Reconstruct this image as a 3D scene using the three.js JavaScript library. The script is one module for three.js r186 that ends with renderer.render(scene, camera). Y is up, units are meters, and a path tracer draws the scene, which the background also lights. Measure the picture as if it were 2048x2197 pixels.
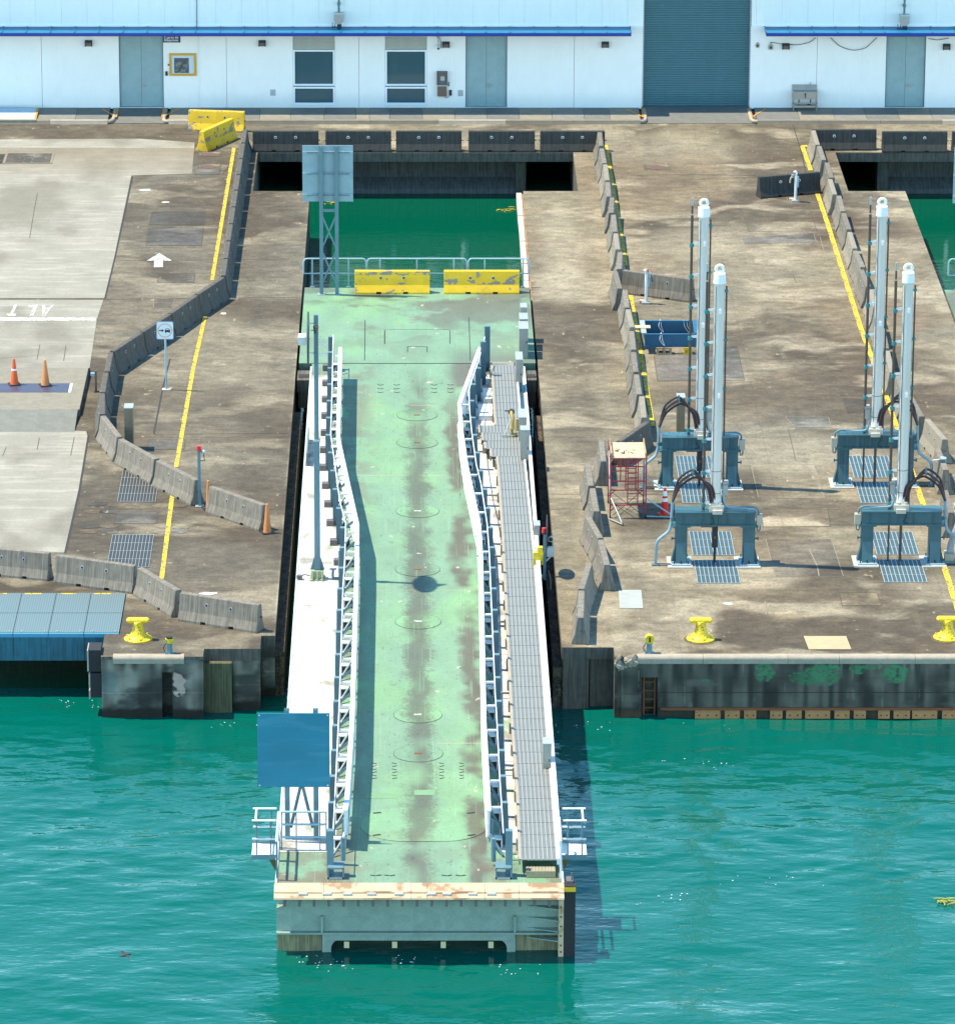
import * as THREE from 'three';
import { mergeGeometries } from 'three/addons/utils/BufferGeometryUtils.js';
import { FontLoader } from 'three/addons/loaders/FontLoader.js';
import { TextGeometry } from 'three/addons/geometries/TextGeometry.js';
import { Brush, Evaluator, SUBTRACTION } from 'three-bvh-csg';

// ---------------------------------------------------------------- camera, sky, sun, exposure
const IMG_W = 2048, IMG_H = 2197, FOCAL = 11100, PITCH = 17.5 * Math.PI / 180, CX = 885, CY = 1098.5, CAM_Y = 56, CAM_Z = 161.697;
const scene = new THREE.Scene();
const camera = new THREE.PerspectiveCamera(2 * Math.atan(CY / FOCAL) * 180 / Math.PI, 2326 / IMG_H, 1, 900);
camera.position.set(0, CAM_Y, CAM_Z);
camera.rotation.set(-PITCH, 0, 0);
camera.setViewOffset(2326, IMG_H, 278, 0, IMG_W, IMG_H);
const renderer = new THREE.WebGLRenderer({ antialias: true });
renderer.toneMapping = THREE.LinearToneMapping;
renderer.toneMappingExposure = 2.2;
renderer.shadowMap.enabled = true;
const SUN_DIR = new THREE.Vector3(-0.418, 0.906, -0.062).normalize();
const sun = new THREE.DirectionalLight(new THREE.Color(1, 0.89, 0.70), 3.7);
sun.position.copy(SUN_DIR).multiplyScalar(150); sun.position.z -= 20;
sun.target.position.set(0, 0, -20); scene.add(sun.target);
sun.castShadow = true; sun.shadow.mapSize.set(4096, 4096); sun.shadow.radius = 1.5;
Object.assign(sun.shadow.camera, { left: -60, right: 60, top: 90, bottom: -90, near: 10, far: 320 });
scene.add(sun);

// ---------------------------------------------------------------- noise
function rng(seed) { let a = seed >>> 0; return () => { a |= 0; a = a + 0x6D2B79F5 | 0; let t = Math.imul(a ^ a >>> 15, 1 | a); t = t + Math.imul(t ^ t >>> 7, 61 | t) ^ t; return ((t ^ t >>> 14) >>> 0) / 4294967296; }; }
const rnd = rng(77123);
const LAT = new Float32Array(65536); { const r = rng(4242); for (let i = 0; i < 65536; i++) LAT[i] = r(); }
function vn(x, y) {                       // value noise 0..1, period 256
  const xi = Math.floor(x), yi = Math.floor(y), fx = x - xi, fy = y - yi;
  const u = fx * fx * (3 - 2 * fx), v = fy * fy * (3 - 2 * fy);
  const x0 = xi & 255, x1 = (xi + 1) & 255, y0 = (yi & 255) << 8, y1 = ((yi + 1) & 255) << 8;
  const a = LAT[y0 + x0], b = LAT[y0 + x1], c = LAT[y1 + x0], d = LAT[y1 + x1];
  return a + (b - a) * u + (c - a + (a - b - c + d) * u) * v;
}
function fbm(x, y, o = 4) { let s = 0, a = 0.5, n = 0; for (let i = 0; i < o; i++) { s += a * vn(x, y); n += a; x = x * 2.03 + 17.3; y = y * 2.03 + 9.1; a *= 0.5; } return s / n; }
const sm = (a, b, x) => { const t = Math.min(1, Math.max(0, (x - a) / (b - a))); return t * t * (3 - 2 * t); };
const lerp = (a, b, t) => a + (b - a) * t;

// ---------------------------------------------------------------- sky (air and thin cloud only)
{
  const w = 1024, h = 512, d = new Float32Array(w * h * 4);
  for (let j = 0; j < h; j++) {
    const el = ((j + 0.5) / h - 0.5) * Math.PI, s = Math.sin(el);
    for (let i = 0; i < w; i++) {
      const az = (i + 0.5) / w * 2 * Math.PI, k = (j * w + i) * 4;
      let r, g, b;
      if (s >= 0) {
        const t = (1 - s) * (1 - s);
        r = lerp(0.06, 0.20, t); g = lerp(0.15, 0.92, t); b = lerp(0.40, 1.28, t);
        const dx = Math.cos(el) * Math.cos(az), dz = Math.cos(el) * Math.sin(az), q = 2.2 / (s + 0.22);
        const c = sm(0.47, 0.74, fbm(dx * q + 31, dz * q + 12, 5)) * sm(0.02, 0.2, s) * 0.38 * (1 - 0.7 * s);
        r = lerp(r, 0.92, c); g = lerp(g, 0.96, c); b = lerp(b, 1.02, c);
        const hz = Math.exp(-s * 11); r += 2.7 * hz; g += 2.2 * hz; b += 1.9 * hz;
      } else { r = 0.10; g = 0.17; b = 0.17; }
      d[k] = r; d[k + 1] = g; d[k + 2] = b; d[k + 3] = 1;
    }
  }
  const t = new THREE.DataTexture(d, w, h, THREE.RGBAFormat, THREE.FloatType);
  t.mapping = THREE.EquirectangularReflectionMapping; t.magFilter = t.minFilter = THREE.LinearFilter; t.wrapS = THREE.RepeatWrapping;
  t.needsUpdate = true; scene.background = t; scene.environment = t;
}

// ---------------------------------------------------------------- photo pixel -> place
const PS = Math.sin(PITCH), PC = Math.cos(PITCH);
function ray(u, v) { const a = (u - CX) / FOCAL, b = -(v - CY) / FOCAL; return [a, b * PC - PS, -PC - b * PS]; }
function G(u, v, y = 0) { const d = ray(u, v), t = (y - CAM_Y) / d[1]; return { x: d[0] * t, y, z: CAM_Z + d[2] * t }; }      // where the pixel's ray meets height y
function onZ(u, v, z) { const d = ray(u, v), t = (z - CAM_Z) / d[2]; return { x: d[0] * t, y: CAM_Y + d[1] * t, z }; }          // where it meets an upright plane
const yAt = (v, z) => onZ(CX, v, z).y;                                                                                       // height seen at row v on plane z
const ZR = (v, y = 0) => G(CX, v, y).z;

// ---------------------------------------------------------------- textures
function dataTex(w, h, fn, srgb = true, rep = true) {
  const d = new Uint8Array(w * h * 4);
  for (let j = 0; j < h; j++) for (let i = 0; i < w; i++) {
    const c = fn(i, j), k = (j * w + i) * 4;
    if (typeof c === 'number') { d[k] = d[k + 1] = d[k + 2] = Math.max(0, Math.min(255, c * 255)); }
    else for (let q = 0; q < 3; q++) { const v = Math.max(0, Math.min(1, c[q])); d[k + q] = srgb ? 255 * (v <= 0.0031308 ? 12.92 * v : 1.055 * Math.pow(v, 1 / 2.4) - 0.055) : 255 * v; }
    d[k + 3] = 255;
  }
  const t = new THREE.DataTexture(d, w, h); t.magFilter = THREE.LinearFilter; t.minFilter = THREE.LinearMipmapLinearFilter; t.generateMipmaps = true; t.anisotropy = 8;
  if (rep) t.wrapS = t.wrapT = THREE.RepeatWrapping;
  if (srgb) t.colorSpace = THREE.SRGBColorSpace;
  t.needsUpdate = true; return t;
}
const per = (f, p) => (x, y) => f(x, y);     // value noise already tiles every 256 cells
// multiply maps (neutral, near 1), uv in metres
const T = {};
T.grime = dataTex(512, 512, (i, j) => { const x = i / 2, y = j / 2; const n = 0.5 * vn(x / 16 * 1, y / 16) + 0.3 * vn(x / 4, y / 4) + 0.2 * vn(x, y); const s = 0.84 + 0.22 * n; return [s, s, s * 0.985]; });
T.grime.repeat.set(0.25, 0.25);
T.streak = dataTex(512, 512, (i, j) => {      // vertical run marks
  const x = i / 2, y = j / 2, n = 0.55 * vn(x / 1, y / 32) + 0.25 * vn(x / 4, y / 64) + 0.2 * vn(x / 8, y / 8), m = sm(0.25, 0.75, n);
  return [lerp(0.55, 1, m), lerp(0.55, 1, m), lerp(0.57, 1, m)];
});
T.streak.repeat.set(0.22, 0.22);
T.soft = dataTex(256, 256, (i, j) => { const x = i, y = j, n = 0.6 * vn(x / 16, y / 32) + 0.4 * vn(x / 4, y / 8), d = sm(0.62, 0.85, vn(x / 2 + 30, y / 64) * 0.6 + 0.4 * vn(x / 8, y / 16)), s = (0.95 + 0.06 * n) * (1 - 0.03 * d); return [s, s, s]; });
T.soft.repeat.set(0.12, 0.12);
T.conc = dataTex(512, 512, (i, j) => {
  const x = i / 2, y = j / 2, n = 0.4 * vn(x / 16, y / 16) + 0.3 * vn(x / 4, y / 4) + 0.3 * vn(x, y), pit = sm(0.93, 1, vn(x + 40, y + 90));
  const s = lerp(0.66, 1.05, n) * (1 - 0.35 * pit); return [s, s * 0.985, s * 0.95];
});
T.conc.repeat.set(0.28, 0.28);
T.fine = dataTex(256, 256, (i, j) => 0.5 * vn(i / 2, j / 2) + 0.5 * vn(i, j), false); T.fine.repeat.set(0.6, 0.6);

// ---------------------------------------------------------------- materials (linear base colours)
function M(r, g, b, o = {}) {
  const p = { roughness: o.rough ?? 0.6, metalness: o.metal ?? 0 };
  if (o.map) p.map = o.map;
  if (o.bump) { p.bumpMap = T.fine; p.bumpScale = o.bump; }
  if (o.side) p.side = o.side;
  const m = o.phys ? new THREE.MeshPhysicalMaterial({ ...p, ...o.phys }) : new THREE.MeshStandardMaterial(p);
  m.color.setRGB(r, g, b); return m;
}
function wear(a, b, th, rep = 0.5) { const t = dataTex(256, 256, (i, j) => { const n = fbm(i / 8 + th * 50, j / 8, 4), k = sm(th - 0.012, th + 0.03, n), s = lerp(0.85, 1.1, vn(i / 3, j / 3)); return a.map((v, q) => lerp(v, b[q], k) * s); }); t.repeat.set(rep, rep); return t; }
const C = {
  whitePaint: M(0.74, 0.75, 0.74, { map: T.grime, rough: 0.55 }),
  wall: M(0.86, 0.88, 0.84, { map: T.soft, rough: 0.7 }),
  wallUp: M(0.80, 0.86, 0.80, { map: T.soft, rough: 0.55 }),
  doorBlue: M(0.26, 0.39, 0.41, { map: T.grime, rough: 0.5 }),
  doorFrame: M(0.12, 0.21, 0.27, { map: T.grime, rough: 0.5 }),
  roller: M(0.06, 0.17, 0.20, { map: T.grime, rough: 0.45 }),
  canopy: M(0.004, 0.15, 0.30, { map: T.grime, rough: 0.45 }),
  canopyDark: M(0.002, 0.04, 0.30, { map: T.grime, rough: 0.4 }),
  louvre: M(0.66, 0.66, 0.58, { map: T.grime, rough: 0.6 }),
  glass: M(0.05, 0.105, 0.125, { rough: 0.08, phys: { ior: 1.5, specularIntensity: 1 } }),
  frameWhite: M(0.80, 0.84, 0.86, { rough: 0.5 }),
  dark: M(0.018, 0.02, 0.024, { rough: 0.7 }),
  rubber: M(0.02, 0.021, 0.025, { rough: 0.75, map: T.conc }),
  greyPlastic: M(0.12, 0.11, 0.11, { rough: 0.55 }),
  steel: M(0.42, 0.43, 0.43, { rough: 0.35, metal: 0.8, map: T.grime }),
  galv: M(0.42, 0.46, 0.46, { rough: 0.5, metal: 0.35, map: T.grime }),
  blueGrey: M(0.10, 0.18, 0.21, { rough: 0.5, map: T.grime }),
  postBlue: M(0.115, 0.22, 0.26, { rough: 0.5, map: T.grime }),
  teal: M(0.034, 0.112, 0.14, { rough: 0.42, map: T.conc }),
  tealLight: M(0.022, 0.11, 0.14, { rough: 0.45, map: T.grime }),
  clampTeal: M(0.03, 0.19, 0.20, { rough: 0.5 }),
  signBlue: M(0.003, 0.22, 0.36, { rough: 0.5, map: T.grime }),
  signBack: M(0.25, 0.38, 0.43, { rough: 0.5, map: T.grime }),
  yellow: M(0.72, 0.46, 0.012, { rough: 0.55, map: T.grime }),
  yellowBright: M(1, 1, 1, { rough: 0.5, map: wear([0.76, 0.56, 0.01], [0.30, 0.17, 0.05], 0.63, 1.2) }),
  orange: M(0.72, 0.12, 0.03, { rough: 0.6, map: T.grime }),
  orangeFaded: M(0.62, 0.24, 0.08, { rough: 0.7, map: T.grime }),
  orangePaint: M(0.62, 0.26, 0.02, { rough: 0.7, map: T.grime }),
  red: M(0.55, 0.012, 0.02, { rough: 0.5 }),
  redSteel: M(0.36, 0.03, 0.045, { rough: 0.55, map: T.grime }),
  white: M(0.80, 0.80, 0.78, { rough: 0.6 }),
  kerb: M(0.24, 0.21, 0.16, { map: T.conc, rough: 0.9 }),
  kerbPale: M(0.40, 0.35, 0.28, { map: T.conc, rough: 0.9 }),
  slabA: M(0.21, 0.21, 0.19, { map: T.conc, rough: 0.9 }), slabB: M(0.25, 0.23, 0.185, { map: T.conc, rough: 0.9 }), slabC: M(0.16, 0.165, 0.155, { map: T.conc, rough: 0.9 }),
  concGrey: M(0.20, 0.19, 0.17, { map: T.conc, rough: 0.92, bump: 0.006 }),
  concDark: M(0.13, 0.115, 0.092, { map: T.streak, rough: 0.92, bump: 0.006 }),
  voidConc: M(0.16, 0.155, 0.14, { map: T.streak, rough: 0.95 }),
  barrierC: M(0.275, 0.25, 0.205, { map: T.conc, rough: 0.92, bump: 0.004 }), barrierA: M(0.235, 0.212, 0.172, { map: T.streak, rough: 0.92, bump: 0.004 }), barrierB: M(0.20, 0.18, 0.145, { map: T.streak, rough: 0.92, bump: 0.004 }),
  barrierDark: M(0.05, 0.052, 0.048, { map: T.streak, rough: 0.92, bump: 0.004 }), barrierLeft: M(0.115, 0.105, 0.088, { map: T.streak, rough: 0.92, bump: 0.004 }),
  cabinet: M(0.34, 0.34, 0.30, { rough: 0.45, map: T.grime }),
  cabinetBeige: M(0.40, 0.37, 0.29, { rough: 0.5, map: T.grime }),
  rust: M(0.24, 0.085, 0.03, { rough: 0.85, map: T.conc }),
  wood: M(0.46, 0.32, 0.19, { rough: 0.8, map: T.streak }),
  ply: M(0.62, 0.48, 0.33, { rough: 0.8, map: T.conc }),
  hose: M(0.016, 0.016, 0.02, { rough: 0.5 }),
  hoseRed: M(0.09, 0.03, 0.03, { rough: 0.5 }),
  rodDark: M(0.085, 0.07, 0.06, { rough: 0.45, metal: 0.3 }),
  column: M(0.66, 0.63, 0.57, { rough: 0.4, map: T.grime }),
  machine: M(0.55, 0.52, 0.45, { rough: 0.6, map: T.conc }),
  linePaint: M(1, 1, 1, { rough: 0.78, map: wear([0.70, 0.49, 0.015], [0.17, 0.14, 0.095], 0.575) }), whiteLine: M(1, 1, 1, { rough: 0.8, map: wear([0.60, 0.60, 0.57], [0.25, 0.235, 0.19], 0.545) }),
  gratePlate: M(0.19, 0.205, 0.20, { rough: 0.6, metal: 0.2, map: T.grime }), grateTan: M(0.215, 0.195, 0.15, { rough: 0.7, map: T.grime }), grateBlue: M(0.055, 0.11, 0.14, { rough: 0.6, metal: 0.2, map: T.grime }),
  grateBar: M(0.42, 0.44, 0.42, { rough: 0.45, metal: 0.2 }),
};

// ---------------------------------------------------------------- geometry helpers (uv in metres)
function clean(g) { const n = g.index ? g.toNonIndexed() : g; for (const k of Object.keys(n.attributes)) if (!['position', 'normal', 'uv'].includes(k)) n.deleteAttribute(k); n.clearGroups?.(); return n; }
function mg(list) { return list.length === 1 ? list[0] : mergeGeometries(list.map(clean), false); }
function boxUV(g) {            // planar uv in metres by face direction
  const n = clean(g), p = n.attributes.position, N = n.attributes.normal, uv = new Float32Array(p.count * 2);
  for (let i = 0; i < p.count; i++) {
    const ax = Math.abs(N.getX(i)), ay = Math.abs(N.getY(i)), az = Math.abs(N.getZ(i)), x = p.getX(i), y = p.getY(i), z = p.getZ(i);
    if (ay >= ax && ay >= az) { uv[2 * i] = x; uv[2 * i + 1] = z; } else if (ax >= az) { uv[2 * i] = z; uv[2 * i + 1] = y; } else { uv[2 * i] = x; uv[2 * i + 1] = y; }
  }
  n.setAttribute('uv', new THREE.BufferAttribute(uv, 2)); return n;
}
function bx(w, h, d, x = 0, y = 0, z = 0, ry = 0) { const g = new THREE.BoxGeometry(w, h, d); if (ry) g.rotateY(ry); g.translate(x, y, z); return boxUV(g); }
function bb(x0, x1, y0, y1, z0, z1) { return bx(x1 - x0, y1 - y0, z1 - z0, (x0 + x1) / 2, (y0 + y1) / 2, (z0 + z1) / 2); }
function cy(r0, r1, h, x = 0, y = 0, z = 0, seg = 14, ax = 'y') { const g = new THREE.CylinderGeometry(r1, r0, h, seg); if (ax === 'x') g.rotateZ(Math.PI / 2); if (ax === 'z') g.rotateX(Math.PI / 2); g.translate(x, y, z); return g; }
const V = (x, y, z) => new THREE.Vector3(x, y, z);
function bar(a, b, w, h = w) {         // straight bar a->b, w across, h upright
  const A = V(...a), B = V(...b), L = A.distanceTo(B), g = new THREE.BoxGeometry(w, h, L), m = new THREE.Matrix4();
  const f = B.clone().sub(A).normalize(), u = Math.abs(f.y) > 0.98 ? V(1, 0, 0) : V(0, 1, 0), r = V(0, 0, 0).crossVectors(u, f).normalize(), t = V(0, 0, 0).crossVectors(f, r);
  m.makeBasis(r, t, f).setPosition(A.add(B).multiplyScalar(0.5)); const q = boxUV(g); q.applyMatrix4(m); return q;
}
function rod(a, b, r, seg = 8) { const A = V(...a), B = V(...b), L = A.distanceTo(B), g = new THREE.CylinderGeometry(r, r, L, seg); g.applyQuaternion(new THREE.Quaternion().setFromUnitVectors(V(0, 1, 0), B.clone().sub(A).normalize())); g.translate(...A.add(B).multiplyScalar(0.5).toArray()); return g; }
function tube(pts, r, n = 24, seg = 7, closed = false) { return new THREE.TubeGeometry(new THREE.CatmullRomCurve3(pts.map(p => V(...p)), closed, 'catmullrom', 0.35), n, r, seg, closed); }
function polyTop(pts, y0, y1) {        // plan outline [x,z] -> solid slab from y0 to y1
  const s = new THREE.Shape(pts.map(p => new THREE.Vector2(p[0], -p[1]))), g = new THREE.ExtrudeGeometry(s, { depth: y1 - y0, bevelEnabled: false });
  g.rotateX(-Math.PI / 2); g.translate(0, y0, 0); return boxUV(g);
}
function prismX(prof, x0, x1) {        // profile [z,y] swept along x
  const s = new THREE.Shape(prof.map(p => new THREE.Vector2(-p[0], p[1]))), g = new THREE.ExtrudeGeometry(s, { depth: x1 - x0, bevelEnabled: false });
  g.rotateY(Math.PI / 2); g.translate(x0, 0, 0); return boxUV(g);
}
function prismZ(prof, z0, z1) { const s = new THREE.Shape(prof.map(p => new THREE.Vector2(p[0], p[1]))), g = new THREE.ExtrudeGeometry(s, { depth: z1 - z0, bevelEnabled: false }); g.translate(0, 0, z0); return boxUV(g); }
function lathe(prof, seg = 20) { return new THREE.LatheGeometry(prof.map(p => new THREE.Vector2(p[0], p[1])), seg); }

// ---------------------------------------------------------------- naming
const used = {};
function numbered(n) { const k = used[n] = (used[n] ?? -1) + 1; return k ? n + '_' + String(k).padStart(3, '0') : n; }
function tag(o, label, category, group) { o.userData.label = label; o.userData.category = category; if (group) o.userData.group = group; return o; }
function thing(name, label, category, [x, y, z] = [0, 0, 0], turn = 0, group) { const o = new THREE.Group(); o.name = numbered(name); o.position.set(x, y, z); o.rotation.y = turn; scene.add(o); return tag(o, label, category, group); }
function part(parent, name, geo, mat, label) { const m = new THREE.Mesh(geo, mat); m.name = name; m.castShadow = m.receiveShadow = true; if (label) m.userData.label = label; parent.add(m); return m; }
function one(name, label, category, geo, mat, group) { const m = part(scene, numbered(name), geo, mat); return tag(m, label, category, group); }
function struct(name, geo, mat) { const m = part(scene, numbered(name), geo, mat); m.userData.kind = 'structure'; return m; }
function dup(root, [x, y, z], turn = 0, label, group) { const r = root.clone(); r.name = numbered(root.name.replace(/_\d{3}$/, '')); r.position.set(x, y, z); r.rotation.set(0, turn, 0); r.userData = { ...root.userData }; if (label) r.userData.label = label; if (group) r.userData.group = group; scene.add(r); return r; }
// ================================================================ SETTING
// ---------------------------------------------------------------- quay
const WATER = -2.16;
const XL = -4.6, XR = 4.95, ZSH = ZR(410), ZBK = ZR(327), XS0 = -7.15, XS1 = 7.4, OFF2 = 26.65;
const inBlob = (x, z, cx, cz, rx, rz) => { const a = (x - cx) / rx, b = (z - cz) / rz; return a * a + b * b; };
const puddles = [[14, -2.3, 7.5, 2.2, 1], [9.5, -1.2, 3.2, 1.0, 0.7], [13.5, -40, 4, 3, 0.75], [13, -31, 5, 2.4, 0.7], [16, -29, 3, 2, 0.6], [11, -19, 2.6, 2.2, 0.8], [14.5, -16, 2.6, 1.6, 0.8], [15, -6, 4, 1.6, 0.6], [17, -62, 3.2, 3, 0.9], [19, -57, 2, 4, 0.5], [10, -66, 3, 3, 0.35], [-11.8, -27, 1.6, 5, 0.8], [-12.2, -35, 1.0, 4, 0.9], [-7, -53, 2, 5, 0.4], [-8, -12, 3, 4, 0.35], [-9, -18, 3, 3, 0.5], [24, -50, 2, 8, 0.4], [6.2, -28, 1.2, 5, 0.6], [6.3, -36, 1.1, 3, 0.55], [-9.5, -3, 2.5, 1.6, 0.9], [-13, -7.4, 5, 0.7, 1]];
const pale = [[6.2, -48, 0.9, 3.5, 0.9], [6.5, -54, 0.9, 5, 0.6], [13, -55, 3, 2.4, 0.5], [8, -54, 2.2, 2, 0.55], [11.5, -8.6, 2, 1.2, 0.8], [6.7, -6, 0.7, 3, 0.7], [6.6, -14, 0.7, 5, 0.55], [9.5, -36, 1.6, 3.4, 0.35], [10, -72, 5, 3, 0.5], [15.6, -23, 2.4, 2.4, 0.5], [12.2, -23.5, 2, 2.6, 0.4], [-8, -37, 1.8, 6, 0.35], [-8, -24, 2.4, 4, 0.3], [18.5, -7, 2, 2, 0.5]];
T.quay = dataTex(2048, 2048, (i, j) => {
  const x = -24 + 54 * (i + 0.5) / 2048, z = -79.5 + 80 * (j + 0.5) / 2048;
  const wx = x + 1.1 * (fbm(x * 0.6 + 3, z * 0.6, 3) - 0.5), wz = z + 2.4 * (fbm(x * 0.4 + 60, z * 0.4 + 8, 3) - 0.5);
  const left = 1 - sm(-4.7, -4.6, x), n2 = fbm(wx * 0.8, wz * 0.8, 4), n3 = fbm(x * 2.2 + 9, z * 3.2, 4), n4 = vn(x * 17, z * 17);
  let r = lerp(0.192, 0.108, left), g = lerp(0.168, 0.098, left), b = lerp(0.120, 0.076, left);
  const mix = (c, a) => { r = lerp(r, c[0], a); g = lerp(g, c[1], a); b = lerp(b, c[2], a); };
  mix([0.14, 0.132, 0.105], 0.7 * sm(0.42, 0.66, fbm(wx * 0.13 + 90, wz * 0.12 + 33, 4)));                    // greyer areas
  mix([0.165, 0.12, 0.074], 0.5 * (1 - 0.6 * left) * sm(0.5, 0.72, fbm(wx * 0.17 + 140, wz * 0.16 + 77, 4)));    // rust-brown wash
  let dk = 0.8 * sm(0.46, 0.66, fbm(wx * 0.17 + 5, wz * 0.14 + 3, 5)) + 0.22 * sm(0.5, 0.7, n2);
  for (const [cx, cz, rx, rz, a] of puddles) { const d = inBlob(wx, wz, cx, cz, rx, rz); if (d < 1.9) dk = Math.max(dk, a * (1 - sm(0.25, 1.6, d + 1.1 * (n2 - 0.5)))); }
  mix([0.056, 0.043, 0.029], Math.min(1, dk) * 0.9);
  let wh = 0.7 * sm(0.54, 0.74, fbm(wx * 0.32 + 50, wz * 0.6 + 20, 5));
  for (const [cx, cz, rx, rz, a] of pale) { const d = inBlob(wx, wz, cx, cz, rx, rz); if (d < 2) wh = Math.max(wh, a * (1 - sm(0.2, 1.7, d + 1.2 * (n3 - 0.5)))); }
  mix([0.35, 0.315, 0.24], wh * lerp(0.72, 0.45, left));
  const fl = sm(0.90, 0.97, vn(x * 5.1 + 33, z * 4.3 + 70)) * sm(0.45, 0.7, n2); mix([0.40, 0.36, 0.28], fl * 0.5);   // pale flakes
  let s = lerp(0.58, 1.40, n3) * lerp(0.76, 1.22, n4) * lerp(0.92, 1.08, vn(x * 1.3, z * 9)) * lerp(0.86, 1.14, n2);
  const cr = Math.abs(fbm(x * 0.45 + 20, z * 0.45 + 44, 5) - 0.5); if (cr < 0.0025) s *= 0.72;
  for (const zz of [-65.5, -57.4, -45.2, -36.1, -25.3, -16.2, -7.0]) { const q = Math.abs(z - zz - 0.05 * (n2 - 0.5)); if (q < 0.04) s *= 0.8; }
  for (const xx of [-20, -13.9, 8.9, 13.2, 18.1, 24]) { const q = Math.abs(x - xx - 0.08 * (n2 - 0.5)); if (q < 0.02) s *= 0.86; }
  const tr = Math.exp(-Math.pow((Math.abs(x - 13.6) - 1.0) / 0.28, 2)) * sm(-70, -60, z) * sm(-8, -18, z) * sm(0.4, 0.6, fbm(x * 2, z * 0.3 + 9, 3)); s *= 1 - 0.16 * tr;   // tyre lanes
  return [r * s, g * s, b * s];
});
T.quay.repeat.set(1 / 54, 1 / 80); T.quay.offset.set(24 / 54, 79.5 / 80); T.quay.wrapS = T.quay.wrapT = THREE.MirroredRepeatWrapping;
const quayMat = M(1.02, 0.99, 0.90, { map: T.quay, rough: 0.93, bump: 0.005 });
function splitCaps(g) {
  const p = g.attributes.position, N = g.attributes.normal, U = g.attributes.uv, out = [[[], [], []], [[], [], []]];
  for (let i = 0; i < p.count; i++) { const o = out[Math.abs(N.getY(Math.floor(i / 3) * 3)) > 0.5 ? 0 : 1]; o[0].push(p.getX(i), p.getY(i), p.getZ(i)); o[1].push(N.getX(i), N.getY(i), N.getZ(i)); o[2].push(U.getX(i), U.getY(i)); }
  return out.map(o => { const q = new THREE.BufferGeometry(); q.setAttribute('position', new THREE.Float32BufferAttribute(o[0], 3)); q.setAttribute('normal', new THREE.Float32BufferAttribute(o[1], 3)); q.setAttribute('uv', new THREE.Float32BufferAttribute(o[2], 2)); return q; });
}
const ZPLAT = ZR(1274), XPL = -9.8, ZBLK = ZR(1361), XA = -6.92, XB = -5.06, ZB = ZR(1392), ZC = ZR(1364), XC = 6.67, ZC2 = ZR(1389);
const quayOutline = [[-70, -150], [-70, ZPLAT], [XPL, ZPLAT], [XPL, ZBLK], [-10.3, ZBLK], [-10.3, 0], [XA, 0], [XA, ZB], [XB, ZB], [XB, ZC], [XL, ZC],
  [XL, ZSH], [XS0, ZSH], [XS0, ZBK], [XS1, ZBK], [XS1, ZSH], [XR, ZSH], [XR, ZC2], [XC, ZC2], [XC, 0],
  [XL + OFF2, 0], [XL + OFF2, ZSH], [XS0 + OFF2, ZSH], [XS0 + OFF2, ZBK], [XS1 + OFF2, ZBK], [XS1 + OFF2, ZSH], [XR + OFF2, ZSH], [XR + OFF2, 0], [80, 0], [80, -150]];
const [quayTop, quaySide] = splitCaps(polyTop(quayOutline, -0.42, 0));
const quay = struct('quay_pavement', quayTop, quayMat);
part(quay, 'slab_edge', quaySide, C.concDark);

// quay walls under the slab
T.wallR = dataTex(1024, 160, (i, j) => {
  const x = 6.4 + 20 * i / 1024, y = -2.6 + 2.6 * j / 160;
  const st = 0.6 * vn(x * 6, y * 0.7) + 0.4 * vn(x * 1.7, y * 1.3), n = fbm(x * 2, y * 3, 3);
  let r = lerp(0.03, 0.135, sm(0.2, 0.9, st)), g = r * 0.9, b = r * 0.7;
  const pl = sm(0.52, 0.75, fbm(x * 1.1 + 8, y * 2.2 + 3, 4)); r = lerp(r, 0.15, pl * 0.55); g = lerp(g, 0.135, pl * 0.55); b = lerp(b, 0.11, pl * 0.55); const dr = sm(0.72, 0.9, vn(x * 13, y * 0.6 + 9)) * sm(0.4, 0.6, n); r = lerp(r, 0.2, dr * 0.45); g = lerp(g, 0.185, dr * 0.45); b = lerp(b, 0.15, dr * 0.45);
  for (const [cx, cy0, rx, ry] of [[11.6, -0.55, 0.34, 0.33], [13.0, -0.75, 0.55, 0.26], [13.6, -0.6, 0.62, 0.42], [14.7, -0.42, 0.26, 0.2], [15.9, -0.6, 0.5, 0.35], [15.2, -0.35, 0.3, 0.12], [9.7, -0.85, 0.16, 0.06]]) {
    const d = inBlob(x, y, cx, cy0, rx, ry), q = 1 - sm(0.7, 1.05, d + 1.3 * (fbm(x * 5, y * 6, 3) - 0.5)); const qq = q * lerp(0.25, 1, sm(0.35, 0.6, fbm(x * 9, y * 14, 3))); r = lerp(r, 0.05, qq); g = lerp(g, 0.19, qq); b = lerp(b, 0.085, qq);
  }
  const td = sm(-1.72, -1.86, y + 0.16 * (fbm(x * 3, 2, 3) - 0.5)); r = lerp(r, 0.022, td * 0.85); g = lerp(g, 0.026, td * 0.85); b = lerp(b, 0.014, td * 0.85); const rs = sm(-1.75, -2.15, y) * sm(0.35, 0.7, n); r = lerp(r, 0.09, rs); g = lerp(g, 0.04, rs); b = lerp(b, 0.022, rs);
  const s = lerp(0.7, 1.3, n); return [r * s, g * s, b * s];
});
T.wallR.repeat.set(1 / 20, 1 / 2.6); T.wallR.offset.set(-6.4 / 20, 1);
const wallRMat = M(1, 1, 1, { map: T.wallR, rough: 0.85, bump: 0.008 });
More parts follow.
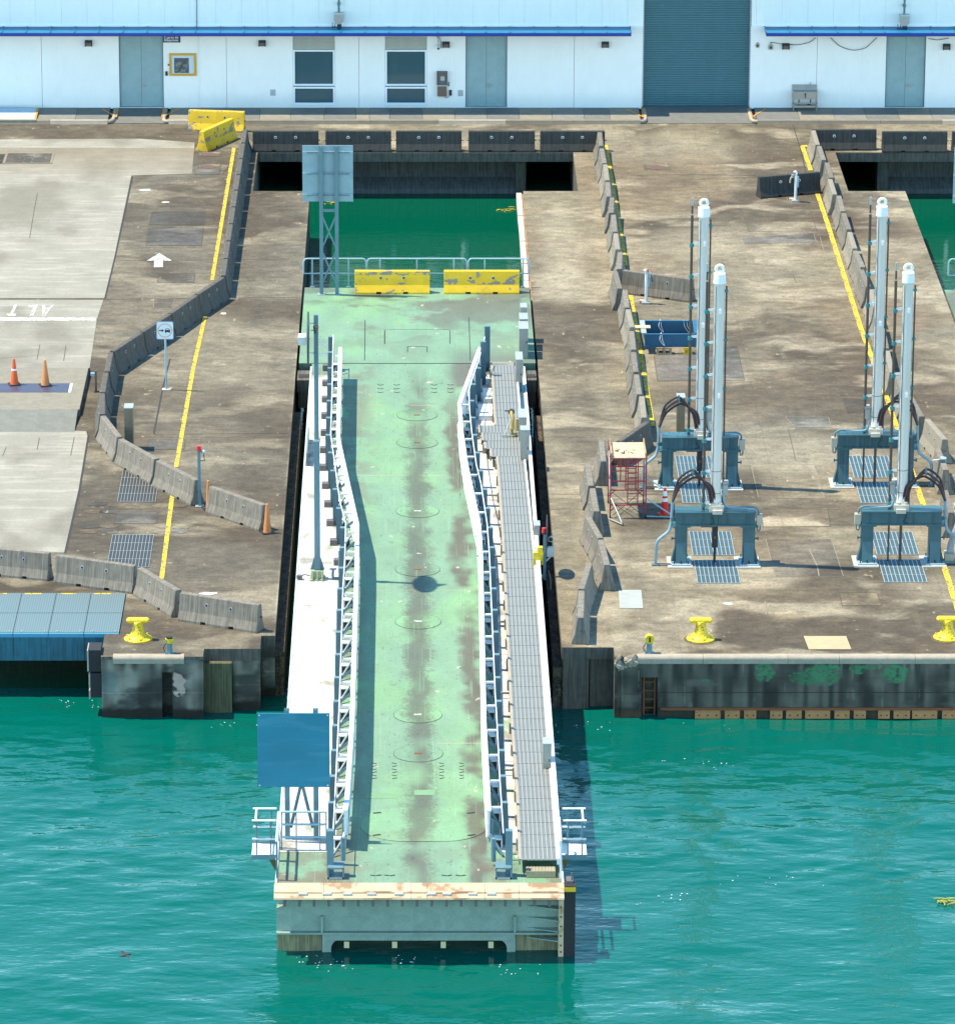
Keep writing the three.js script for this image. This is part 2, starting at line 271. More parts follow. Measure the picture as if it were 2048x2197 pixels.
T.wallL = dataTex(512, 160, (i, j) => {
  const x = -11 + 7 * i / 512, y = -2.6 + 2.6 * j / 160, st = 0.55 * vn(x * 5 + 80, y * 0.8) + 0.45 * vn(x * 1.7, y * 1.5), n = fbm(x * 2.4, y * 3, 4);
  let r = lerp(0.05, 0.26, sm(0.25, 0.85, st)), g = r * 0.93, b = r * 0.75;
  const dk = sm(0.48, 0.7, fbm(x * 0.9 + 4, y * 1.6, 4)); r = lerp(r, 0.028, dk * 0.8); g = lerp(g, 0.028, dk * 0.8); b = lerp(b, 0.026, dk * 0.8);
  const bl = sm(0.6, 0.8, fbm(x * 1.5 + 40, y * 1.2 + 7, 3)); r = lerp(r, 0.10, bl * 0.6); g = lerp(g, 0.15, bl * 0.6); b = lerp(b, 0.15, bl * 0.6);
  const cr = 1 - sm(0.6, 1.1, inBlob(x, y, -7.72, -0.95, 0.2, 0.42) + (fbm(x * 7, y * 7, 4) - 0.5) * 3.4); r = lerp(r, 0.42, cr); g = lerp(g, 0.30, cr); b = lerp(b, 0.25, cr);
  const lo = sm(-1.75, -1.95, y + 0.2 * (n - 0.5)); r = lerp(r, 0.02, lo); g = lerp(g, 0.018, lo); b = lerp(b, 0.012, lo);
  if (Math.abs(y + 1.28 + 0.05 * (n - 0.5)) < 0.018) { r *= 1.5; g *= 1.5; b *= 1.5; }
  const s = lerp(0.65, 1.35, n); return [r * s, g * s, b * s];
});
T.wallL.repeat.set(1 / 7, 1 / 2.6); T.wallL.offset.set(11 / 7, 1);
const wallLMat = M(1, 1, 1, { map: T.wallL, rough: 0.9, bump: 0.01 });
const YB = -0.42, YD = -4.5;
// right front, with a ladder recess and a lower ledge
const wr = struct('quay_wall', mg([bb(XC + 0.01, 7.58, YD, YB, -1.2, -0.012), bb(8.1, 60, YD, YB, -1.2, -0.012), bb(7.58, 8.1, YD, YB, -1.2, -0.5)]), wallRMat);
part(wr, 'wall_face', mg([bb(XC - 0.0, 7.6, -0.72, 0.02 - 0.05, -0.008, 0.012), bb(8.08, 45, YB - 0.3, -0.05, -0.008, 0.012), bb(7.6, 8.08, -0.72, -0.05, -0.008, 0.013)]), wallRMat);
part(wr, 'lower_ledge', mg([bb(8.12, 45, YD, -1.25, -0.02, 0.05), bb(6.9, 7.56, YD, -1.3, -0.02, 0.045)]), wallRMat);
part(wr, 'ladder', mg([bar([7.66, -2.4, -0.2], [7.66, -0.75, -0.2], 0.05), bar([8.02, -2.4, -0.2], [8.02, -0.75, -0.2], 0.05), ...[-0.95, -1.25, -1.55, -1.85, -2.1].map(y => bar([7.66, y, -0.2], [8.02, y, -0.2], 0.035))]), C.rust);
{ // pale rounded coping
  const prof = []; for (let k = 0; k <= 8; k++) { const a = Math.PI / 2 * k / 8; prof.push([0.06 - 0.12 + 0.12 * Math.sin(a), -0.09 + 0.12 * Math.cos(a)]); }
  prof.push([0.06, -0.23], [-0.02, -0.25], [-0.30, -0.1], [-0.30, 0.004]);
  let x = 7.35; const ends = [9.6, 12.4, 14.1, 16.6, 19.5, 24, 30];
  for (const e of ends) { part(wr, 'coping_stone', prismX(prof, x, e - 0.012), C.kerbPale); x = e; }
  part(wr, 'coping_stone', prismX(prof, -9.9, -7.55), C.kerbPale);
}
{ // shattered corner of the wall
  const r = rng(9); for (let k = 0; k < 26; k++) {
    const g = new THREE.IcosahedronGeometry(0.05 + 0.1 * r(), 0); g.scale(1 + r(), 0.6 + 0.6 * r(), 0.8 + 0.4 * r()); g.rotateZ(r() * 3); g.rotateX(r() * 3);
    const px = r(); g.translate(6.68 + 0.66 * px, -0.05 - (0.5 - 0.35 * px) * r(), -0.02 + 0.1 * r()); part(wr, 'broken_concrete', boxUV(g), k % 3 ? C.kerbPale : C.kerb);
  }
}
{ // rusty fender shoes along the waterline
  const spans = [[637, 757], [777, 848], [868, 925], [990, 1048], [1065, 1138], [1155, 1272], [1292, 1363], [1383, 1440], [1497, 1552], [1570, 1647], [1657, 1775], [1798, 1860]];
  for (const [a, b] of spans) {
    const x0 = (1200 + a * 0.4577 - CX) / 64.9, x1 = (1200 + b * 0.4577 - CX) / 64.9;
    const f = part(wr, 'fender_shoe', mg([bb(x0, x1, -2.12, -1.90, 0.05, 0.16), prismX([[0.05, -1.90], [0.16, -1.90], [0.05, -1.82]], x0, x1)]), C.fender ??= M(0.50, 0.24, 0.09, { map: T.conc, rough: 0.8 }));
    const n = Math.max(2, Math.round((x1 - x0) / 0.3)); for (let k = 0; k < n; k++) part(f, 'bolt_hole', cy(0.028, 0.028, 0.01, x0 + (x1 - x0) * (k + 0.5) / n, -2.0, 0.163, 8, 'z'), C.dark);
  }
  part(wr, 'fender_rail', bb(8.2, 45, -1.85, -1.76, 0.05, 0.1), C.rust);
}
// set-back bays either side of the slot
struct('quay_wall', mg([bb(XR + 0.05, 5.86, YD, YB, ZC2 - 1, ZC2 - 0.02), bb(5.9, XC + 0.01, YD, YB, ZC2 - 1.0, ZC2 - 0.2)]), C.concDark);
struct('quay_wall', mg([bb(-10.29, -8.3, YD, YB, -1.2, -0.012), bb(-7.95, XA - 0.01, YD, YB, -1.2, -0.012), bb(-8.3, -7.95, YD, -0.55, -1.2, -0.45), bb(-8.3, -7.95, -0.55, YB, -1.2, -0.014), bb(-10.29, XA - 0.01, -0.44, -0.1, -0.01, 0.012)]), wallLMat);
struct('quay_wall', bb(XA - 0.01, -6.0, YD, YB, ZB - 0.6, ZB + 0.28), C.olive = M(0.12, 0.115, 0.06, { map: T.streak, rough: 0.9 }));
struct('quay_wall', mg([bb(-5.98, XB - 0.01, YD, YB, ZB - 1, ZB - 0.02), bb(XB, XL - 0.01, YD, YB, ZC - 1, ZC - 0.03)]), wallLMat);
struct('quay_wall', bb(-70, XPL - 0.02, YD, YB, ZPLAT - 1, ZPLAT - 0.02), C.concDark);
struct('quay_wall', bb(XPL - 0.8, XPL - 0.02, YD, YB, ZPLAT, ZBLK - 0.02), C.concDark);
// slot side walls, back bank and the dark hollow under the quay
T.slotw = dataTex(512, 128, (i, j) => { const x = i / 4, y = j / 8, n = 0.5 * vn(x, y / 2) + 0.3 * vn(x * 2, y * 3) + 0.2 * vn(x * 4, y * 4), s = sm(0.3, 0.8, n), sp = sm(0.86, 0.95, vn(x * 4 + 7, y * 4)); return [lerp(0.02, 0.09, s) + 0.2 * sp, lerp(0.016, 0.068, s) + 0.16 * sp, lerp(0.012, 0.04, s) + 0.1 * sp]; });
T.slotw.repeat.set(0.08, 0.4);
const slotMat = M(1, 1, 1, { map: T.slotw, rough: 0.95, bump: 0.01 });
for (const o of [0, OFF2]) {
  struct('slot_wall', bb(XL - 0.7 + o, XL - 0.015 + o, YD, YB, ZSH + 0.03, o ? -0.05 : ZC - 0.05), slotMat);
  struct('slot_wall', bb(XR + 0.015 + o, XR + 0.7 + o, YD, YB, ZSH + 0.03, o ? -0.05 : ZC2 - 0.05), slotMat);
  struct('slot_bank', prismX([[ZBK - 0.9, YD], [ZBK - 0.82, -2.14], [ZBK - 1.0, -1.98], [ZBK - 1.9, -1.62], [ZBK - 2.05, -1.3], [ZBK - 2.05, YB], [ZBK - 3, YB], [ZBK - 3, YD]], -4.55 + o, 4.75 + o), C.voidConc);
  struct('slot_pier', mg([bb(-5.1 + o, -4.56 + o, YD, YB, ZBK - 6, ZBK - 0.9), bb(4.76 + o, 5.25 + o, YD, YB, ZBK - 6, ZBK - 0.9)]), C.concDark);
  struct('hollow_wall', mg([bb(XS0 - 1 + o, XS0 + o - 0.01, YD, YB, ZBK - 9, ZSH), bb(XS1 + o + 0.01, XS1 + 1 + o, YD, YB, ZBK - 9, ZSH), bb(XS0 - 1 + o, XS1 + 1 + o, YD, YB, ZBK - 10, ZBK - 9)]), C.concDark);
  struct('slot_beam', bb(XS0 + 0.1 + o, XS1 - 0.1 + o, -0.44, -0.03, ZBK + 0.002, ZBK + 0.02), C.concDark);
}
struct('slot_ledge', bb(XL + 0.0, XL + 0.3, YD, -0.6, ZR(852), ZC - 0.1), slotMat);
struct('slot_ledge', bb(XR - 0.28, XR - 0.0, YD, -0.75, ZR(852), ZC2 - 0.1), slotMat);
// whitewashed timber fender on the right side of the slot and scraps of ladder
{
  const w = thing('timber_fender', 'weathered white timber fender strip along the back right edge of the water slot', 'fender');
  let z = ZSH + 0.1; const r = rng(31), mA = M(0.62, 0.55, 0.45, { map: T.conc, rough: 0.9 }), mB = M(0.42, 0.28, 0.16, { map: T.streak, rough: 0.9 });
  while (z < ZR(640)) { const l = 0.9 + 0.8 * r(); part(w, 'timber', bb(XR - 0.34 + 0.03 * r(), XR - 0.09, -0.36 + 0.06 * r(), -0.06 + 0.03 * r(), z, z + l - 0.05), mA); z += l; }
  part(w, 'backing_board', bb(XR - 0.09, XR + 0.0, -1.9, -0.1, ZSH + 0.1, ZR(640)), mB);
}
// ---------------------------------------------------------------- water
{
  const bump = dataTex(1024, 1024, (i, j) => { const x = i / 4, y = j / 4; return 0.45 * vn(x / 8, y / 4) + 0.3 * vn(x / 4 + 0.5 * vn(x / 8, y / 8), y / 2) + 0.15 * vn(x / 2, y) + 0.1 * vn(x, y * 2); }, false);
  bump.repeat.set(1 / 26, 1 / 22);
  const water = new THREE.MeshPhysicalMaterial({ roughness: 0.06, metalness: 0, ior: 1.33, specularIntensity: 0.9, bumpMap: bump, bumpScale: 0.026 }); water.color.setRGB(0.0003, 0.093, 0.072);
  C.water = water;
  const x0 = -20, x1 = 28, z0 = -3, z1 = 38, nx = 420, nz = 400, pos = [], uv = [], idx = [];
  const hgt = (x, z) => {
    const wx = x + 1.6 * fbm(x * 0.16, z * 0.16, 2), wz = z + 1.6 * fbm(x * 0.16 + 40, z * 0.16 + 9, 2);
    const calm = lerp(0.12, 1.35, sm(0.36, 0.62, fbm(wx * 0.12 + 7, wz * 0.16 + 3, 4)));
    const edge = sm(z0, z0 + 3, z) * sm(z1, z1 - 3, z) * sm(x0, x0 + 3, x) * sm(x1, x1 - 3, x);
    return edge * (0.2 * (fbm(wx * 0.22, wz * 0.3, 3) - 0.5) + calm * (0.04 * (vn(wx * 0.9 + 3, wz * 1.7) - 0.5) + 0.013 * (vn(wx * 2.0, wz * 3.7 + 5) - 0.5)));
  };
  for (let j = 0; j <= nz; j++) for (let i = 0; i <= nx; i++) { const x = lerp(x0, x1, i / nx), z = lerp(z0, z1, j / nz); pos.push(x, WATER + hgt(x, z), z); uv.push(x, z); }
  for (let j = 0; j < nz; j++) for (let i = 0; i < nx; i++) { const a = j * (nx + 1) + i, b = a + 1, c = a + nx + 1, d = c + 1; idx.push(a, c, b, b, c, d); }
  const g = new THREE.BufferGeometry(); g.setAttribute('position', new THREE.Float32BufferAttribute(pos, 3)); g.setAttribute('uv', new THREE.Float32BufferAttribute(uv, 2)); g.setIndex(idx); g.computeVertexNormals();
  const w = struct('water', g, water);
  const flat = (a, b, c, d) => { const q = new THREE.PlaneGeometry(b - a, d - c); q.rotateX(-Math.PI / 2); q.translate((a + b) / 2, WATER, (c + d) / 2); return boxUV(q); };
  part(w, 'water_sheet', mg([flat(-300, x0, z0, z1), flat(x1, 300, z0, z1), flat(-300, 300, z1, 420)]), water);
  const still = water.clone(); still.bumpScale = 0.008; still.color.setRGB(0.0003, 0.072, 0.040); part(w, 'slot_water', flat(-300, 300, -100, z0), still);  // same water; its weaker sky reflection in the slot is painted as darker green
}
// ---------------------------------------------------------------- pavement pieces
const quad = (pts, y0, y1) => polyTop(pts.map(([u, v]) => { const p = G(u, v); return [p.x, p.z]; }), y0, y1);
T.light = dataTex(1024, 1024, (i, j) => {
  const x = -26 + 14 * i / 1024, z = -72 + 70 * j / 1024, n = fbm(x * 1.1, z * 0.8, 4), st = fbm(x * 0.7 + 4, z * 5, 3), f = vn(x * 15, z * 15);
  let r = 0.255, g = 0.243, b = 0.198; const wh = sm(0.52, 0.75, st) * 0.7; r = lerp(r, 0.33, wh); g = lerp(g, 0.315, wh); b = lerp(b, 0.26, wh);
  const dk = sm(0.52, 0.74, fbm(x * 0.35 + 9, z * 0.22 + 2, 4)); r = lerp(r, 0.165, dk * 0.7); g = lerp(g, 0.152, dk * 0.7); b = lerp(b, 0.115, dk * 0.7);
  const tn = sm(-62, -70, z + 3 * n); r = lerp(r, 0.17, tn * 0.7); g = lerp(g, 0.14, tn * 0.7); b = lerp(b, 0.09, tn * 0.7);
  const s = lerp(0.85, 1.15, n) * lerp(0.92, 1.08, f); return [r * s, g * s, b * s];
});
T.light.repeat.set(1 / 14, 1 / 70); T.light.offset.set(26 / 14, 72 / 70); T.light.wrapS = THREE.MirroredRepeatWrapping;
const lightMat = M(1, 1, 1, { map: T.light, rough: 0.9, bump: 0.004 });
part(quay, 'pale_road_slab', quad([[-160, 300], [-160, 640], [224, 640], [246, 550], [282, 377], [412, 373], [418, 306], [300, 298]], 0.003, 0.012), lightMat);
part(quay, 'pale_road_slab', quad([[-200, 644], [-220, 836], [186, 836], [193, 787], [208, 686], [222, 644]], 0.003, 0.012), lightMat);
part(quay, 'pale_road_slab', quad([[-230, 900], [-240, 1186], [138, 1186], [169, 1050], [188, 936], [185, 925], [150, 925]], 0.003, 0.012), lightMat);
// dark tarred joint beside it
const jointMat = M(0.035, 0.034, 0.036, { map: T.conc, rough: 0.85 });
const strip = (pts, w, y0 = 0.002, y1 = 0.006) => { const P = pts.map(([u, v]) => G(u, v)), out = []; for (let k = 0; k < P.length - 1; k++) out.push(bar([P[k].x, (y0 + y1) / 2, P[k].z], [P[k + 1].x, (y0 + y1) / 2, P[k + 1].z], w, y1 - y0)); return mg(out); };
part(quay, 'tar_joint', strip([[284.5, 379], [248, 548], [225.5, 641]], 0.07), jointMat);
part(quay, 'tar_joint', strip([[190, 934], [171, 1050], [140, 1187]], 0.08), jointMat);
part(quay, 'tar_joint', strip([[2 * 0 + 365, 770], [350, 830], [330, 932]], 0.06), jointMat);
part(quay, 'tar_joint', strip([[226, 642], [640, 638]], 0.025), jointMat);
part(quay, 'tar_joint', strip([[330, 932], [618, 930]], 0.025), jointMat);
part(quay, 'tar_joint', strip([[1700, 268], [1716, 320], [1730, 380]], 0.04), jointMat);
// pour patches of slightly different concrete
const patchMats = [M(0.66, 0.70, 0.80, { map: T.quay, rough: 0.92 }), M(0.88, 0.95, 1.05, { map: T.quay, rough: 0.92 }), M(1.3, 1.25, 1.12, { map: T.quay, rough: 0.92 }), M(0.74, 0.72, 0.72, { map: T.quay, rough: 0.92 })];
const patches = [[[[326, 455], [441, 455], [437, 483], [320, 483]], 0], [[[319, 489], [437, 489], [432, 527], [313, 527]], 0], [[[246, 1098], [337, 1098], [337, 1124], [244, 1124]], 1],
  [[[338, 587], [418, 587], [416, 606], [338, 606]], 3], [[[320, 944], [398, 944], [395, 964], [315, 964]], 1], [[[419, 353], [474, 353], [470, 375], [417, 375]], 1],
  [[[1402, 764], [1580, 742], [1596, 816], [1410, 818]], 0], [[[1610, 997], [1745, 997], [1768, 1070], [1626, 1068]], 2], [[[1632, 1094], [1774, 1090], [1780, 1130], [1636, 1131]], 2], [[[1642, 1157], [1782, 1157], [1808, 1237], [1662, 1238]], 3],
  [[[1800, 1272], [1880, 1272], [1890, 1300], [1806, 1300]], 2], [[[1684, 895], [1776, 895], [1782, 917], [1704, 918]], 1], [[[1806, 855], [1866, 858], [1872, 886], [1816, 886]], 3], [[[330, 1120 - 480], [376, 642], [368, 660], [330, 660]], 3],
  [[[0, 331], [114, 331], [112, 352], [0, 352]], 1], [[[1590, 512], [1744, 500], [1750, 520], [1596, 524]], 0]];
const paleCut = M(0.26, 0.23, 0.17, { map: T.conc, rough: 0.9 }), softCut = M(0.085, 0.074, 0.056, { map: T.conc, rough: 0.9 });
patches.forEach(([p, m], k) => { const q = part(quay, 'concrete_patch', quad(p, 0.002, 0.008 + 0.001 * (k % 5)), patchMats[m]); part(q, 'patch_edge', strip([...p, p[0]], 0.024, 0.003, 0.0135), k > 5 && k % 2 ? paleCut : softCut); });
for (const [l, c, w] of [[[[1350, 376], [1480, 375], [1620, 377]], 0, 0.03], [[[1590, 453], [1606, 497], [1751, 496], [1737, 450]], 0, 0.025], [[[1590, 511], [1607, 577]], 1, 0.03], [[[1758, 509], [1777, 577]], 1, 0.03], [[[1699, 589], [1707, 606]], 0, 0.03], [[[81, 415], [74, 450], [64, 512]], 0, 0.03], [[[1735, 1180], [1752, 1215], [1756, 1236]], 1, 0.045], [[[1640, 1290], [1644, 1310], [1642, 1320]], 1, 0.04], [[[1690, 920], [1706, 990]], 0, 0.02], [[[500, 345], [476, 375]], 0, 0.025], [[[250, 560], [620, 556]], 0, 0.018], [[[1180, 1060], [1360, 1066]], 0, 0.018], [[[0, 770], [90, 762]], 0, 0.02], [[[86, 740], [80, 772]], 0, 0.03], [[[142, 742], [137, 775]], 0, 0.03], [[[14, 960], [6, 980]], 0, 0.03], [[[85, 940], [80, 966]], 0, 0.03], [[[160, 938], [152, 978]], 0, 0.03]]) part(quay, 'saw_cut', strip(l, w, 0.0125, 0.0145), c ? paleCut : softCut);
// whitish repair spots beside the gratings
{ const spots = [[545, 215], [660, 220], [530, 258], [620, 257], [512, 343], [625, 342], [505, 372], [622, 370], [935, 338], [1025, 345], [925, 375], [1030, 368], [1010, 225], [920, 225]];
  for (const [a, b] of spots) { const p = G(a * 0.3778, 1000 + b * 0.3778), g = new THREE.CircleGeometry(0.22, 14), r = rng(a * 31 + b), q = g.attributes.position; for (let i = 1; i < q.count; i++) { const s = 0.8 + 0.4 * r(); q.setXY(i, q.getX(i) * s * 1.6, q.getY(i) * s * 1.2); } g.rotateX(-Math.PI / 2); g.translate(p.x, 0.011, p.z); part(quay, 'repair_spot', boxUV(g), patchMats[k2(r)]); }
  function k2(r) { return r() > 0.5 ? 2 : 1; } }
// loose white splashes
{ const m = M(0.55, 0.54, 0.5, { map: T.conc, rough: 0.9 }); for (const [u, v, w, h] of [[312, 408, 30, 6], [356, 434, 18, 4], [480, 673, 14, 5], [446, 1274, 48, 7], [1560, 1296, 24, 6]]) { const p = G(u, v), s = 54 * (v + 2400) / 3180, g = new THREE.CircleGeometry(1, 16), r = rng(u), q = g.attributes.position; for (let i = 1; i < q.count; i++) { const f = 0.7 + 0.5 * r(); q.setXY(i, q.getX(i) * f * w / 2 / s, q.getY(i) * f * h / 2 / s / 0.29); } g.rotateX(-Math.PI / 2); g.translate(p.x, 0.012, p.z); part(quay, 'lime_splash', boxUV(g), m); } }
// raised speed table on the road at the left, with slopes and a sunken weigh plate
{
  const xr = G(186, 850).x, z0 = ZR(789), z1 = ZR(804), z2 = ZR(893), z3 = ZR(929), x0 = -30, h = 0.27, t = thing('speed_table', 'raised concrete road hump with grey sloping ends at the left', 'speed hump');
  const xe = G(191, 800).x;
  part(t, 'table_top', prismX([[z1, 0.0], [z1, h], [z2, h], [z2, 0.0]], x0, xe), M(0.25, 0.235, 0.185, { map: T.conc, rough: 0.9 }));
  const sl = M(0.19, 0.20, 0.175, { map: T.conc, rough: 0.85 });
  part(t, 'slope', prismX([[z0, 0.0], [z1 - 0.003, h], [z1 - 0.003, 0.0]], x0, xe - 0.01), sl); part(t, 'slope', prismX([[z2 + 0.003, 0.0], [z2 + 0.003, h], [z3, 0.0]], x0, xe - 0.06), sl);
  const pz0 = ZR(823, h), pz1 = ZR(842, h), px = G(149, 832, h).x;
  const pl = part(t, 'steel_plate', bb(x0, px, h, h + 0.012, pz0, pz1), M(0.07, 0.065, 0.115, { rough: 0.45, map: T.conc })); part(pl, 'plate_edge', bb(px, px + 0.1, h, h + 0.013, pz0, pz1), C.frameWhite);
}
// gratings set in the pavement
function grate(name, pts, bars, mat, cross = 3, hw = 0.011) {            // four pixel corners: back-left, back-right, front-right, front-left
  const [a, b, c, d] = pts.map(([u, v]) => G(u, v)), x0 = (a.x + d.x) / 2, x1 = (b.x + c.x) / 2, z0 = a.z, z1 = d.z;
  const p = part(quay, name, bb(x0, x1, 0.001, 0.012, z0, z1), mat), L = [];
  for (let k = 0; k <= bars; k++) { const x = lerp(x0 + 0.02, x1 - 0.02, k / bars); L.push(bb(x - hw, x + hw, 0.012, 0.026, z0, z1)); }
  for (let k = 0; k <= cross; k++) { const z = lerp(z0 + 0.02, z1 - 0.02, k / cross); L.push(bb(x0, x1, 0.012, 0.022, z - 0.009, z + 0.009)); }
  const bm = part(p, 'bearing_bars', mg(L), C.grateBar); bm.userData.kind = 'stuff';
}
const grateDark = M(0.04, 0.042, 0.042, { rough: 0.6, metal: 0.2 });
grate('floor_grating', [[262, 1008], [340, 1008], [340, 1077], [253, 1077]], 12, grateDark, 4, 0.006);
grate('floor_grating', [[239, 1148], [331, 1148], [321, 1218], [230, 1218]], 12, grateDark, 4, 0.006);
for (const [xc, v0, v1, v2, v3] of [[10.55, 1141, 1192, 1202, 1252], [10.5, 979, 1026, 1034, 1080], [16.95, 979, 1026, 1034, 1080], [17.0, 1142, 1191, 1201, 1250]]) {
  const P = (x, v) => [CX + x * (FOCAL / ((CAM_Y) * PS + (CAM_Z - ZR(v)) * PC)), v];
  grate('floor_grating', [P(xc - 0.75, v0), P(xc + 0.75, v0), P(xc + 0.75, v1), P(xc - 0.75, v1)], 10, C.grateBlue, 3);
  grate('floor_grating', [P(xc - 0.75, v2), P(xc + 0.75, v2), P(xc + 0.75, v3), P(xc - 0.75, v3)], 10, C.grateBlue, 3);
}
// cover plates and manholes
const plate = (pts, mat) => quad(pts, 0.002, 0.02);
one('cover_plate', 'pale square steel cover plate beside the end of the barrier row', 'cover plate', quad([[1326, 1267], [1375, 1267], [1379, 1306], [1329, 1306]], 0.002, 0.025), M(0.36, 0.38, 0.36, { rough: 0.6, map: T.grime }));
one('cover_plate', 'beige rectangular cover plate on stained brown concrete near the quay edge', 'cover plate', quad([[1723, 1366], [1814, 1366], [1825, 1394], [1734, 1394]], 0.002, 0.025), M(0.44, 0.34, 0.20, { rough: 0.7, map: T.grime }));
function manhole(u, v, r, label) { const p = G(u, v), t = thing('manhole_cover', label, 'manhole', [p.x, 0, p.z]); part(t, 'frame', bx(r * 3.1, 0.01, r * 2.6, 0, 0.006, 0), patchMats[2]); const l = part(t, 'lid', cy(r, r, 0.012, 0, 0.013, 0, 28), M(0.14, 0.085, 0.07, { rough: 0.8, map: T.conc })); part(l, 'lift_hole', cy(0.03, 0.03, 0.004, -r * 0.5, 0.02, 0, 8), C.dark); }
manhole(449, 331, 0.32, 'brown manhole cover beside the leaning yellow barrier'); manhole(448, 358, 0.33, 'brown round manhole cover in a pale frame near the yellow line'); manhole(1409, 359.5, 0.4, 'reddish brown round manhole cover in pale frame in front of the roller door');
{ const p0 = G(19, 330), p1 = G(106, 350), t = thing('floor_hatch', 'rectangular concrete floor hatch with lifting slot in the pale road', 'hatch', [(p0.x + p1.x) / 2, 0, (p0.z + p1.z) / 2]); const w = p1.x - p0.x, d = p1.z - p0.z; part(t, 'lid', bx(w, 0.02, d, 0, 0.018, 0), patchMats[1]); part(t, 'rim', mg([bx(w + 0.3, 0.016, 0.12, 0, 0.016, -d / 2 - 0.07), bx(w + 0.3, 0.016, 0.12, 0, 0.016, d / 2 + 0.07), bx(0.12, 0.016, d, -w / 2 - 0.08, 0.016, 0), bx(0.12, 0.016, d, w / 2 + 0.08, 0.016, 0)]), C.kerb); part(t, 'lifting_slot', bx(0.4, 0.006, 0.08, 0, 0.03, -0.3), C.dark); }
// road markings
const mark = (name, pts, w, mat) => part(quay, name, strip(pts, w, 0.013, 0.017), mat);
mark('yellow_line', [[502, 318], [455, 602]], 0.16, C.linePaint); mark('yellow_line', [[440, 680], [415, 790], [378, 1003]], 0.16, C.linePaint); mark('yellow_line', [[370, 1062], [347, 1242]], 0.16, C.linePaint);
mark('yellow_line', [[1299, 312], [1312, 390], [1342, 570]], 0.17, C.linePaint); mark('yellow_line', [[1352, 634], [1371, 742], [1400, 915]], 0.17, C.linePaint);
mark('yellow_line', [[1720, 314], [1738, 366]], 0.2, C.linePaint); mark('yellow_line', [[1751, 412], [1774, 480], [1846, 706], [1905, 865]], 0.2, C.linePaint); mark('yellow_line', [[1905, 866], [1975, 1070], [2022, 1210], [2060, 1330]], 0.2, C.linePaint);
mark('yellow_line', [[1718, 313.5], [1731, 313.5]], 0.3, C.linePaint);
part(quay, 'white_stop_line', quad([[-90, 681], [207, 682.5], [205.5, 688], [-92, 690]], 0.013, 0.018), C.whiteLine);
part(quay, 'white_arrow', mg([quad([[342, 544], [369, 560], [315, 560]], 0.013, 0.018), quad([[331, 560.1], [350, 560.1], [350, 574], [330, 574]], 0.013, 0.018)]), C.whiteLine);
const font = await new FontLoader().loadAsync('fonts/droid/droid_sans_bold.typeface.json');
function text(str, size, depth) { const g = new TextGeometry(str, { font, size, depth, curveSegments: 4, bevelEnabled: false }); g.computeBoundingBox(); const b = g.boundingBox; g.translate(-(b.min.x + b.max.x) / 2, -(b.min.y + b.max.y) / 2, 0); return clean(g); }
for (const [ch, u, w] of [['A', 99, 25], ['L', 67, 20], ['T', 29, 20]]) {           // ALTO, read by traffic coming the other way
  const p = G(u, 666.5), g = text(ch, 1, 0.006), b = (g.computeBoundingBox(), g.boundingBox), D = (ZR(678) - ZR(655)) / (b.max.y - b.min.y); g.scale(w / 52.6 / (b.max.x - b.min.x), D, 1);
  g.rotateX(-Math.PI / 2); g.rotateY(Math.PI); const q = g.attributes.position; for (let i = 0; i < q.count; i++) q.setX(i, q.getX(i) - 0.045 * q.getZ(i)); g.translate(p.x, 0.013, p.z); part(quay, 'painted_letter', boxUV(g), C.whiteLine);
}
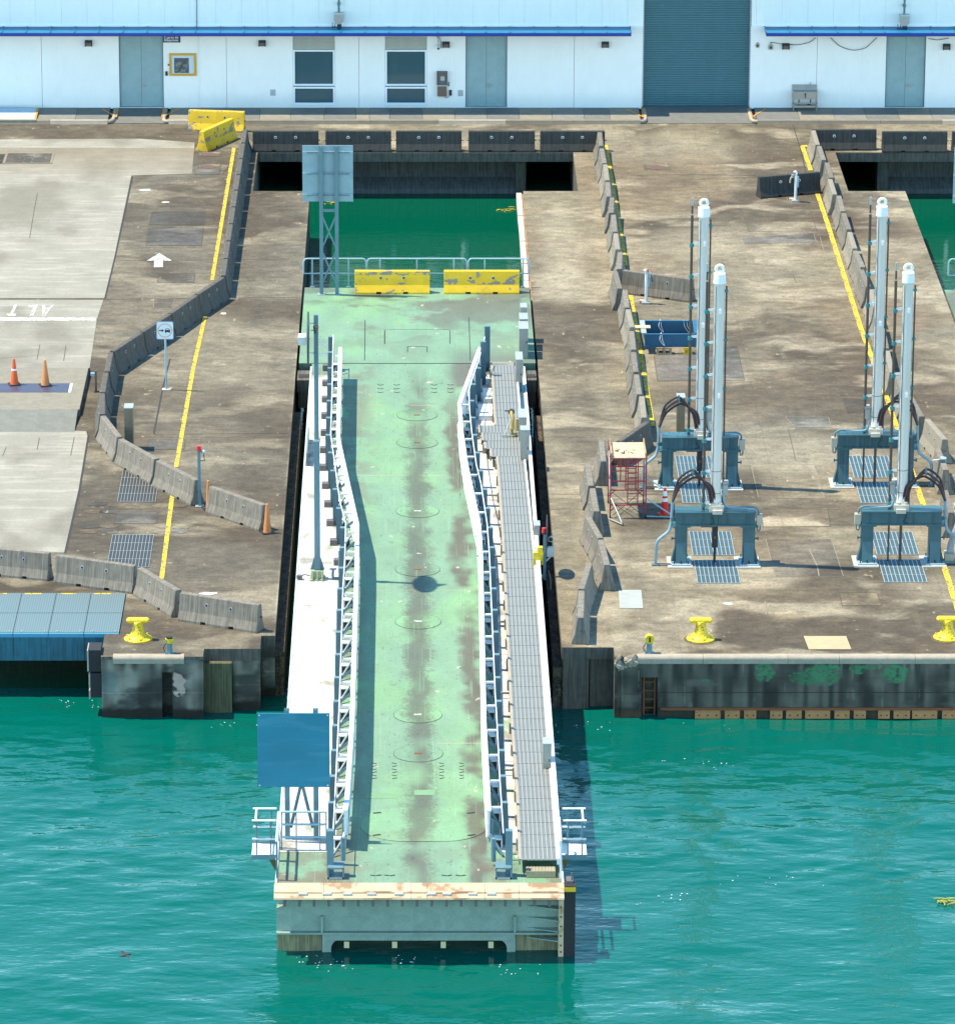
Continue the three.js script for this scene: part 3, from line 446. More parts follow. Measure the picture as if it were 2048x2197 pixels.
// ================================================================ BUILDING
const PAVE = 0.16, ZW = ZR(231, PAVE);
const W = (u, v) => onZ(u, v, ZW);
{
  const b = thing('terminal_building', 'long white panelled terminal building with blue canopies and a roller door', 'building');
  const yC = yAt(57, ZW), yTop = 9.5, uA = -250, uB = 2400;
  const op = [];                                            // openings [u0,u1,v0,v1,kind]
  op.push([257, 350, 76, 222, 'door'], [998, 1088, 76, 224, 'door'], [1896.5, 1986, 78, 226, 'door'], [629, 718, 78, 224, 'window'], [826, 915.5, 78, 224, 'window']);
  const O = op.map(([u0, u1, v0, v1, k]) => { const a = W(u0, v1), c = W(u1, v0); return { x0: a.x, x1: c.x, y0: k === 'door' ? PAVE + 0.02 : a.y, y1: Math.min(c.y, yC - 0.25), k }; });
  const rd = { x0: W(1377, 220).x, x1: W(1608, 220).x, y0: 0, y1: 6.0 };
  const joints = [uA, 90, 427, 486, 770, 1231, 1377].map(u => W(u, 150).x), joints2 = [1608, 1751, 2093, uB].map(u => W(u, 150).x);
  const panel = (x0, x1) => {
    const s = new THREE.Shape([[x0 + 0.008, 0.1], [x1 - 0.008, 0.1], [x1 - 0.008, yC], [x0 + 0.008, yC]].map(p => new THREE.Vector2(...p)));
    for (const o of O) if (o.x0 > x0 && o.x1 < x1) s.holes.push(new THREE.Path([[o.x0, o.y0], [o.x0, o.y1], [o.x1, o.y1], [o.x1, o.y0]].map(p => new THREE.Vector2(...p))));
    const g = new THREE.ExtrudeGeometry(s, { depth: 0.18, bevelEnabled: false }); g.translate(0, 0, ZW - 0.18); return boxUV(g);
  };
  for (const J of [joints, joints2]) for (let k = 0; k < J.length - 1; k++) part(b, 'wall_panel', panel(J[k], J[k + 1]), C.wall);
  const core = part(b, 'wall_core', mg([bb(joints[0], rd.x0 - 0.1, 0.1, yTop, ZW - 0.5, ZW - 0.28), bb(rd.x1 + 0.1, joints2[3], 0.1, yTop, ZW - 0.5, ZW - 0.28), bb(rd.x0 - 0.1, rd.x1 + 0.1, rd.y1, yTop, ZW - 0.5, ZW - 0.28)]), M(0.68, 0.72, 0.68, { rough: 0.9 }));
  part(b, 'side_wall', mg([bb(joints[0], joints[0] + 0.2, 0, yTop, ZW - 30, ZW - 0.5), bb(joints2[3] - 0.2, joints2[3], 0, yTop, ZW - 30, ZW - 0.5), bb(joints[0], joints2[3], 0, yTop, ZW - 30.2, ZW - 30)]), C.wall);
  part(b, 'roof', bb(joints[0] - 0.3, joints2[3] + 0.3, yTop, yTop + 0.25, ZW - 30.4, ZW + 0.25), C.galv);
  // upper cladding sheets
  for (let x = joints[0]; x < joints2[3] - 0.3; x += 1.22) {
    let x0 = x, x1 = Math.min(x + 1.22, joints2[3]);
    if (x1 <= rd.x0 + 0.05 || x0 >= rd.x1 - 0.05) { part(b, 'cladding_sheet', bb(x0 + 0.0025, x1 - 0.0025, yC + 0.03, yTop, ZW - 0.24, ZW - 0.035), C.wallUp); }
    else { if (x0 < rd.x0) part(b, 'cladding_sheet', bb(x0 + 0.004, rd.x0, yC + 0.03, yTop, ZW - 0.24, ZW - 0.035), C.wallUp); if (x1 > rd.x1) part(b, 'cladding_sheet', bb(rd.x1, x1 - 0.004, yC + 0.03, yTop, ZW - 0.24, ZW - 0.035), C.wallUp); part(b, 'cladding_sheet', bb(Math.max(x0, rd.x0) + 0.004, Math.min(x1, rd.x1) - 0.004, rd.y1, yTop, ZW - 0.24, ZW - 0.035), C.wallUp); }
  }
  part(b, 'flashing', mg([bb(joints[0], rd.x0, yC + 0.004, yC + 0.05, ZW - 0.1, ZW + 0.03), bb(rd.x1, joints2[3], yC + 0.004, yC + 0.05, ZW - 0.1, ZW + 0.03)]), C.frameWhite);
  // doors
  for (const o of O.filter(o => o.k === 'door')) {
    const zf = ZW - 0.12, xm = (o.x0 + o.x1) / 2;
    for (const s of [0, 1]) { const a = s ? xm + 0.006 : o.x0 + 0.035, c = s ? o.x1 - 0.035 : xm - 0.006, d = part(b, 'door', bb(a, c, o.y0 + 0.01, o.y1 - 0.02, zf - 0.05, zf), C.doorBlue); if (s) part(d, 'handle', mg([bx(0.05, 0.24, 0.03, xm + 0.09, 1.2, zf + 0.015), bx(0.16, 0.035, 0.04, xm + 0.15, 1.22, zf + 0.05)]), C.steel); }
    part(b, 'door_frame', mg([bb(o.x0, o.x0 + 0.03, o.y0, o.y1, zf - 0.1, ZW - 0.02), bb(o.x1 - 0.03, o.x1, o.y0, o.y1, zf - 0.1, ZW - 0.02), bb(o.x0 + 0.03, o.x1 - 0.03, o.y1 - 0.03, o.y1, zf - 0.1, ZW - 0.02), bb(o.x0, o.x1, PAVE, o.y0, zf - 0.1, ZW - 0.01)]), C.doorFrame);
  }
  // windows: louvre over a large and a small pane
  for (const o of O.filter(o => o.k === 'window')) {
    const xm = (o.x0 + o.x1) / 2, w = o.x1 - o.x0, yL = yAt(107, ZW), yM = yAt(185, ZW), zf = ZW - 0.06;
    const lv = part(b, 'louvre', bb(o.x0, o.x1, yL, o.y1, ZW - 0.17, ZW - 0.14), C.dark), sl = [];
    for (let y = yL + 0.05; y < o.y1; y += 0.085) { const g = bx(w - 0.02, 0.012, 0.1, 0, 0, 0); g.rotateX(0.6); g.translate(xm, y, ZW - 0.07); sl.push(g); } part(lv, 'louvre_slats', mg(sl), C.louvre);
    for (const [a, c] of [[yM + 0.03, yL], [o.y0, yM - 0.03]]) {
      const f = part(b, 'window', mg([bb(o.x0 + 0.01, o.x0 + 0.09, a, c, zf - 0.08, zf + 0.08), bb(o.x1 - 0.09, o.x1 - 0.01, a, c, zf - 0.08, zf + 0.08), bb(o.x0 + 0.09, o.x1 - 0.09, c - 0.08, c, zf - 0.08, zf + 0.08), bb(o.x0 + 0.09, o.x1 - 0.09, a, a + 0.08, zf - 0.08, zf + 0.08)]), C.frameWhite);
      part(f, 'pane', bb(o.x0 + 0.09, o.x1 - 0.09, a + 0.08, c - 0.08, zf - 0.02, zf), C.glass);
      if (0) part(f, 'blind', mg(Array.from({ length: Math.floor((c - a) / 0.12) }, (_, k) => bb(o.x0 + 0.12, o.x1 - 0.12, a + 0.1 + k * 0.12, a + 0.11 + k * 0.12, zf - 0.0, zf + 0.004))), C.blind ??= M(0.035, 0.075, 0.08, { rough: 0.4 }));
    }
    part(b, 'window_sill', bb(o.x0 - 0.03, o.x1 + 0.03, o.y0 - 0.05, o.y0 - 0.002, ZW - 0.05, ZW + 0.05), C.frameWhite);
  }
  // roller door
  { const zr = ZW - 0.45, L = []; const y0 = 0.16; for (let y = y0; y < rd.y1; y += 0.11) L.push(prismX([[zr, y], [zr + 0.03, y + 0.02], [zr + 0.03, y + 0.085], [zr, y + 0.108]], rd.x0 + 0.06, rd.x1 - 0.06));
    const d = part(b, 'roller_door', mg(L), C.roller); part(d, 'bottom_rail', bb(rd.x0 + 0.06, rd.x1 - 0.06, 0.05, 0.158, zr - 0.02, zr + 0.05), C.doorFrame); part(d, 'guide_rail', bb(rd.x0 + 0.002, rd.x0 + 0.06, 0.02, rd.y1, zr - 0.05, zr + 0.09), C.galv); part(d, 'guide_rail', bb(rd.x1 - 0.06, rd.x1 - 0.002, 0.02, rd.y1, zr - 0.05, zr + 0.09), C.galv);
    part(b, 'roller_jamb', mg([bb(rd.x0 - 0.1, rd.x0, 0.02, rd.y1, zr - 0.1, ZW - 0.19), bb(rd.x1, rd.x1 + 0.1, 0.02, rd.y1, zr - 0.1, ZW - 0.19), bb(rd.x0, rd.x1, rd.y1, rd.y1 + 0.1, zr - 0.1, ZW - 0.24)]), C.wall);
    part(b, 'inner_backing', bb(rd.x0 - 0.1, rd.x1 + 0.1, 0, rd.y1 + 0.2, zr - 0.3, zr - 0.1), C.dark); }
  // canopies
  const dep = 1.25, yf0 = yAt(71, ZW + dep), yf1 = yAt(78, ZW + dep);
  for (const [u0, u1] of [[-250, 1351], [1639, 2400]]) {
    const x0 = W(u0, 70).x, x1 = W(u1, 70).x, c = part(b, 'canopy', bb(x0, x1, yf1, yf0, ZW + dep - 0.03, ZW + dep), C.canopyDark);
    const n = Math.round((x1 - x0) / 1.13), st = (x1 - x0) / n;
    for (let k = 0; k < n; k++) { const a = x0 + k * st; part(c, 'canopy_sheet', prismX([[ZW, yC - 0.01], [ZW + dep - 0.04, yf0 - 0.02], [ZW + dep - 0.04, yf0 - 0.05], [ZW, yC - 0.05]], a + 0.01, a + st - 0.01), C.canopy); }
    for (let k = 0; k <= n; k++) part(c, 'canopy_rib', bar([x0 + k * st, yC + 0.012, ZW + 0.02], [x0 + k * st, yf0 + 0.005, ZW + dep - 0.05], 0.035, 0.05), C.canopy);
    for (const q of [[x0, x0 + 0.02], [x1 - 0.02, x1]]) part(c, 'canopy_end', prismX([[ZW, yC + 0.02], [ZW + dep, yf0], [ZW + dep, yf1], [ZW, yC - 0.2]], ...q), C.canopyDark);
    for (let k = 0; k < Math.floor(n / 3); k++) part(c, 'canopy_bracket', bar([x0 + (k * 3 + 1.5) * st, yC - 0.25, ZW], [x0 + (k * 3 + 1.5) * st, yf1 + 0.02, ZW + dep - 0.08], 0.05, 0.05), C.canopyDark);
  }
  // sidewalk slabs, kerb and ramps
  const zk = ZR(259, PAVE);
  const side = struct('sidewalk', bb(joints[0], joints2[3], -0.01, 0.012, ZW - 0.1, zk - 0.3), C.slabC);
  const us = [uA, -120, -20, 84, 168, 238], ur = [367, 430, 500, 560, 625, 696, 764, 793, 836, 906, 975, 1043, 1112, 1182, 1250, 1305, 1369], uq = [1616, 1707, 1782, 1850, 1920, 1990, 2060, 2140, 2220, 2400];
  [us, ur, uq].forEach(S => { for (let k = 0; k < S.length - 1; k++) part(side, 'paving_slab', bb(W(S[k], 231).x + 0.008, W(S[k + 1], 231).x - 0.008, 0.012, PAVE + 0.004 * (k % 2), ZW - 0.1, zk - 0.16), [C.slabA, C.slabC, C.slabB][(k * 7 + S.length) % 3]); });
  const kp = []; for (let k = 0; k <= 7; k++) { const a = Math.PI * k / 7; kp.push([zk - 0.09 + 0.11 * -Math.cos(a), PAVE - 0.06 + 0.1 * Math.sin(a)]); } kp.unshift([zk - 0.155, 0]); kp.push([zk + 0.06, 0]);
  for (const S of [us, ur, uq]) { const a = W(S[0], 231).x, c = W(S[S.length - 1], 231).x, n = Math.max(1, Math.round((c - a) / 3)); for (let k = 0; k < n; k++) part(side, 'kerb_stone', prismX(kp, lerp(a, c, k / n) + 0.006, lerp(a, c, (k + 1) / n) - 0.006), (k * 5 + S.length) % 4 === 1 ? C.kerbPale : C.kerb); }
  const kc = (x, s) => part(side, 'kerb_return', tube([[x - s * 0.05, PAVE - 0.06, zk - 0.09], [x + s * 0.12, PAVE - 0.06, zk - 0.12], [x + s * 0.22, PAVE - 0.06, zk - 0.35], [x + s * 0.25, PAVE - 0.06, zk - 0.9], [x + s * 0.26, PAVE - 0.06, ZW + 0.2]], 0.09, 24, 8), C.kerbPale);
  kc(W(238, 231).x, 1); kc(W(367, 231).x, -1); kc(W(1369, 231).x, 1); kc(W(1616, 231).x, -1);
  const apron = (u0, u1) => part(side, 'door_apron', prismX([[ZW - 0.4, 0.01], [ZW - 0.4, PAVE], [ZW + 0.3, PAVE - 0.01], [zk - 0.1, 0.02], [zk - 0.1, 0.01]], W(u0, 231).x, W(u1, 231).x), C.slabC);
  apron(244, 361); apron(1375, 1610);
  for (const [u, s] of [[255, -1], [351, 1], [1376, -1], [1606, 1]]) {          // orange edge stripes at the ramp flares
    const x = W(u, 231).x; part(side, 'orange_stripe', mg([bar([x, PAVE + 0.012, ZW + 0.06], [x - s * -0.02, PAVE + 0.012, zk - 0.75], 0.07, 0.008), bar([x, PAVE + 0.012, zk - 0.72], [x + s * 0.75, PAVE + 0.012, ZW + 0.35], 0.075, 0.008)]), C.orangePaint);
  }
  { const a = W(-200, 231).x, c = W(82, 231).x, t = thing('ramp_plate', 'pale blue metal ramp plate with orange edge lying on the sidewalk', 'ramp', [0, PAVE, 0]); part(t, 'plate', prismX([[ZW + 0.75, 0.16], [zk - 0.2, 0.03], [zk - 0.2, 0.01], [ZW + 0.75, 0.01]], a, c), M(0.42, 0.56, 0.66, { rough: 0.5, map: T.grime })); part(t, 'front_lip', bb(a, c + 0.1, -0.02, 0.05, zk - 0.2, zk + 0.02), C.kerbPale); part(t, 'orange_edge', bar([c + 0.05, 0.17, ZW + 0.75], [c + 0.05, 0.05, zk - 0.18], 0.1, 0.02), C.orangePaint); }
}
// ---------------------------------------------------------------- things fixed to the building
function wallBox(u0, u1, v0, v1, d, mat) { const a = W(u0, v1), c = W(u1, v0); return bb(a.x, c.x, a.y, c.y, ZW + 0.005, ZW + d); }
{
  const lamp = (u, v, label) => { const p = W(u, v), t = thing('wall_light', label, 'wall light', [p.x, p.y, ZW], 0, 'wall lights under the canopy'); part(t, 'housing', mg([bx(0.34, 0.1, 0.2, 0, 0.1, 0.1), bx(0.03, 0.28, 0.2, -0.155, 0, 0.1), bx(0.03, 0.28, 0.2, 0.155, 0, 0.1), bx(0.34, 0.28, 0.04, 0, 0, 0.03)]), C.dark); part(t, 'lens', bx(0.27, 0.17, 0.1, 0, -0.04, 0.1), C.greyPlastic); };
  lamp(190.5, 92.5, 'dark box wall light beside the blue double door at the left'); lamp(562.5, 92.5, 'dark box wall light next to the louvred window left of the other one'); lamp(956.5, 95.5, 'dark box wall light between the security camera and a blue double door'); lamp(1297.5, 95.5, 'dark box wall light at the canopy end near the roller door'); lamp(1684.5, 99, 'dark box wall light below a sagging cable above the sink'); lamp(2029, 100, 'dark box wall light right of the blue double door beyond the sink');
  // machine-room sign
  { const a = W(350, 91), c = W(387, 71), t = thing('room_sign', 'dark blue room sign with white lettering under the canopy', 'sign', [(a.x + c.x) / 2, (a.y + c.y) / 2, ZW]); part(t, 'panel', bx(c.x - a.x, c.y - a.y, 0.02, 0, 0, 0.015), M(0.006, 0.03, 0.09, { rough: 0.5 })); const s1 = text('Cuarto de', 0.105, 0.006), s2 = text('Máquinas', 0.105, 0.006); s1.translate(-0.02, 0.02, 0.026); s2.translate(-0.02, -0.125, 0.026); part(t, 'lettering', mg([s1, s2]), C.white); }
  { const a = W(364, 162), c = W(421, 114), w = c.x - a.x, h = c.y - a.y, t = thing('map_board', 'yellow framed board with an aerial site map beside a blue door', 'notice board', [(a.x + c.x) / 2, (a.y + c.y) / 2, ZW]);
    part(t, 'frame', mg([bx(w, 0.1, 0.07, 0, h / 2 - 0.05, 0.035), bx(w, 0.1, 0.07, 0, -h / 2 + 0.05, 0.035), bx(0.1, h - 0.2, 0.07, -w / 2 + 0.05, 0, 0.035), bx(0.1, h - 0.2, 0.07, w / 2 - 0.05, 0, 0.035)]), M(0.62, 0.33, 0.012, { rough: 0.5, map: T.grime }));
    part(t, 'paper', bx(w - 0.2, h - 0.2, 0.02, 0, 0, 0.02), M(0.55, 0.62, 0.66, { rough: 0.7 }));
    const mp = dataTex(128, 128, (i, j) => { const x = i / 128, y = j / 128, n = fbm(x * 6, y * 6, 4), d = Math.abs((x - 0.25) - (y - 0.1) * 0.75) , q = sm(0.55, 0.7, n); let c = [lerp(0.05, 0.10, n), lerp(0.07, 0.12, n), lerp(0.10, 0.13, n)]; if (d < 0.1) c = [0.05, 0.07, 0.05]; return c.map((v, k) => lerp(v, [0.22, 0.25, 0.22][k], q * 0.7)); }, true, false);
    const g = new THREE.PlaneGeometry(w * 0.55, h - 0.36); g.translate(-0.06, -0.05, 0.033); part(t, 'printed_map', g, M(1, 1, 1, { map: mp, rough: 0.6 })); part(t, 'lock', bx(0.07, 0.07, 0.05, -w / 2 - 0.035, -0.02, 0.03), C.dark); }
  one('card_reader', 'small black card reader beside the yellow framed map board', 'card reader', mg([wallBox(355, 360, 153, 162, 0.05), wallBox(356, 359, 155, 157, 0.055)]), C.dark);
  one('access_plate', 'small grey blue access plate on the wall left of the windows', 'access plate', mg([wallBox(580, 591, 192, 205, 0.02), wallBox(581, 590, 193, 204, 0.026)]), C.galv);
  one('access_plate', 'small grey blue access plate between the telephone and the door', 'access plate', mg([wallBox(982, 993, 193, 206, 0.02), wallBox(983, 992, 194, 205, 0.026)]), C.galv);
  one('vertical_conduit', 'thin dark vertical conduit on the upper wall above the map board', 'conduit', (() => { const p = W(422.5, 56), q = W(422, -60); return mg([rod([p.x, p.y, ZW + 0.02], [q.x, 9, ZW + 0.02], 0.02), bx(0.06, 0.06, 0.04, p.x, p.y + 0.2, ZW)]); })(), C.doorFrame);
  one('wall_trunking', 'slim white vertical trunking on the wall right of the map board', 'conduit', (() => { const a = W(427, 231), q = W(426, 78); return mg([bb(a.x - 0.03, a.x + 0.03, PAVE, q.y, ZW + 0.001, ZW + 0.04), bb(a.x - 0.05, a.x + 0.05, 2.3, 2.4, ZW + 0.001, ZW + 0.06)]); })(), C.wallUp);
  // pay phone
  { const p = W(948, 180), t = thing('wall_telephone', 'grey and brown telephone box with cord mounted between window and door', 'telephone', [p.x, p.y, ZW]); part(t, 'housing', mg([bx(0.42, 0.62, 0.16, 0, 0.3, 0.08), bx(0.5, 0.03, 0.26, 0, 0.62, 0.13), bx(0.03, 0.6, 0.24, -0.235, 0.3, 0.12), bx(0.03, 0.6, 0.24, 0.235, 0.3, 0.12)]), C.greyPlastic); part(t, 'keypad', bx(0.2, 0.2, 0.02, 0.02, 0.3, 0.17), C.galv); part(t, 'shelf', bx(0.46, 0.05, 0.3, 0, -0.03, 0.15), C.galv); part(t, 'lower_box', bx(0.44, 0.5, 0.2, 0, -0.32, 0.1), M(0.15, 0.10, 0.07, { rough: 0.6 })); part(t, 'side_device', mg([bx(0.12, 0.26, 0.1, 0.4, -0.42, 0.05), bx(0.04, 0.2, 0.06, 0.32, 0, 0.05)]), C.dark); part(t, 'cord', tube([[0.1, -0.57, 0.1], [0.18, -0.66, 0.1], [0.34, -0.6, 0.06]], 0.012, 12, 5), C.dark); }
  // security camera
  { const p = W(940, 92), t = thing('security_camera', 'small white security camera hanging below the canopy', 'camera', [p.x, p.y, ZW]); part(t, 'bracket', mg([rod([0, 0.3, 0.15], [0, 0.05, 0.2], 0.03), bx(0.16, 0.03, 0.16, 0, 0.3, 0.12)]), C.galv); const h = cy(0.07, 0.07, 0.3, 0, 0, 0, 12, 'z'); h.rotateX(0.5); h.translate(0, -0.12, 0.25); part(t, 'body', h, C.white); const l = cy(0.055, 0.055, 0.02, 0, 0, 0, 12, 'z'); l.rotateX(0.5); l.translate(0, -0.2, 0.4); part(t, 'lens', l, C.dark); part(t, 'cable', tube([[0.05, 0.3, 0.1], [0.14, 0, 0.05], [0.1, -0.25, 0.05]], 0.012, 10, 5), C.dark); }
  // flood lights over the canopy
  for (const [u, v, label] of [[727, 40, 'grey floodlight on a pole above the canopy over the left window'], [1937, 44, 'grey floodlight on a pole above the canopy over the right hand door']]) { const p = W(u, v), t = thing('floodlight', label, 'floodlight', [p.x, p.y, ZW]); part(t, 'pole', mg([rod([0, -0.3, 0.25], [0, 2.4, 0.25], 0.05), bx(0.14, 0.1, 0.3, 0, 0.75, 0.15), bx(0.14, 0.1, 0.3, 0, 1.5, 0.15)]), C.blueGrey); part(t, 'head', mg([bx(0.46, 0.08, 0.36, 0, 0.34, 0.45), cy(0.23, 0.23, 0.3, 0, 0.08, 0.45, 18, 'z'), bx(0.46, 0.3, 0.28, 0, 0.18, 0.42)]), C.galv); part(t, 'lens', cy(0.2, 0.2, 0.02, 0, 0.06, 0.61, 18, 'z'), C.steel); part(t, 'bracket', mg([bx(0.2, 0.3, 0.1, 0.02, -0.25, 0.4), bar([-0.3, -0.3, 0.4], [-0.3, -0.1, 0.4], 0.03), bar([-0.2, -0.3, 0.4], [-0.16, -0.1, 0.4], 0.03), bx(0.5, 0.04, 0.06, -0.1, -0.32, 0.4)]), C.dark); }
  // alarm devices and sagging cables
  { const p = W(1624, 97), t = thing('alarm_bell', 'small cream oval alarm fitting right of the roller door', 'alarm', [p.x, p.y, ZW]); const g = new THREE.SphereGeometry(0.13, 12, 8); g.scale(0.8, 1.1, 0.5); part(t, 'cover', g, C.cabinetBeige); part(t, 'sounder', cy(0.05, 0.05, 0.05, 0, 0, 0.07, 10, 'z'), C.dark); }
  { const p = W(1652, 98), t = thing('wall_sensor', 'small cream wall sensor with a bracket under the canopy end', 'sensor', [p.x, p.y, ZW]); part(t, 'body', bx(0.2, 0.22, 0.12, 0, -0.06, 0.06), C.cabinetBeige); part(t, 'eye', bx(0.08, 0.1, 0.04, 0.01, -0.06, 0.13), C.dark); part(t, 'bracket', bx(0.1, 0.12, 0.06, 0, 0.12, 0.04), C.galv); }
  const cab = (pts, label) => one('sagging_cable', label, 'cable', tube(pts.map(([u, v]) => { const p = W(u, v); return [p.x, p.y, ZW + 0.06]; }), 0.018, 24, 5), C.greyPlastic);
  cab([[1652, 90], [1680, 94], [1710, 95.5], [1735, 90], [1749, 80]], 'grey cable drooping from the sensor past the wall light'); cab([[1780, 80], [1800, 98], [1828, 107], [1855, 102], [1880, 80]], 'grey cable sagging in a deep loop above the white wall panel'); cab([[1990, 82], [2010, 85], [2034, 81]], 'short grey cable sagging beside the blue door frame at right');
  // stainless steel sink
  { const a = W(1697, 236), c = W(1750, 236), x = (a.x + c.x) / 2, w = 1.18, t = thing('steel_sink', 'double bowl stainless steel sink on legs against the white wall', 'sink', [x, PAVE + 0.005, ZW + 0.38]);
    const top = yAt(189, ZW + 0.1) - PAVE; part(t, 'basin', mg([bx(w, 0.04, 0.06, 0, top - 0.1, 0.27), bx(w, 0.04, 0.06, 0, top - 0.1, -0.27), ...[-0.56, 0, 0.56].map(q => bx(0.06, 0.04, 0.5, q, top - 0.1, 0)), ...[-0.28, 0.28].map(q => bx(0.48, 0.3, 0.5, q, top - 0.28, 0))]), C.steel);
    part(t, 'splash_back', bx(w, 0.26, 0.025, 0, top + 0.03, -0.32), C.steel); for (const [sx, sz] of [[-1, 1], [1, 1], [-1, -1], [1, -1]]) part(t, 'leg', bx(0.05, top - 0.1, 0.05, sx * 0.55, (top - 0.1) / 2, sz * 0.26), C.steel); part(t, 'lower_rail', mg([bx(w, 0.05, 0.05, 0, top - 0.62, 0.26), bx(w, 0.03, 0.5, 0, 0.22, 0)]), C.steel); part(t, 'drain_pipe', mg([tube([[-0.28, top - 0.4, 0], [-0.28, top - 0.7, 0], [-0.34, 0.3, 0.05]], 0.03, 12, 6), tube([[0.28, top - 0.4, 0], [0.26, top - 0.75, 0], [0.1, 0.3, 0.02]], 0.03, 12, 6)]), C.dark); part(t, 'tap', mg([rod([0.28, top + 0.1, -0.3], [0.28, top + 0.28, -0.3], 0.02), rod([0.28, top + 0.26, -0.3], [0.28, top + 0.24, -0.16], 0.018)]), C.steel); }
}
// ================================================================ BARRIERS
function each(parent, name, list, mat) { for (const g of list) part(parent, name, g, mat); }
function stuffPart(parent, name, geo, mat) { const m = part(parent, name, geo, mat); m.userData.kind = 'stuff'; return m; }
const BL = 3.05;
function makeBarrier(label, mat, group, sleeveMat = C.galv, seed = 1) {
  const t = thing('concrete_barrier', label, 'barrier', [0, 0, 0], 0, group);
  part(t, 'body', barrierGeo[seed % barrierGeo.length], mat);
  for (const s of [-1, 1]) { const sl = part(t, 'lifting_sleeve', cy(0.07, 0.07, 0.3, s * 0.47, 0.66, 0, 12, 'z'), sleeveMat); part(sl, 'bore', cy(0.042, 0.042, 0.308, s * 0.47, 0.66, 0, 10, 'z'), C.dark); part(t, 'pin_loop', tube([[s * (BL / 2 - 0.02), 0.5, -0.05], [s * (BL / 2 + 0.08), 0.5, -0.03], [s * (BL / 2 + 0.08), 0.5, 0.03], [s * (BL / 2 - 0.02), 0.5, 0.05]], 0.013, 10, 5), C.rodDark); }
  return t;
}
const barrierGeo = [0, 1, 2].map(k => {
  const P = [[-0.30, 0.0], [-0.30, 0.075], [-0.185, 0.36], [-0.105, 0.93], [-0.085, 0.95], [0.085, 0.95], [0.105, 0.93], [0.185, 0.36], [0.30, 0.075], [0.30, 0.0]];
  const s = new THREE.Shape(P.map(p => new THREE.Vector2(...p))), g = new THREE.ExtrudeGeometry(s, { depth: BL, bevelEnabled: true, bevelSize: 0.012, bevelThickness: 0.012, bevelSegments: 1, bevelOffset: -0.012 }); g.translate(0, 0, -BL / 2); g.rotateY(Math.PI / 2);
  const ev = new Evaluator(); ev.attributes = ['position', 'normal', 'uv']; let a = new Brush(g); a.updateMatrixWorld();
  for (const x of [-0.55, 0.55]) { const c = new Brush(new THREE.BoxGeometry(0.2, 0.2, 1)); c.position.set(x, 0, 0); c.updateMatrixWorld(); a = ev.evaluate(a, c, SUBTRACTION); a.updateMatrixWorld(); }
  const q = boxUV(a.geometry), uv = q.attributes.uv; for (let i = 0; i < uv.count; i++) uv.setXY(i, uv.getX(i) + k * 1.37, uv.getY(i) + k * 0.61); return q;
});
T.chip = dataTex(512, 256, (i, j) => { const x = i / 512 * 4, y = j / 256 * 1, n = fbm(x * 4 + 3, y * 6, 4), lo = 1 - sm(0.0, 0.5, y), c = sm(0.62, 0.66, n + 0.22 * lo - 0.1), s = lerp(0.85, 1.08, fbm(x * 2, y * 3, 3)); return [lerp(0.76, 0.26, c) * s, lerp(0.47, 0.235, c) * s, lerp(0.012, 0.19, c) * s]; });
T.chip.repeat.set(0.25, 1);
const yellowChip = M(1, 1, 1, { map: T.chip, rough: 0.65, bump: 0.003 });
const ORD = ['first', 'second', 'third', 'fourth', 'fifth', 'sixth', 'seventh', 'eighth', 'ninth', 'tenth', 'eleventh', 'twelfth', 'thirteenth', 'fourteenth', 'fifteenth', 'sixteenth', 'seventeenth', 'eighteenth'];
const protos = {};
function barrier(u0, v0, u1, v1, mat, label, group, yb = 0, k = 0, sleeve) {
  const a = G(u0, v0, 0.94 + yb), b = G(u1, v1, 0.94 + yb), key = mat.uuid + (k % 3), L = Math.hypot(b.x - a.x, b.z - a.z), turn = Math.atan2(-(b.z - a.z), b.x - a.x), pos = [(a.x + b.x) / 2, yb, (a.z + b.z) / 2];
  let o; if (!protos[key]) { o = protos[key] = makeBarrier(label, mat, group, sleeve, k); o.position.set(...pos); o.rotation.set(0, turn, 0); o.userData.group = group; if (!group) delete o.userData.group; }
  else { o = dup(protos[key], pos, turn, label); if (group) o.userData.group = group; else delete o.userData.group; }
  o.scale.x = Math.min(1.12, Math.max(0.86, L / (BL + 0.03))); return o;
}
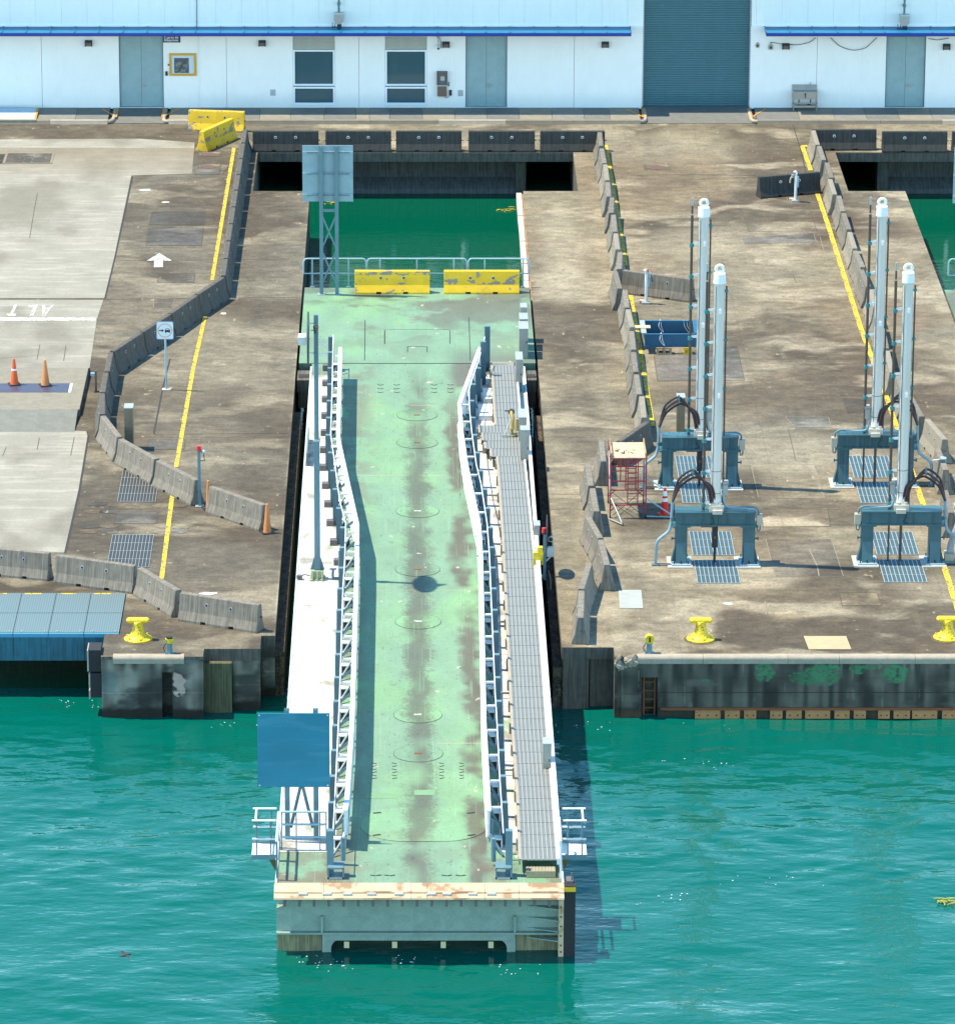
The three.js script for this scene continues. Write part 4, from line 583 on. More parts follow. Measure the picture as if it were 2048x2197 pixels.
{
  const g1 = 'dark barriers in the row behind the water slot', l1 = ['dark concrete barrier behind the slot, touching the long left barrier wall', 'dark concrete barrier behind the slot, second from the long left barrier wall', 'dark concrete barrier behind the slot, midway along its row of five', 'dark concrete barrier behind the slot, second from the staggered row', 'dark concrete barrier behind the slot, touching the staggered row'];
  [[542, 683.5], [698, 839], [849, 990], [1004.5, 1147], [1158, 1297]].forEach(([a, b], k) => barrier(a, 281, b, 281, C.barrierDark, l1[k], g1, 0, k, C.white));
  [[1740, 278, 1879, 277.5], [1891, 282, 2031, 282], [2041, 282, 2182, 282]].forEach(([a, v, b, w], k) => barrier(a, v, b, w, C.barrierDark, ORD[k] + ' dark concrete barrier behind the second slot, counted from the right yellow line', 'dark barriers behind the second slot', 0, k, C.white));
  const rows = [276, 307, 340, 374, 408, 444, 480, 517, 555, 592], xat = v => v < 517 ? lerp(525, 489.5, (v - 283) / 234) : lerp(489.5, 478.5, (v - 517) / 76);
  for (let k = 0; k < rows.length - 1; k++) barrier(xat(rows[k] + 1), rows[k] + 1, xat(rows[k + 1] - 1), rows[k + 1] - 1, C.barrierLeft, ORD[k] + ' barrier from the building in the long straight wall beside the left yellow line', 'barriers of the straight wall left of the slot', 0, k);
  [[478, 594.5, 422, 631.5], [420.5, 633, 365, 672], [363, 673.5, 304.5, 711.5], [302.5, 713, 241, 753.5]].forEach((p, k) => barrier(...p, C.barrierLeft, ORD[k] + ' barrier from the yellow line in the slanting wall behind the traffic sign', 'barriers of the slanting wall behind the traffic sign', 0, k));
  [[237.8, 756, 230.3, 797], [227.6, 799.5, 220.8, 841.5], [219.7, 844, 220.3, 888.5]].forEach((p, k) => barrier(...p, C.barrierLeft, ORD[k] + ' barrier from the slanting wall in the bend beside the road hump', 'barriers in the bend beside the road hump', 0, k));
  [[221.5, 892, 257, 937.5], [259.3, 941.5, 336.4, 984.5], [339.8, 988, 423.7, 1029.8]].forEach((p, k) => barrier(...p, C.barrierA, ORD[k] + ' sunlit barrier from the bend in the curve ending at the red topped pole', 'sunlit barriers curving to the red topped pole', 0, k));
  barrier(453, 1043.5, 568.5, 1083, C.barrierA, 'grey concrete barrier standing between two faded orange cones', undefined, 0, 1);
  [[-42, 1172, 103, 1186, 'grey concrete barrier behind the blue grating platform, cut by the frame'], [122, 1190.5, 290.5, 1213.5, 'grey concrete barrier at the corner of the blue grating platform'], [301, 1218, 383, 1266, 'slanted grey concrete barrier crossing the end of the yellow line'], [389, 1270.5, 558, 1297, 'grey concrete barrier standing behind the yellow bollard on the left quay corner']].forEach(([a, b, c, d, l], k) => barrier(a, b, c, d, C.barrierA, l, undefined, 0, k));
  const R = [[1286, 283.5, 1289, 313], [1290, 318.5, 1296.4, 350], [1297.7, 353, 1302.2, 386.5], [1303, 391, 1305.5, 421.5], [1312.5, 423.5, 1310.8, 456.5], [1315.5, 461, 1318.8, 497], [1320.5, 501, 1324.6, 535], [1329.6, 541, 1328, 577], [1319.3, 583, 1329, 619], [1340.2, 621.5, 1344.8, 660], [1346.7, 664, 1355.5, 702], [1354.2, 710.5, 1358.5, 750], [1358.5, 755.5, 1363.4, 798], [1364.4, 803.5, 1371.2, 846], [1376.1, 850.5, 1381, 896]];
  R.forEach((p, k) => barrier(...p, [C.barrierB, C.barrierA, C.barrierC, C.barrierA][k % 4], ORD[k] + ' barrier from the dark back row in the staggered line beside the slot', 'staggered barriers right of the ramp slot', 0, k));
  barrier(1387, 905, 1327, 947, C.barrierLeft, 'dark slanted concrete barrier behind the red scaffold', undefined, 0, 0);
  [[1290, 944, 1294, 990], [1260, 993, 1267.5, 1042], [1270.6, 1048, 1279, 1097], [1260, 1106, 1287.5, 1154], [1288, 1158, 1302, 1212], [1263.3, 1209, 1246.5, 1263.5], [1247, 1267, 1245, 1325.5]].forEach((p, k) => barrier(...p, C.barrierA, ORD[k] + ' barrier from the red scaffold in the zigzag ending at the quay edge', 'zigzag barriers beside the red scaffold', 0, k));
  const Q = [[1744, 280, 1753, 310.5], [1756.4, 313.5, 1766.4, 343], [1773, 349, 1783, 381], [1779.7, 384.5, 1789.7, 417], [1798.5, 420, 1807.4, 453], [1808.5, 457, 1820.6, 492], [1821.8, 498, 1832.8, 533], [1834, 538, 1850.5, 573], [1847, 579, 1862, 614], [1866, 621, 1878, 658], [1880, 663, 1889, 700], [1892, 705.5, 1900.7, 747.5], [1902, 752.5, 1913, 799], [1925, 806, 1940, 848], [1953, 852, 1976, 893], [1988, 899, 2026, 943], [2010, 962, 2028, 1008], [2026, 1052, 2040, 1100]];
  Q.forEach((p, k) => barrier(...p, [C.barrierC, C.barrierB, C.barrierA][(k * 2) % 3], ORD[k] + ' barrier from the building in the row beside the second slot', 'barriers along the right yellow line', 0, k));
  barrier(1626, 379.5, 1756, 368.5, C.barrierDark, 'single dark concrete barrier across the lane behind the farther standpipe', undefined, 0, 0);
  barrier(1337, 579.5, 1486, 599, C.barrierB, 'single grey concrete barrier across the lane behind the nearer standpipe', undefined, 0, 2);
  barrier(412, 236, 518, 239.5, yellowChip, 'yellow painted concrete barrier parallel to the building kerb', undefined, 0, 0); barrier(432.5, 282, 497, 253.5, yellowChip, 'yellow painted concrete barrier leaning diagonally in front of another yellow one', undefined, 0, 1);
  barrier(760.5, 580.5, 922, 580.5, yellowChip, 'chipped yellow barrier on the green ramp next to the tall sign frame', undefined, 0, 2); barrier(952, 580.5, 1114, 580.5, yellowChip, 'chipped yellow barrier on the green ramp at the right hand end', undefined, 0, 1);
}
// ================================================================ FERRY RAMP
const ZH = ZR(780), ZF = ZR(1896), RX0 = -4.0, RX1 = 4.4, RC = 0.17;
T.deck = dataTex(1024, 2048, (i, j) => {
  const x = -4.7 + 9.7 * i / 1024, z = -47 + 69 * j / 2048, n = fbm(x * 1.3, z * 0.7, 4), f = vn(x * 14, z * 14), st = fbm(x * 3, z * 0.45 + 7, 3), rag = fbm(x * 1.5 + 8, z * 1.1 + 3, 4);
  let r = 0.155, g = 0.272, b = 0.175;
  const d = (c, a) => { r = lerp(r, c[0], a); g = lerp(g, c[1], a); b = lerp(b, c[2], a); };
  d([0.17, 0.33, 0.155], 0.6 * sm(0.5, 0.75, fbm(x * 0.5 + 4, z * 0.25, 3)));
  const grime = [0.078, 0.078, 0.06], on = z > ZH;
  const mid = (1 - sm(0.1, 0.62, Math.abs(x - RC + 0.5 * (rag - 0.5)) + 0.25 * (f - 0.5))) * sm(0.08, 0.45, fbm(x * 0.8 + 30, z * 0.34 + 6, 3)) * sm(-36, -30, z); d(grime, 0.95 * mid * lerp(0.7, 1, f));
  const rt = (1 - sm(0.1, 0.5, Math.abs(x - lerp(1.55, 1.95, sm(-25, 10, z)) - 0.7 * (rag - 0.5)))) * sm(0.28, 0.52, fbm(x * 0.7 + 3, z * 0.5 + 60, 3)) * sm(-34, -26, z); d([0.09, 0.08, 0.062], 0.9 * rt);
  const lf = (1 - sm(-2.05, -1.0, x + 0.6 * (rag - 0.5))) * sm(0.3, 0.6, rag); if (on) d([0.13, 0.12, 0.09], 0.6 * lf);
  const re = sm(1.9, 2.5, x + 0.5 * (rag - 0.5)) * sm(0.45, 0.7, rag); if (on) d(grime, 0.5 * re);
  if (z > 16) d([0.14, 0.115, 0.08], 0.7 * sm(0.5, 0.66, fbm(x * 0.9 + 70, z * 0.9, 4)) * lerp(0.25, 1, sm(1.6, 2.6, Math.abs(x - 0.2)))); { const lx = vn(x * 26, z * 0.35 + 4), l2 = vn(x * 40 + 9, z * 0.9); d([0.22, 0.36, 0.25], 0.35 * sm(0.82, 0.95, lx)); d([0.07, 0.09, 0.065], 0.3 * sm(0.84, 0.95, l2) * sm(0.4, 0.6, rag)); }
  if (!on) { const sw = sm(0.42, 0.62, fbm(x * 0.55 + 11, z * 0.5 + 40 + 0.5 * rag, 4)) * lerp(1, 0.25, sm(-44, -37, z)); d([0.105, 0.11, 0.085], 0.85 * sw); d([0.07, 0.075, 0.06], 0.6 * sm(-44.2, -45.2, z + 0.8 * (rag - 0.5)) * sm(0.4, 0.6, fbm(x * 0.7, z * 0.9 + 5, 3))); d([0.1, 0.09, 0.08], 0.6 * sm(1.0, 2.2, x) * sm(-38.5, -36, z)); }
  if (on && z < -31.5) d([0.1, 0.085, 0.075], 0.8 * sm(1.2, 1.9, x + 0.5 * (rag - 0.5)) * sm(0.3, 0.55, rag));
  for (const zz of [-20.4, -7.0, 8.3, -29.6]) if (Math.abs(z - zz) < 0.025) d([0.42, 0.28, 0.2], 0.6 * sm(0.4, 0.6, vn(x * 2, zz)));
  const sp = sm(0.93, 0.97, vn(x * 7 + 3, z * 5 + 8)); d([0.05, 0.06, 0.05], 0.5 * sp); const chip = sm(0.83, 0.87, fbm(x * 2.6 + 15, z * 1.9 + 25, 3)); d([0.5, 0.42, 0.33], 0.7 * chip); { const bxx = Math.abs(((x + 9.1) % 0.62) - 0.31), bz = Math.abs(((z + 60) % 1.15) - 0.57); if (on && bxx < 0.022 && bz < 0.04) d([0.05, 0.07, 0.05], 0.55); }
  const s = lerp(0.86, 1.12, n) * lerp(0.93, 1.07, f); return [r * s, g * s, b * s];
});
T.deck.repeat.set(1 / 9.7, 1 / 69); T.deck.offset.set(4.7 / 9.7, 47 / 69);
const deckMat = M(1, 1, 1, { map: T.deck, rough: 0.7, bump: 0.002 });
T.whiteDeck = dataTex(512, 1024, (i, j) => { const x = i / 64, z = j / 16, n = fbm(x * 2, z, 3), d = sm(0.56, 0.74, fbm(x * 1.6 + 3, z * 0.8 + 9, 5)), y = sm(0.62, 0.8, fbm(x + 44, z * 0.5, 3)); const s = lerp(0.9, 1.04, n); const q = lerp(1, 0.86, sm(0.4, 0.7, vn(x * 14, z * 5))); return [lerp(0.56, 0.18, d * 0.7) * s * q, lerp(lerp(0.545, 0.18, d * 0.7), 0.46, y * 0.5) * s * q, lerp(lerp(0.50, 0.13, d * 0.7), 0.32, y * 0.55) * s * q]; });
T.whiteDeck.repeat.set(1 / 8, 1 / 64);
const whiteDeck = M(1, 1, 1, { map: T.whiteDeck, rough: 0.7 });
const line = (pts, y) => { const P = pts.map(([u, v]) => G(u, v, y)).sort((a, b) => a.z - b.z); const f = z => { for (let k = 0; k < P.length - 1; k++) if (z <= P[k + 1].z || k === P.length - 2) return lerp(P[k].x, P[k + 1].x, Math.min(1.2, Math.max(-0.2, (z - P[k].z) / (P[k + 1].z - P[k].z)))); }; f.P = P; return f; };
const postL = line([[710, 721], [707, 850], [704, 934], [712, 991], [723, 1075], [736, 1125], [734, 1200], [730, 1264], [722, 1507], [713, 1696], [708, 1790]], 1.3), postR = line([[1046, 721], [1031, 777], [1020, 807], [1010, 841], [1013, 890], [1017, 930], [1027, 1000], [1037, 1040], [1050, 1125], [1055, 1189], [1068, 1491], [1071, 1534], [1078, 1669], [1086, 1790]], 1.3);
const railL = line([[730, 746], [725, 940], [749, 1050], [766, 1125], [766, 1189], [755, 1550], [744, 1715], [740, 1739]], 1.26), railR = line([[1029, 746], [985, 866], [990, 930], [1000, 1000], [1027, 1125], [1031, 1189], [1038, 1550], [1043, 1642], [1048, 1739]], 1.26);
const green2 = M(0.155, 0.30, 0.155, { map: T.grime, rough: 0.7 }), green1 = M(0.125, 0.265, 0.14, { map: T.grime, rough: 0.7 }), hullGrey = M(0.25, 0.37, 0.32, { map: T.conc, rough: 0.6 }), cream = M(1, 1, 1, { map: dataTex(512, 256, (i, j) => { const x = i / 512 * 9, y = j / 256 * 2.2, n = fbm(x * 1.6, y * 3, 4), r = sm(0.56, 0.72, fbm(x * 2.2 + 7, y * 1.5 + 3, 4)), s = lerp(0.8, 1.1, n); return [lerp(0.54, 0.27, r * 0.8) * s, lerp(0.42, 0.15, r * 0.8) * s, lerp(0.27, 0.075, r * 0.8) * s]; }), rough: 0.75 });
cream.map.repeat.set(1 / 9, 1 / 2.2);
const hatchPlain = M(0.97, 1.0, 0.97, { map: T.deck, rough: 0.7 }), hatchPale = M(1.06, 1.14, 1.0, { map: T.deck, rough: 0.7 });
const ramp = thing('ferry_ramp', 'long green decked floating ferry ramp reaching from the slot into the water', 'ferry ramp');
{
  part(ramp, 'landing_deck', bb(-4.5, 4.86, -0.32, 0.004, ZR(617), ZH - 0.04), deckMat);
  part(ramp, 'road_deck', bb(RX0 + 0.02, RX1 - 0.02, -0.1, 0, ZH + 0.02, ZF), deckMat);
  const zs = ZR(805), ze = ZR(1829);
  const pl = [], pr = []; for (let z = zs; z <= ze + 0.01; z += (ze - zs) / 60) { pl.push([postL(z) + 0.12, z]); pr.push([postR(z) - 0.12, z]); }
  part(ramp, 'side_deck', polyTop([[RX0 + 0.04, zs], ...pl, [RX0 + 0.04, ze]], 0.004, 0.016), whiteDeck); part(ramp, 'side_deck', polyTop([[RX1 - 0.04, zs], [RX1 - 0.04, ze], ...pr.reverse()], 0.004, 0.016), whiteDeck);
  for (let z = zs + 3; z < ze; z += 5.1) { part(ramp, 'plate_seam', bb(RX0 + 0.05, postL(z) - 0.15, 0.016, 0.019, z, z + 0.03), C.seamG ??= M(0.25, 0.22, 0.16, { map: T.conc, rough: 0.8 })); part(ramp, 'plate_seam', bb(postR(z) + 0.15, RX1 - 0.05, 0.016, 0.019, z, z + 0.03), C.seamG); }
  part(ramp, 'hull', mg([bb(RX0, RX1, -0.5, -0.101, ZH + 0.6, ZF - 0.02), bb(RX0 + 0.05, RX0 + 0.3, -3.2, -0.5, ZH + 0.6, ZF - 0.4), bb(RX1 - 0.3, RX1 - 0.05, -3.2, -0.5, ZH + 0.6, ZF - 0.4), bb(RX0, RX1, -3.2, -0.5, ZF - 3.2, ZF - 3), bb(RX0, RX1, -3.2, -0.5, ZH + 0.6, ZH + 0.8)]), hullGrey);
  part(ramp, 'gunwale', bb(RX0 - 0.03, RX0 + 0.03, -0.1, 0.05, ZH + 0.6, ZF), C.whitePaint); part(ramp, 'gunwale', bb(RX1 - 0.03, RX1 + 0.03, -0.1, 0.05, ZH + 0.6, ZF), C.whitePaint);
  part(ramp, 'hinge_cover', bb(-3.2, 3.6, 0.002, 0.008, ZH - 0.05, ZH + 0.03), C.dark);
  // round hatches and the big rounded plate
  for (const [u, v, l] of [[894.3, 891, 0], [894.8, 950, 0], [895.3, 1097, 1], [895.6, 1222, 0], [896.6, 1334, 1], [896.3, 1534, 1], [896.8, 1617, 0]]) {
    const p = G(u, v), h = part(ramp, 'round_hatch', boxUV(cy(0.765, 0.765, 0.012, p.x, 0.006, p.z, 48)), l ? hatchPale : hatchPlain); const rg = new THREE.RingGeometry(0.767, 0.783, 56); rg.rotateX(-Math.PI / 2); rg.translate(p.x, 0.008, p.z); part(h, 'hatch_gap', rg, C.gapM ??= M(0.05, 0.085, 0.06, { rough: 0.9 })); part(h, 'hatch_handle', bx(0.24, 0.01, 0.12, p.x, 0.017, p.z), l ? C.whiteLine : C.rust);
  }
  { const a = G(773, 1769), c = G(1046, 1769), z0 = ZR(1733), z1 = ZR(1806), r = (z1 - z0) / 2.1, s = new THREE.Shape(), x0 = a.x, x1 = c.x; s.moveTo(x0 + r, -z0); s.lineTo(x1 - r, -z0); s.absarc(x1 - r, -(z0 + r), r, Math.PI / 2, 0, true); s.lineTo(x1, -(z1 - r)); s.absarc(x1 - r, -(z1 - r), r, 0, -Math.PI / 2, true); s.lineTo(x0 + r, -z1); s.absarc(x0 + r, -(z1 - r), r, -Math.PI / 2, -Math.PI, true); s.lineTo(x0, -(z0 + r)); s.absarc(x0 + r, -(z0 + r), r, Math.PI, Math.PI / 2, true);
    const g = new THREE.ExtrudeGeometry(s, { depth: 0.02, bevelEnabled: false, curveSegments: 10 }); g.rotateX(-Math.PI / 2); const q = part(ramp, 'insert_plate', boxUV(g), hatchPale);
    each(q, 'lifting_pad', [[x0 + 0.5, z0 + 0.5], [x1 - 0.5, z0 + 0.5], [x0 + 0.5, z1 - 0.5], [x1 - 0.5, z1 - 0.5]].map(([x, z]) => bx(0.24, 0.012, 0.08, x, 0.026, z, 0.3)), C.dark); }
  // paler touched-up patches and plate outlines
  each(ramp, 'touch_up_patch', [[[785, 1702], [850, 1702], [850, 1713], [785, 1713]], [[888, 1695], [933, 1695], [933, 1706], [888, 1706]], [[640, 1875], [0, 0]]].slice(0, 2).map(p => quad(p, 0.001, 0.006)), green2);
  const seam = (pts, w = 0.03) => part(ramp, 'deck_seam', strip(pts, w, 0.005, 0.009), C.dark);
  seam([[783, 687], [782, 773]]); seam([[1005.5, 681], [1008.5, 774]]); seam([[826, 707], [964, 707]], 0.02); seam([[825, 709], [825, 738]], 0.04); seam([[965, 709], [965, 738]]); seam([[873, 744], [916, 744]], 0.05); seam([[874, 744], [874, 756]]); seam([[916, 744], [916, 756]]);
  for (const u0 of [816, 851, 931, 966]) for (let k = 0; k < 3; k++) for (const s of [-1, 1]) { const p = G(u0 + s * 3, 826 + k * 8); part(ramp, 'grip_bar', bx(0.16, 0.012, 0.03, p.x, 0.006, p.z, s * 0.7), C.dark); }
  for (const u0 of [803, 846, 947, 990]) for (let k = 0; k < 3; k++) for (const s of [-1, 1]) { const p = G(u0 + s * 0.5, 1641 + k * 13 + s * 3); part(ramp, 'grip_bar', bx(0.16, 0.012, 0.03, p.x, 0.006, p.z, s * 0.5), C.dark); }
  for (const u0 of [806, 836, 958, 988]) for (const s of [-1, 1]) { const p = G(u0 + s * 6, 1878.5); part(ramp, 'grip_bar', bx(0.15, 0.012, 0.05, p.x, 0.006, p.z, s * 0.4), C.dark); }
  // bow flaps
  const nfl = [[-4.05, -2.6], [-2.59, -0.05], [-0.04, 0.42], [0.43, 2.1], [2.11, 3.1], [3.11, 4.42]];
  for (const [a, c] of nfl) { part(ramp, 'bow_flap', prismX([[ZF + 0.002, 0.03], [ZF + 0.46, -0.04], [ZF + 0.5, -0.08], [ZF + 0.002, -0.06]], a, c), cream); part(ramp, 'bow_flap', prismX([[ZF + 0.46, -0.1], [ZF + 0.74, -0.15], [ZF + 0.76, -0.2], [ZF + 0.46, -0.17]], a, c), cream); }
  each(ramp, 'flap_pad', [-3.2, -2.5, -1.9, -1.2, -0.4, 0.55, 1.0, 1.75, 2.3].map(x => bx(0.26, 0.04, 0.14, x, -0.1, ZF + 0.56)), C.galv);
  each(ramp, 'flap_bracket', Array.from({ length: 19 }, (_, k) => bb(-3.78 + k * 0.43, -3.70 + k * 0.43, -0.5, -0.2, ZF + 0.02, ZF + 0.55)), C.greyPlastic);
  // bow face with the wide arch
  { const s = new THREE.Shape([[-2.66, -3.2], [-2.66, -1.56], [RX0, -1.56], [RX0, -0.3], [RX1, -0.3], [RX1, -1.56], [3.02, -1.56], [3.02, -3.2]].map(p => new THREE.Vector2(...p))), h = new THREE.Path(), ax0 = -2.4, ax1 = 2.77, ay = -1.77; h.moveTo(ax0, -3.1); h.lineTo(ax0, ay - 0.3); h.absarc(ax0 + 0.3, ay - 0.3, 0.3, Math.PI, Math.PI / 2, true); h.lineTo(ax1 - 0.3, ay); h.absarc(ax1 - 0.3, ay - 0.3, 0.3, Math.PI / 2, 0, true); h.lineTo(ax1, -3.1); s.holes.push(h);
    const g = new THREE.ExtrudeGeometry(s, { depth: 0.12, bevelEnabled: false, curveSegments: 8 }); g.translate(0, 0, ZF - 0.16); part(ramp, 'bow_plate', boxUV(g), hullGrey);
    each(ramp, 'lower_bow_plate', [bb(RX0, -2.67, -3.2, -1.57, ZF - 0.3, ZF - 0.17), bb(3.03, RX1, -3.2, -1.57, ZF - 0.3, ZF - 0.17)], M(0.24, 0.24, 0.13, { map: T.streak, rough: 0.8 }));
    part(ramp, 'arch_lining', mg([bb(ax0 - 0.1, ax1 + 0.1, -3.2, -0.6, ZF - 1.2, ZF - 1.1), bb(ax0 - 0.1, ax0 - 0.02, -3.2, -1.6, ZF - 1.1, ZF - 0.17), bb(ax1 + 0.02, ax1 + 0.1, -3.2, -1.6, ZF - 1.1, ZF - 0.17)]), hullGrey); }
  part(ramp, 'bow_ledge', bb(RX0, RX1, -1.55, -1.5, ZF - 0.04, ZF + 0.14), hullGrey); part(ramp, 'bow_ledge', bb(-2.65, 3.0, -1.78, -1.555, ZF - 0.04, ZF + 0.03), hullGrey);
  each(ramp, 'stiffener', [-2.66, 3.0].map(x => bx(0.06, 0.5, 0.14, x, -1.25, ZF + 0.03)), hullGrey);
  each(ramp, 'corner_bracket', [-0.72, -1.08, -1.42, -1.72].map(y => prismZTri(3.35, 4.28, y)), hullGrey); each(ramp, 'corner_bracket', [-0.68].map(y => prismZTri(-3.7, -3.98, y)), hullGrey);
  function prismZTri(xa, xb, y) { const s = new THREE.Shape([[xa, 0], [xb, 0], [xb, -0.34]].map(p => new THREE.Vector2(...p))), g = new THREE.ExtrudeGeometry(s, { depth: 0.03, bevelEnabled: false }); g.rotateX(-Math.PI / 2); g.translate(0, y, ZF - 0.03); return boxUV(g); }
  const an = part(ramp, 'fender_plate', bb(4.27, 4.42, -2.5, -0.12, ZF - 0.02, ZF + 0.36), cream); each(an, 'bolt', [-0.35, -0.6, -0.9, -1.2, -1.5, -1.8, -2.0].map(y => cy(0.03, 0.03, 0.02, 4.34, y, ZF + 0.37, 8, 'z')), C.rust);
  const fd = part(ramp, 'corner_fender', bb(4.43, 4.76, -2.8, 0.05, ZF - 0.1, ZF + 0.34), C.rubber); part(fd, 'yellow_band', bb(4.425, 4.765, -0.12, 0.02, ZF - 0.105, ZF + 0.346), C.yellow); part(fd, 'fender_hook', mg([bb(4.5, 4.7, 0.05, 0.12, ZF - 0.3, ZF + 0.1), rod([4.66, 0.05, ZF], [4.66, 0.35, ZF], 0.025)]), C.greyPlastic);
  each(ramp, 'hanging_tag', [-1.94, -0.53, 0.9, 2.3].map(x => bx(0.15, 0.2, 0.02, x, -1.92, ZF + 0.02)), M(0.55, 0.50, 0.28, { rough: 0.7 }));
}
// ---------------------------------------------------------------- guard rails
for (const [nm, rail, post, s] of [['left', railL, postL, 1], ['right', railR, postR, -1]]) {
  const t = thing('guard_rail', s > 0 ? 'white crash rail on blue grey posts between the white deck and the green roadway' : 'white crash rail on blue grey posts between the green roadway and the grating walkway', 'guard rail');
  const z0 = rail.P[0].z, z1 = rail.P[rail.P.length - 1].z;
  for (let k = 0; k < rail.P.length - 1; k++) { const a = rail.P[k], b = rail.P[k + 1]; part(t, 'rail_panel', bar([a.x, 0.82, a.z], [b.x, 0.82, b.z], 0.07, 0.86), C.whitePaint); part(t, 'rail_cap', bar([a.x, 1.255, a.z - 0.02], [b.x, 1.255, b.z + 0.02], 0.14, 0.05), C.whitePaint); part(t, 'rail_cap', bar([a.x, 0.41, a.z], [b.x, 0.41, b.z], 0.15, 0.05), C.whitePaint); }
  let k = 0; const zp0 = post.P[0].z + 0.2, zp1 = ZR(1840);
  for (let z = zp0; z < zp1; z += 2.25, k++) {
    const px = post(Math.min(z, post.P[post.P.length - 1].z)), rx = rail(Math.min(Math.max(z, z0), z1)), H = z < z0 + 3 && s < 0 ? 1.75 : 1.32;
    const p = part(t, 'post', mg([bx(0.21, H, 0.03, px, H / 2, z + 0.08), bx(0.21, H, 0.03, px, H / 2, z - 0.08), bx(0.03, H, 0.14, px, H / 2, z)]), C.guardPost ??= M(0.055, 0.12, 0.155, { rough: 0.5, map: T.grime })); part(p, 'post_cap', bx(0.2, 0.02, 0.19, px, H + 0.01, z), C.postBlue); if (s > 0 && z < -8) part(p, 'base_shoe', bx(0.26, 0.2, 0.3, px - 0.2, 0.116, z + 0.1), C.greyPlastic);
    if (z > z0 - 0.5 && z < z1 + 0.5) { part(t, 'tie_bar', bar([px, 1.16, z], [rx, 1.16, z], 0.1, 0.06), C.whitePaint); part(t, 'strut', bar([px, 0.45, z + 0.05], [rx - s * 0.03, 0.85, z + 0.05], 0.06, 0.08), C.blueGrey); }
    const f = part(t, 'foot_bracket', mg([bx(0.36, 0.04, 0.34, px + s * 0.24, 0.28, z + 0.2), bx(0.04, 0.26, 0.34, px + s * 0.08, 0.14, z + 0.2), bx(0.04, 0.26, 0.34, px + s * 0.40, 0.14, z + 0.2)]), C.whitePaint); part(f, 'foot_block', bx(0.27, 0.2, 0.26, px + s * 0.24, 0.12, z + 0.18), C.dark);
    part(t, 'brace', bar([px + s * 0.05, 0.06, z + 1.1], [px + s * 0.42, 0.5, z + 0.55], 0.05, 0.07), C.blueGrey);
  }
  const P = post.P; for (let q = 0; q < P.length - 1; q++) part(t, 'top_rail', rod([P[q].x + s * 0.09, 1.34, P[q].z], [P[q + 1].x + s * 0.09, 1.34, P[q + 1].z], 0.018, 8), C.whitePaint);
  // rollers and end frame at the seaward end
  const ends = s > 0 ? [[744, 1790], [739, 1813], [736, 1855]] : [[1048, 1785], [1053, 1815], [1058, 1857]];
  for (const [u, v] of ends) { const p = G(u, v); part(t, 'end_roller', cy(0.075, 0.075, 0.72, p.x, 0.5, p.z, 14), C.postBlue); }
  const e = G(s > 0 ? 716 : 1084, 1880); part(t, 'end_frame', mg([bx(0.2, 1.42, 0.22, e.x - s * 0.1, 0.71, e.z - 0.1), bx(0.46, 0.05, 0.5, e.x + s * 0.06, 0.34, e.z), bx(0.05, 0.34, 0.5, e.x - s * 0.16, 0.17, e.z), bx(0.05, 0.34, 0.5, e.x + s * 0.28, 0.17, e.z)]), C.postBlue); part(t, 'end_plate', bx(0.5, 0.06, 0.5, e.x + s * 0.06, 0.03, e.z), C.galv);
}
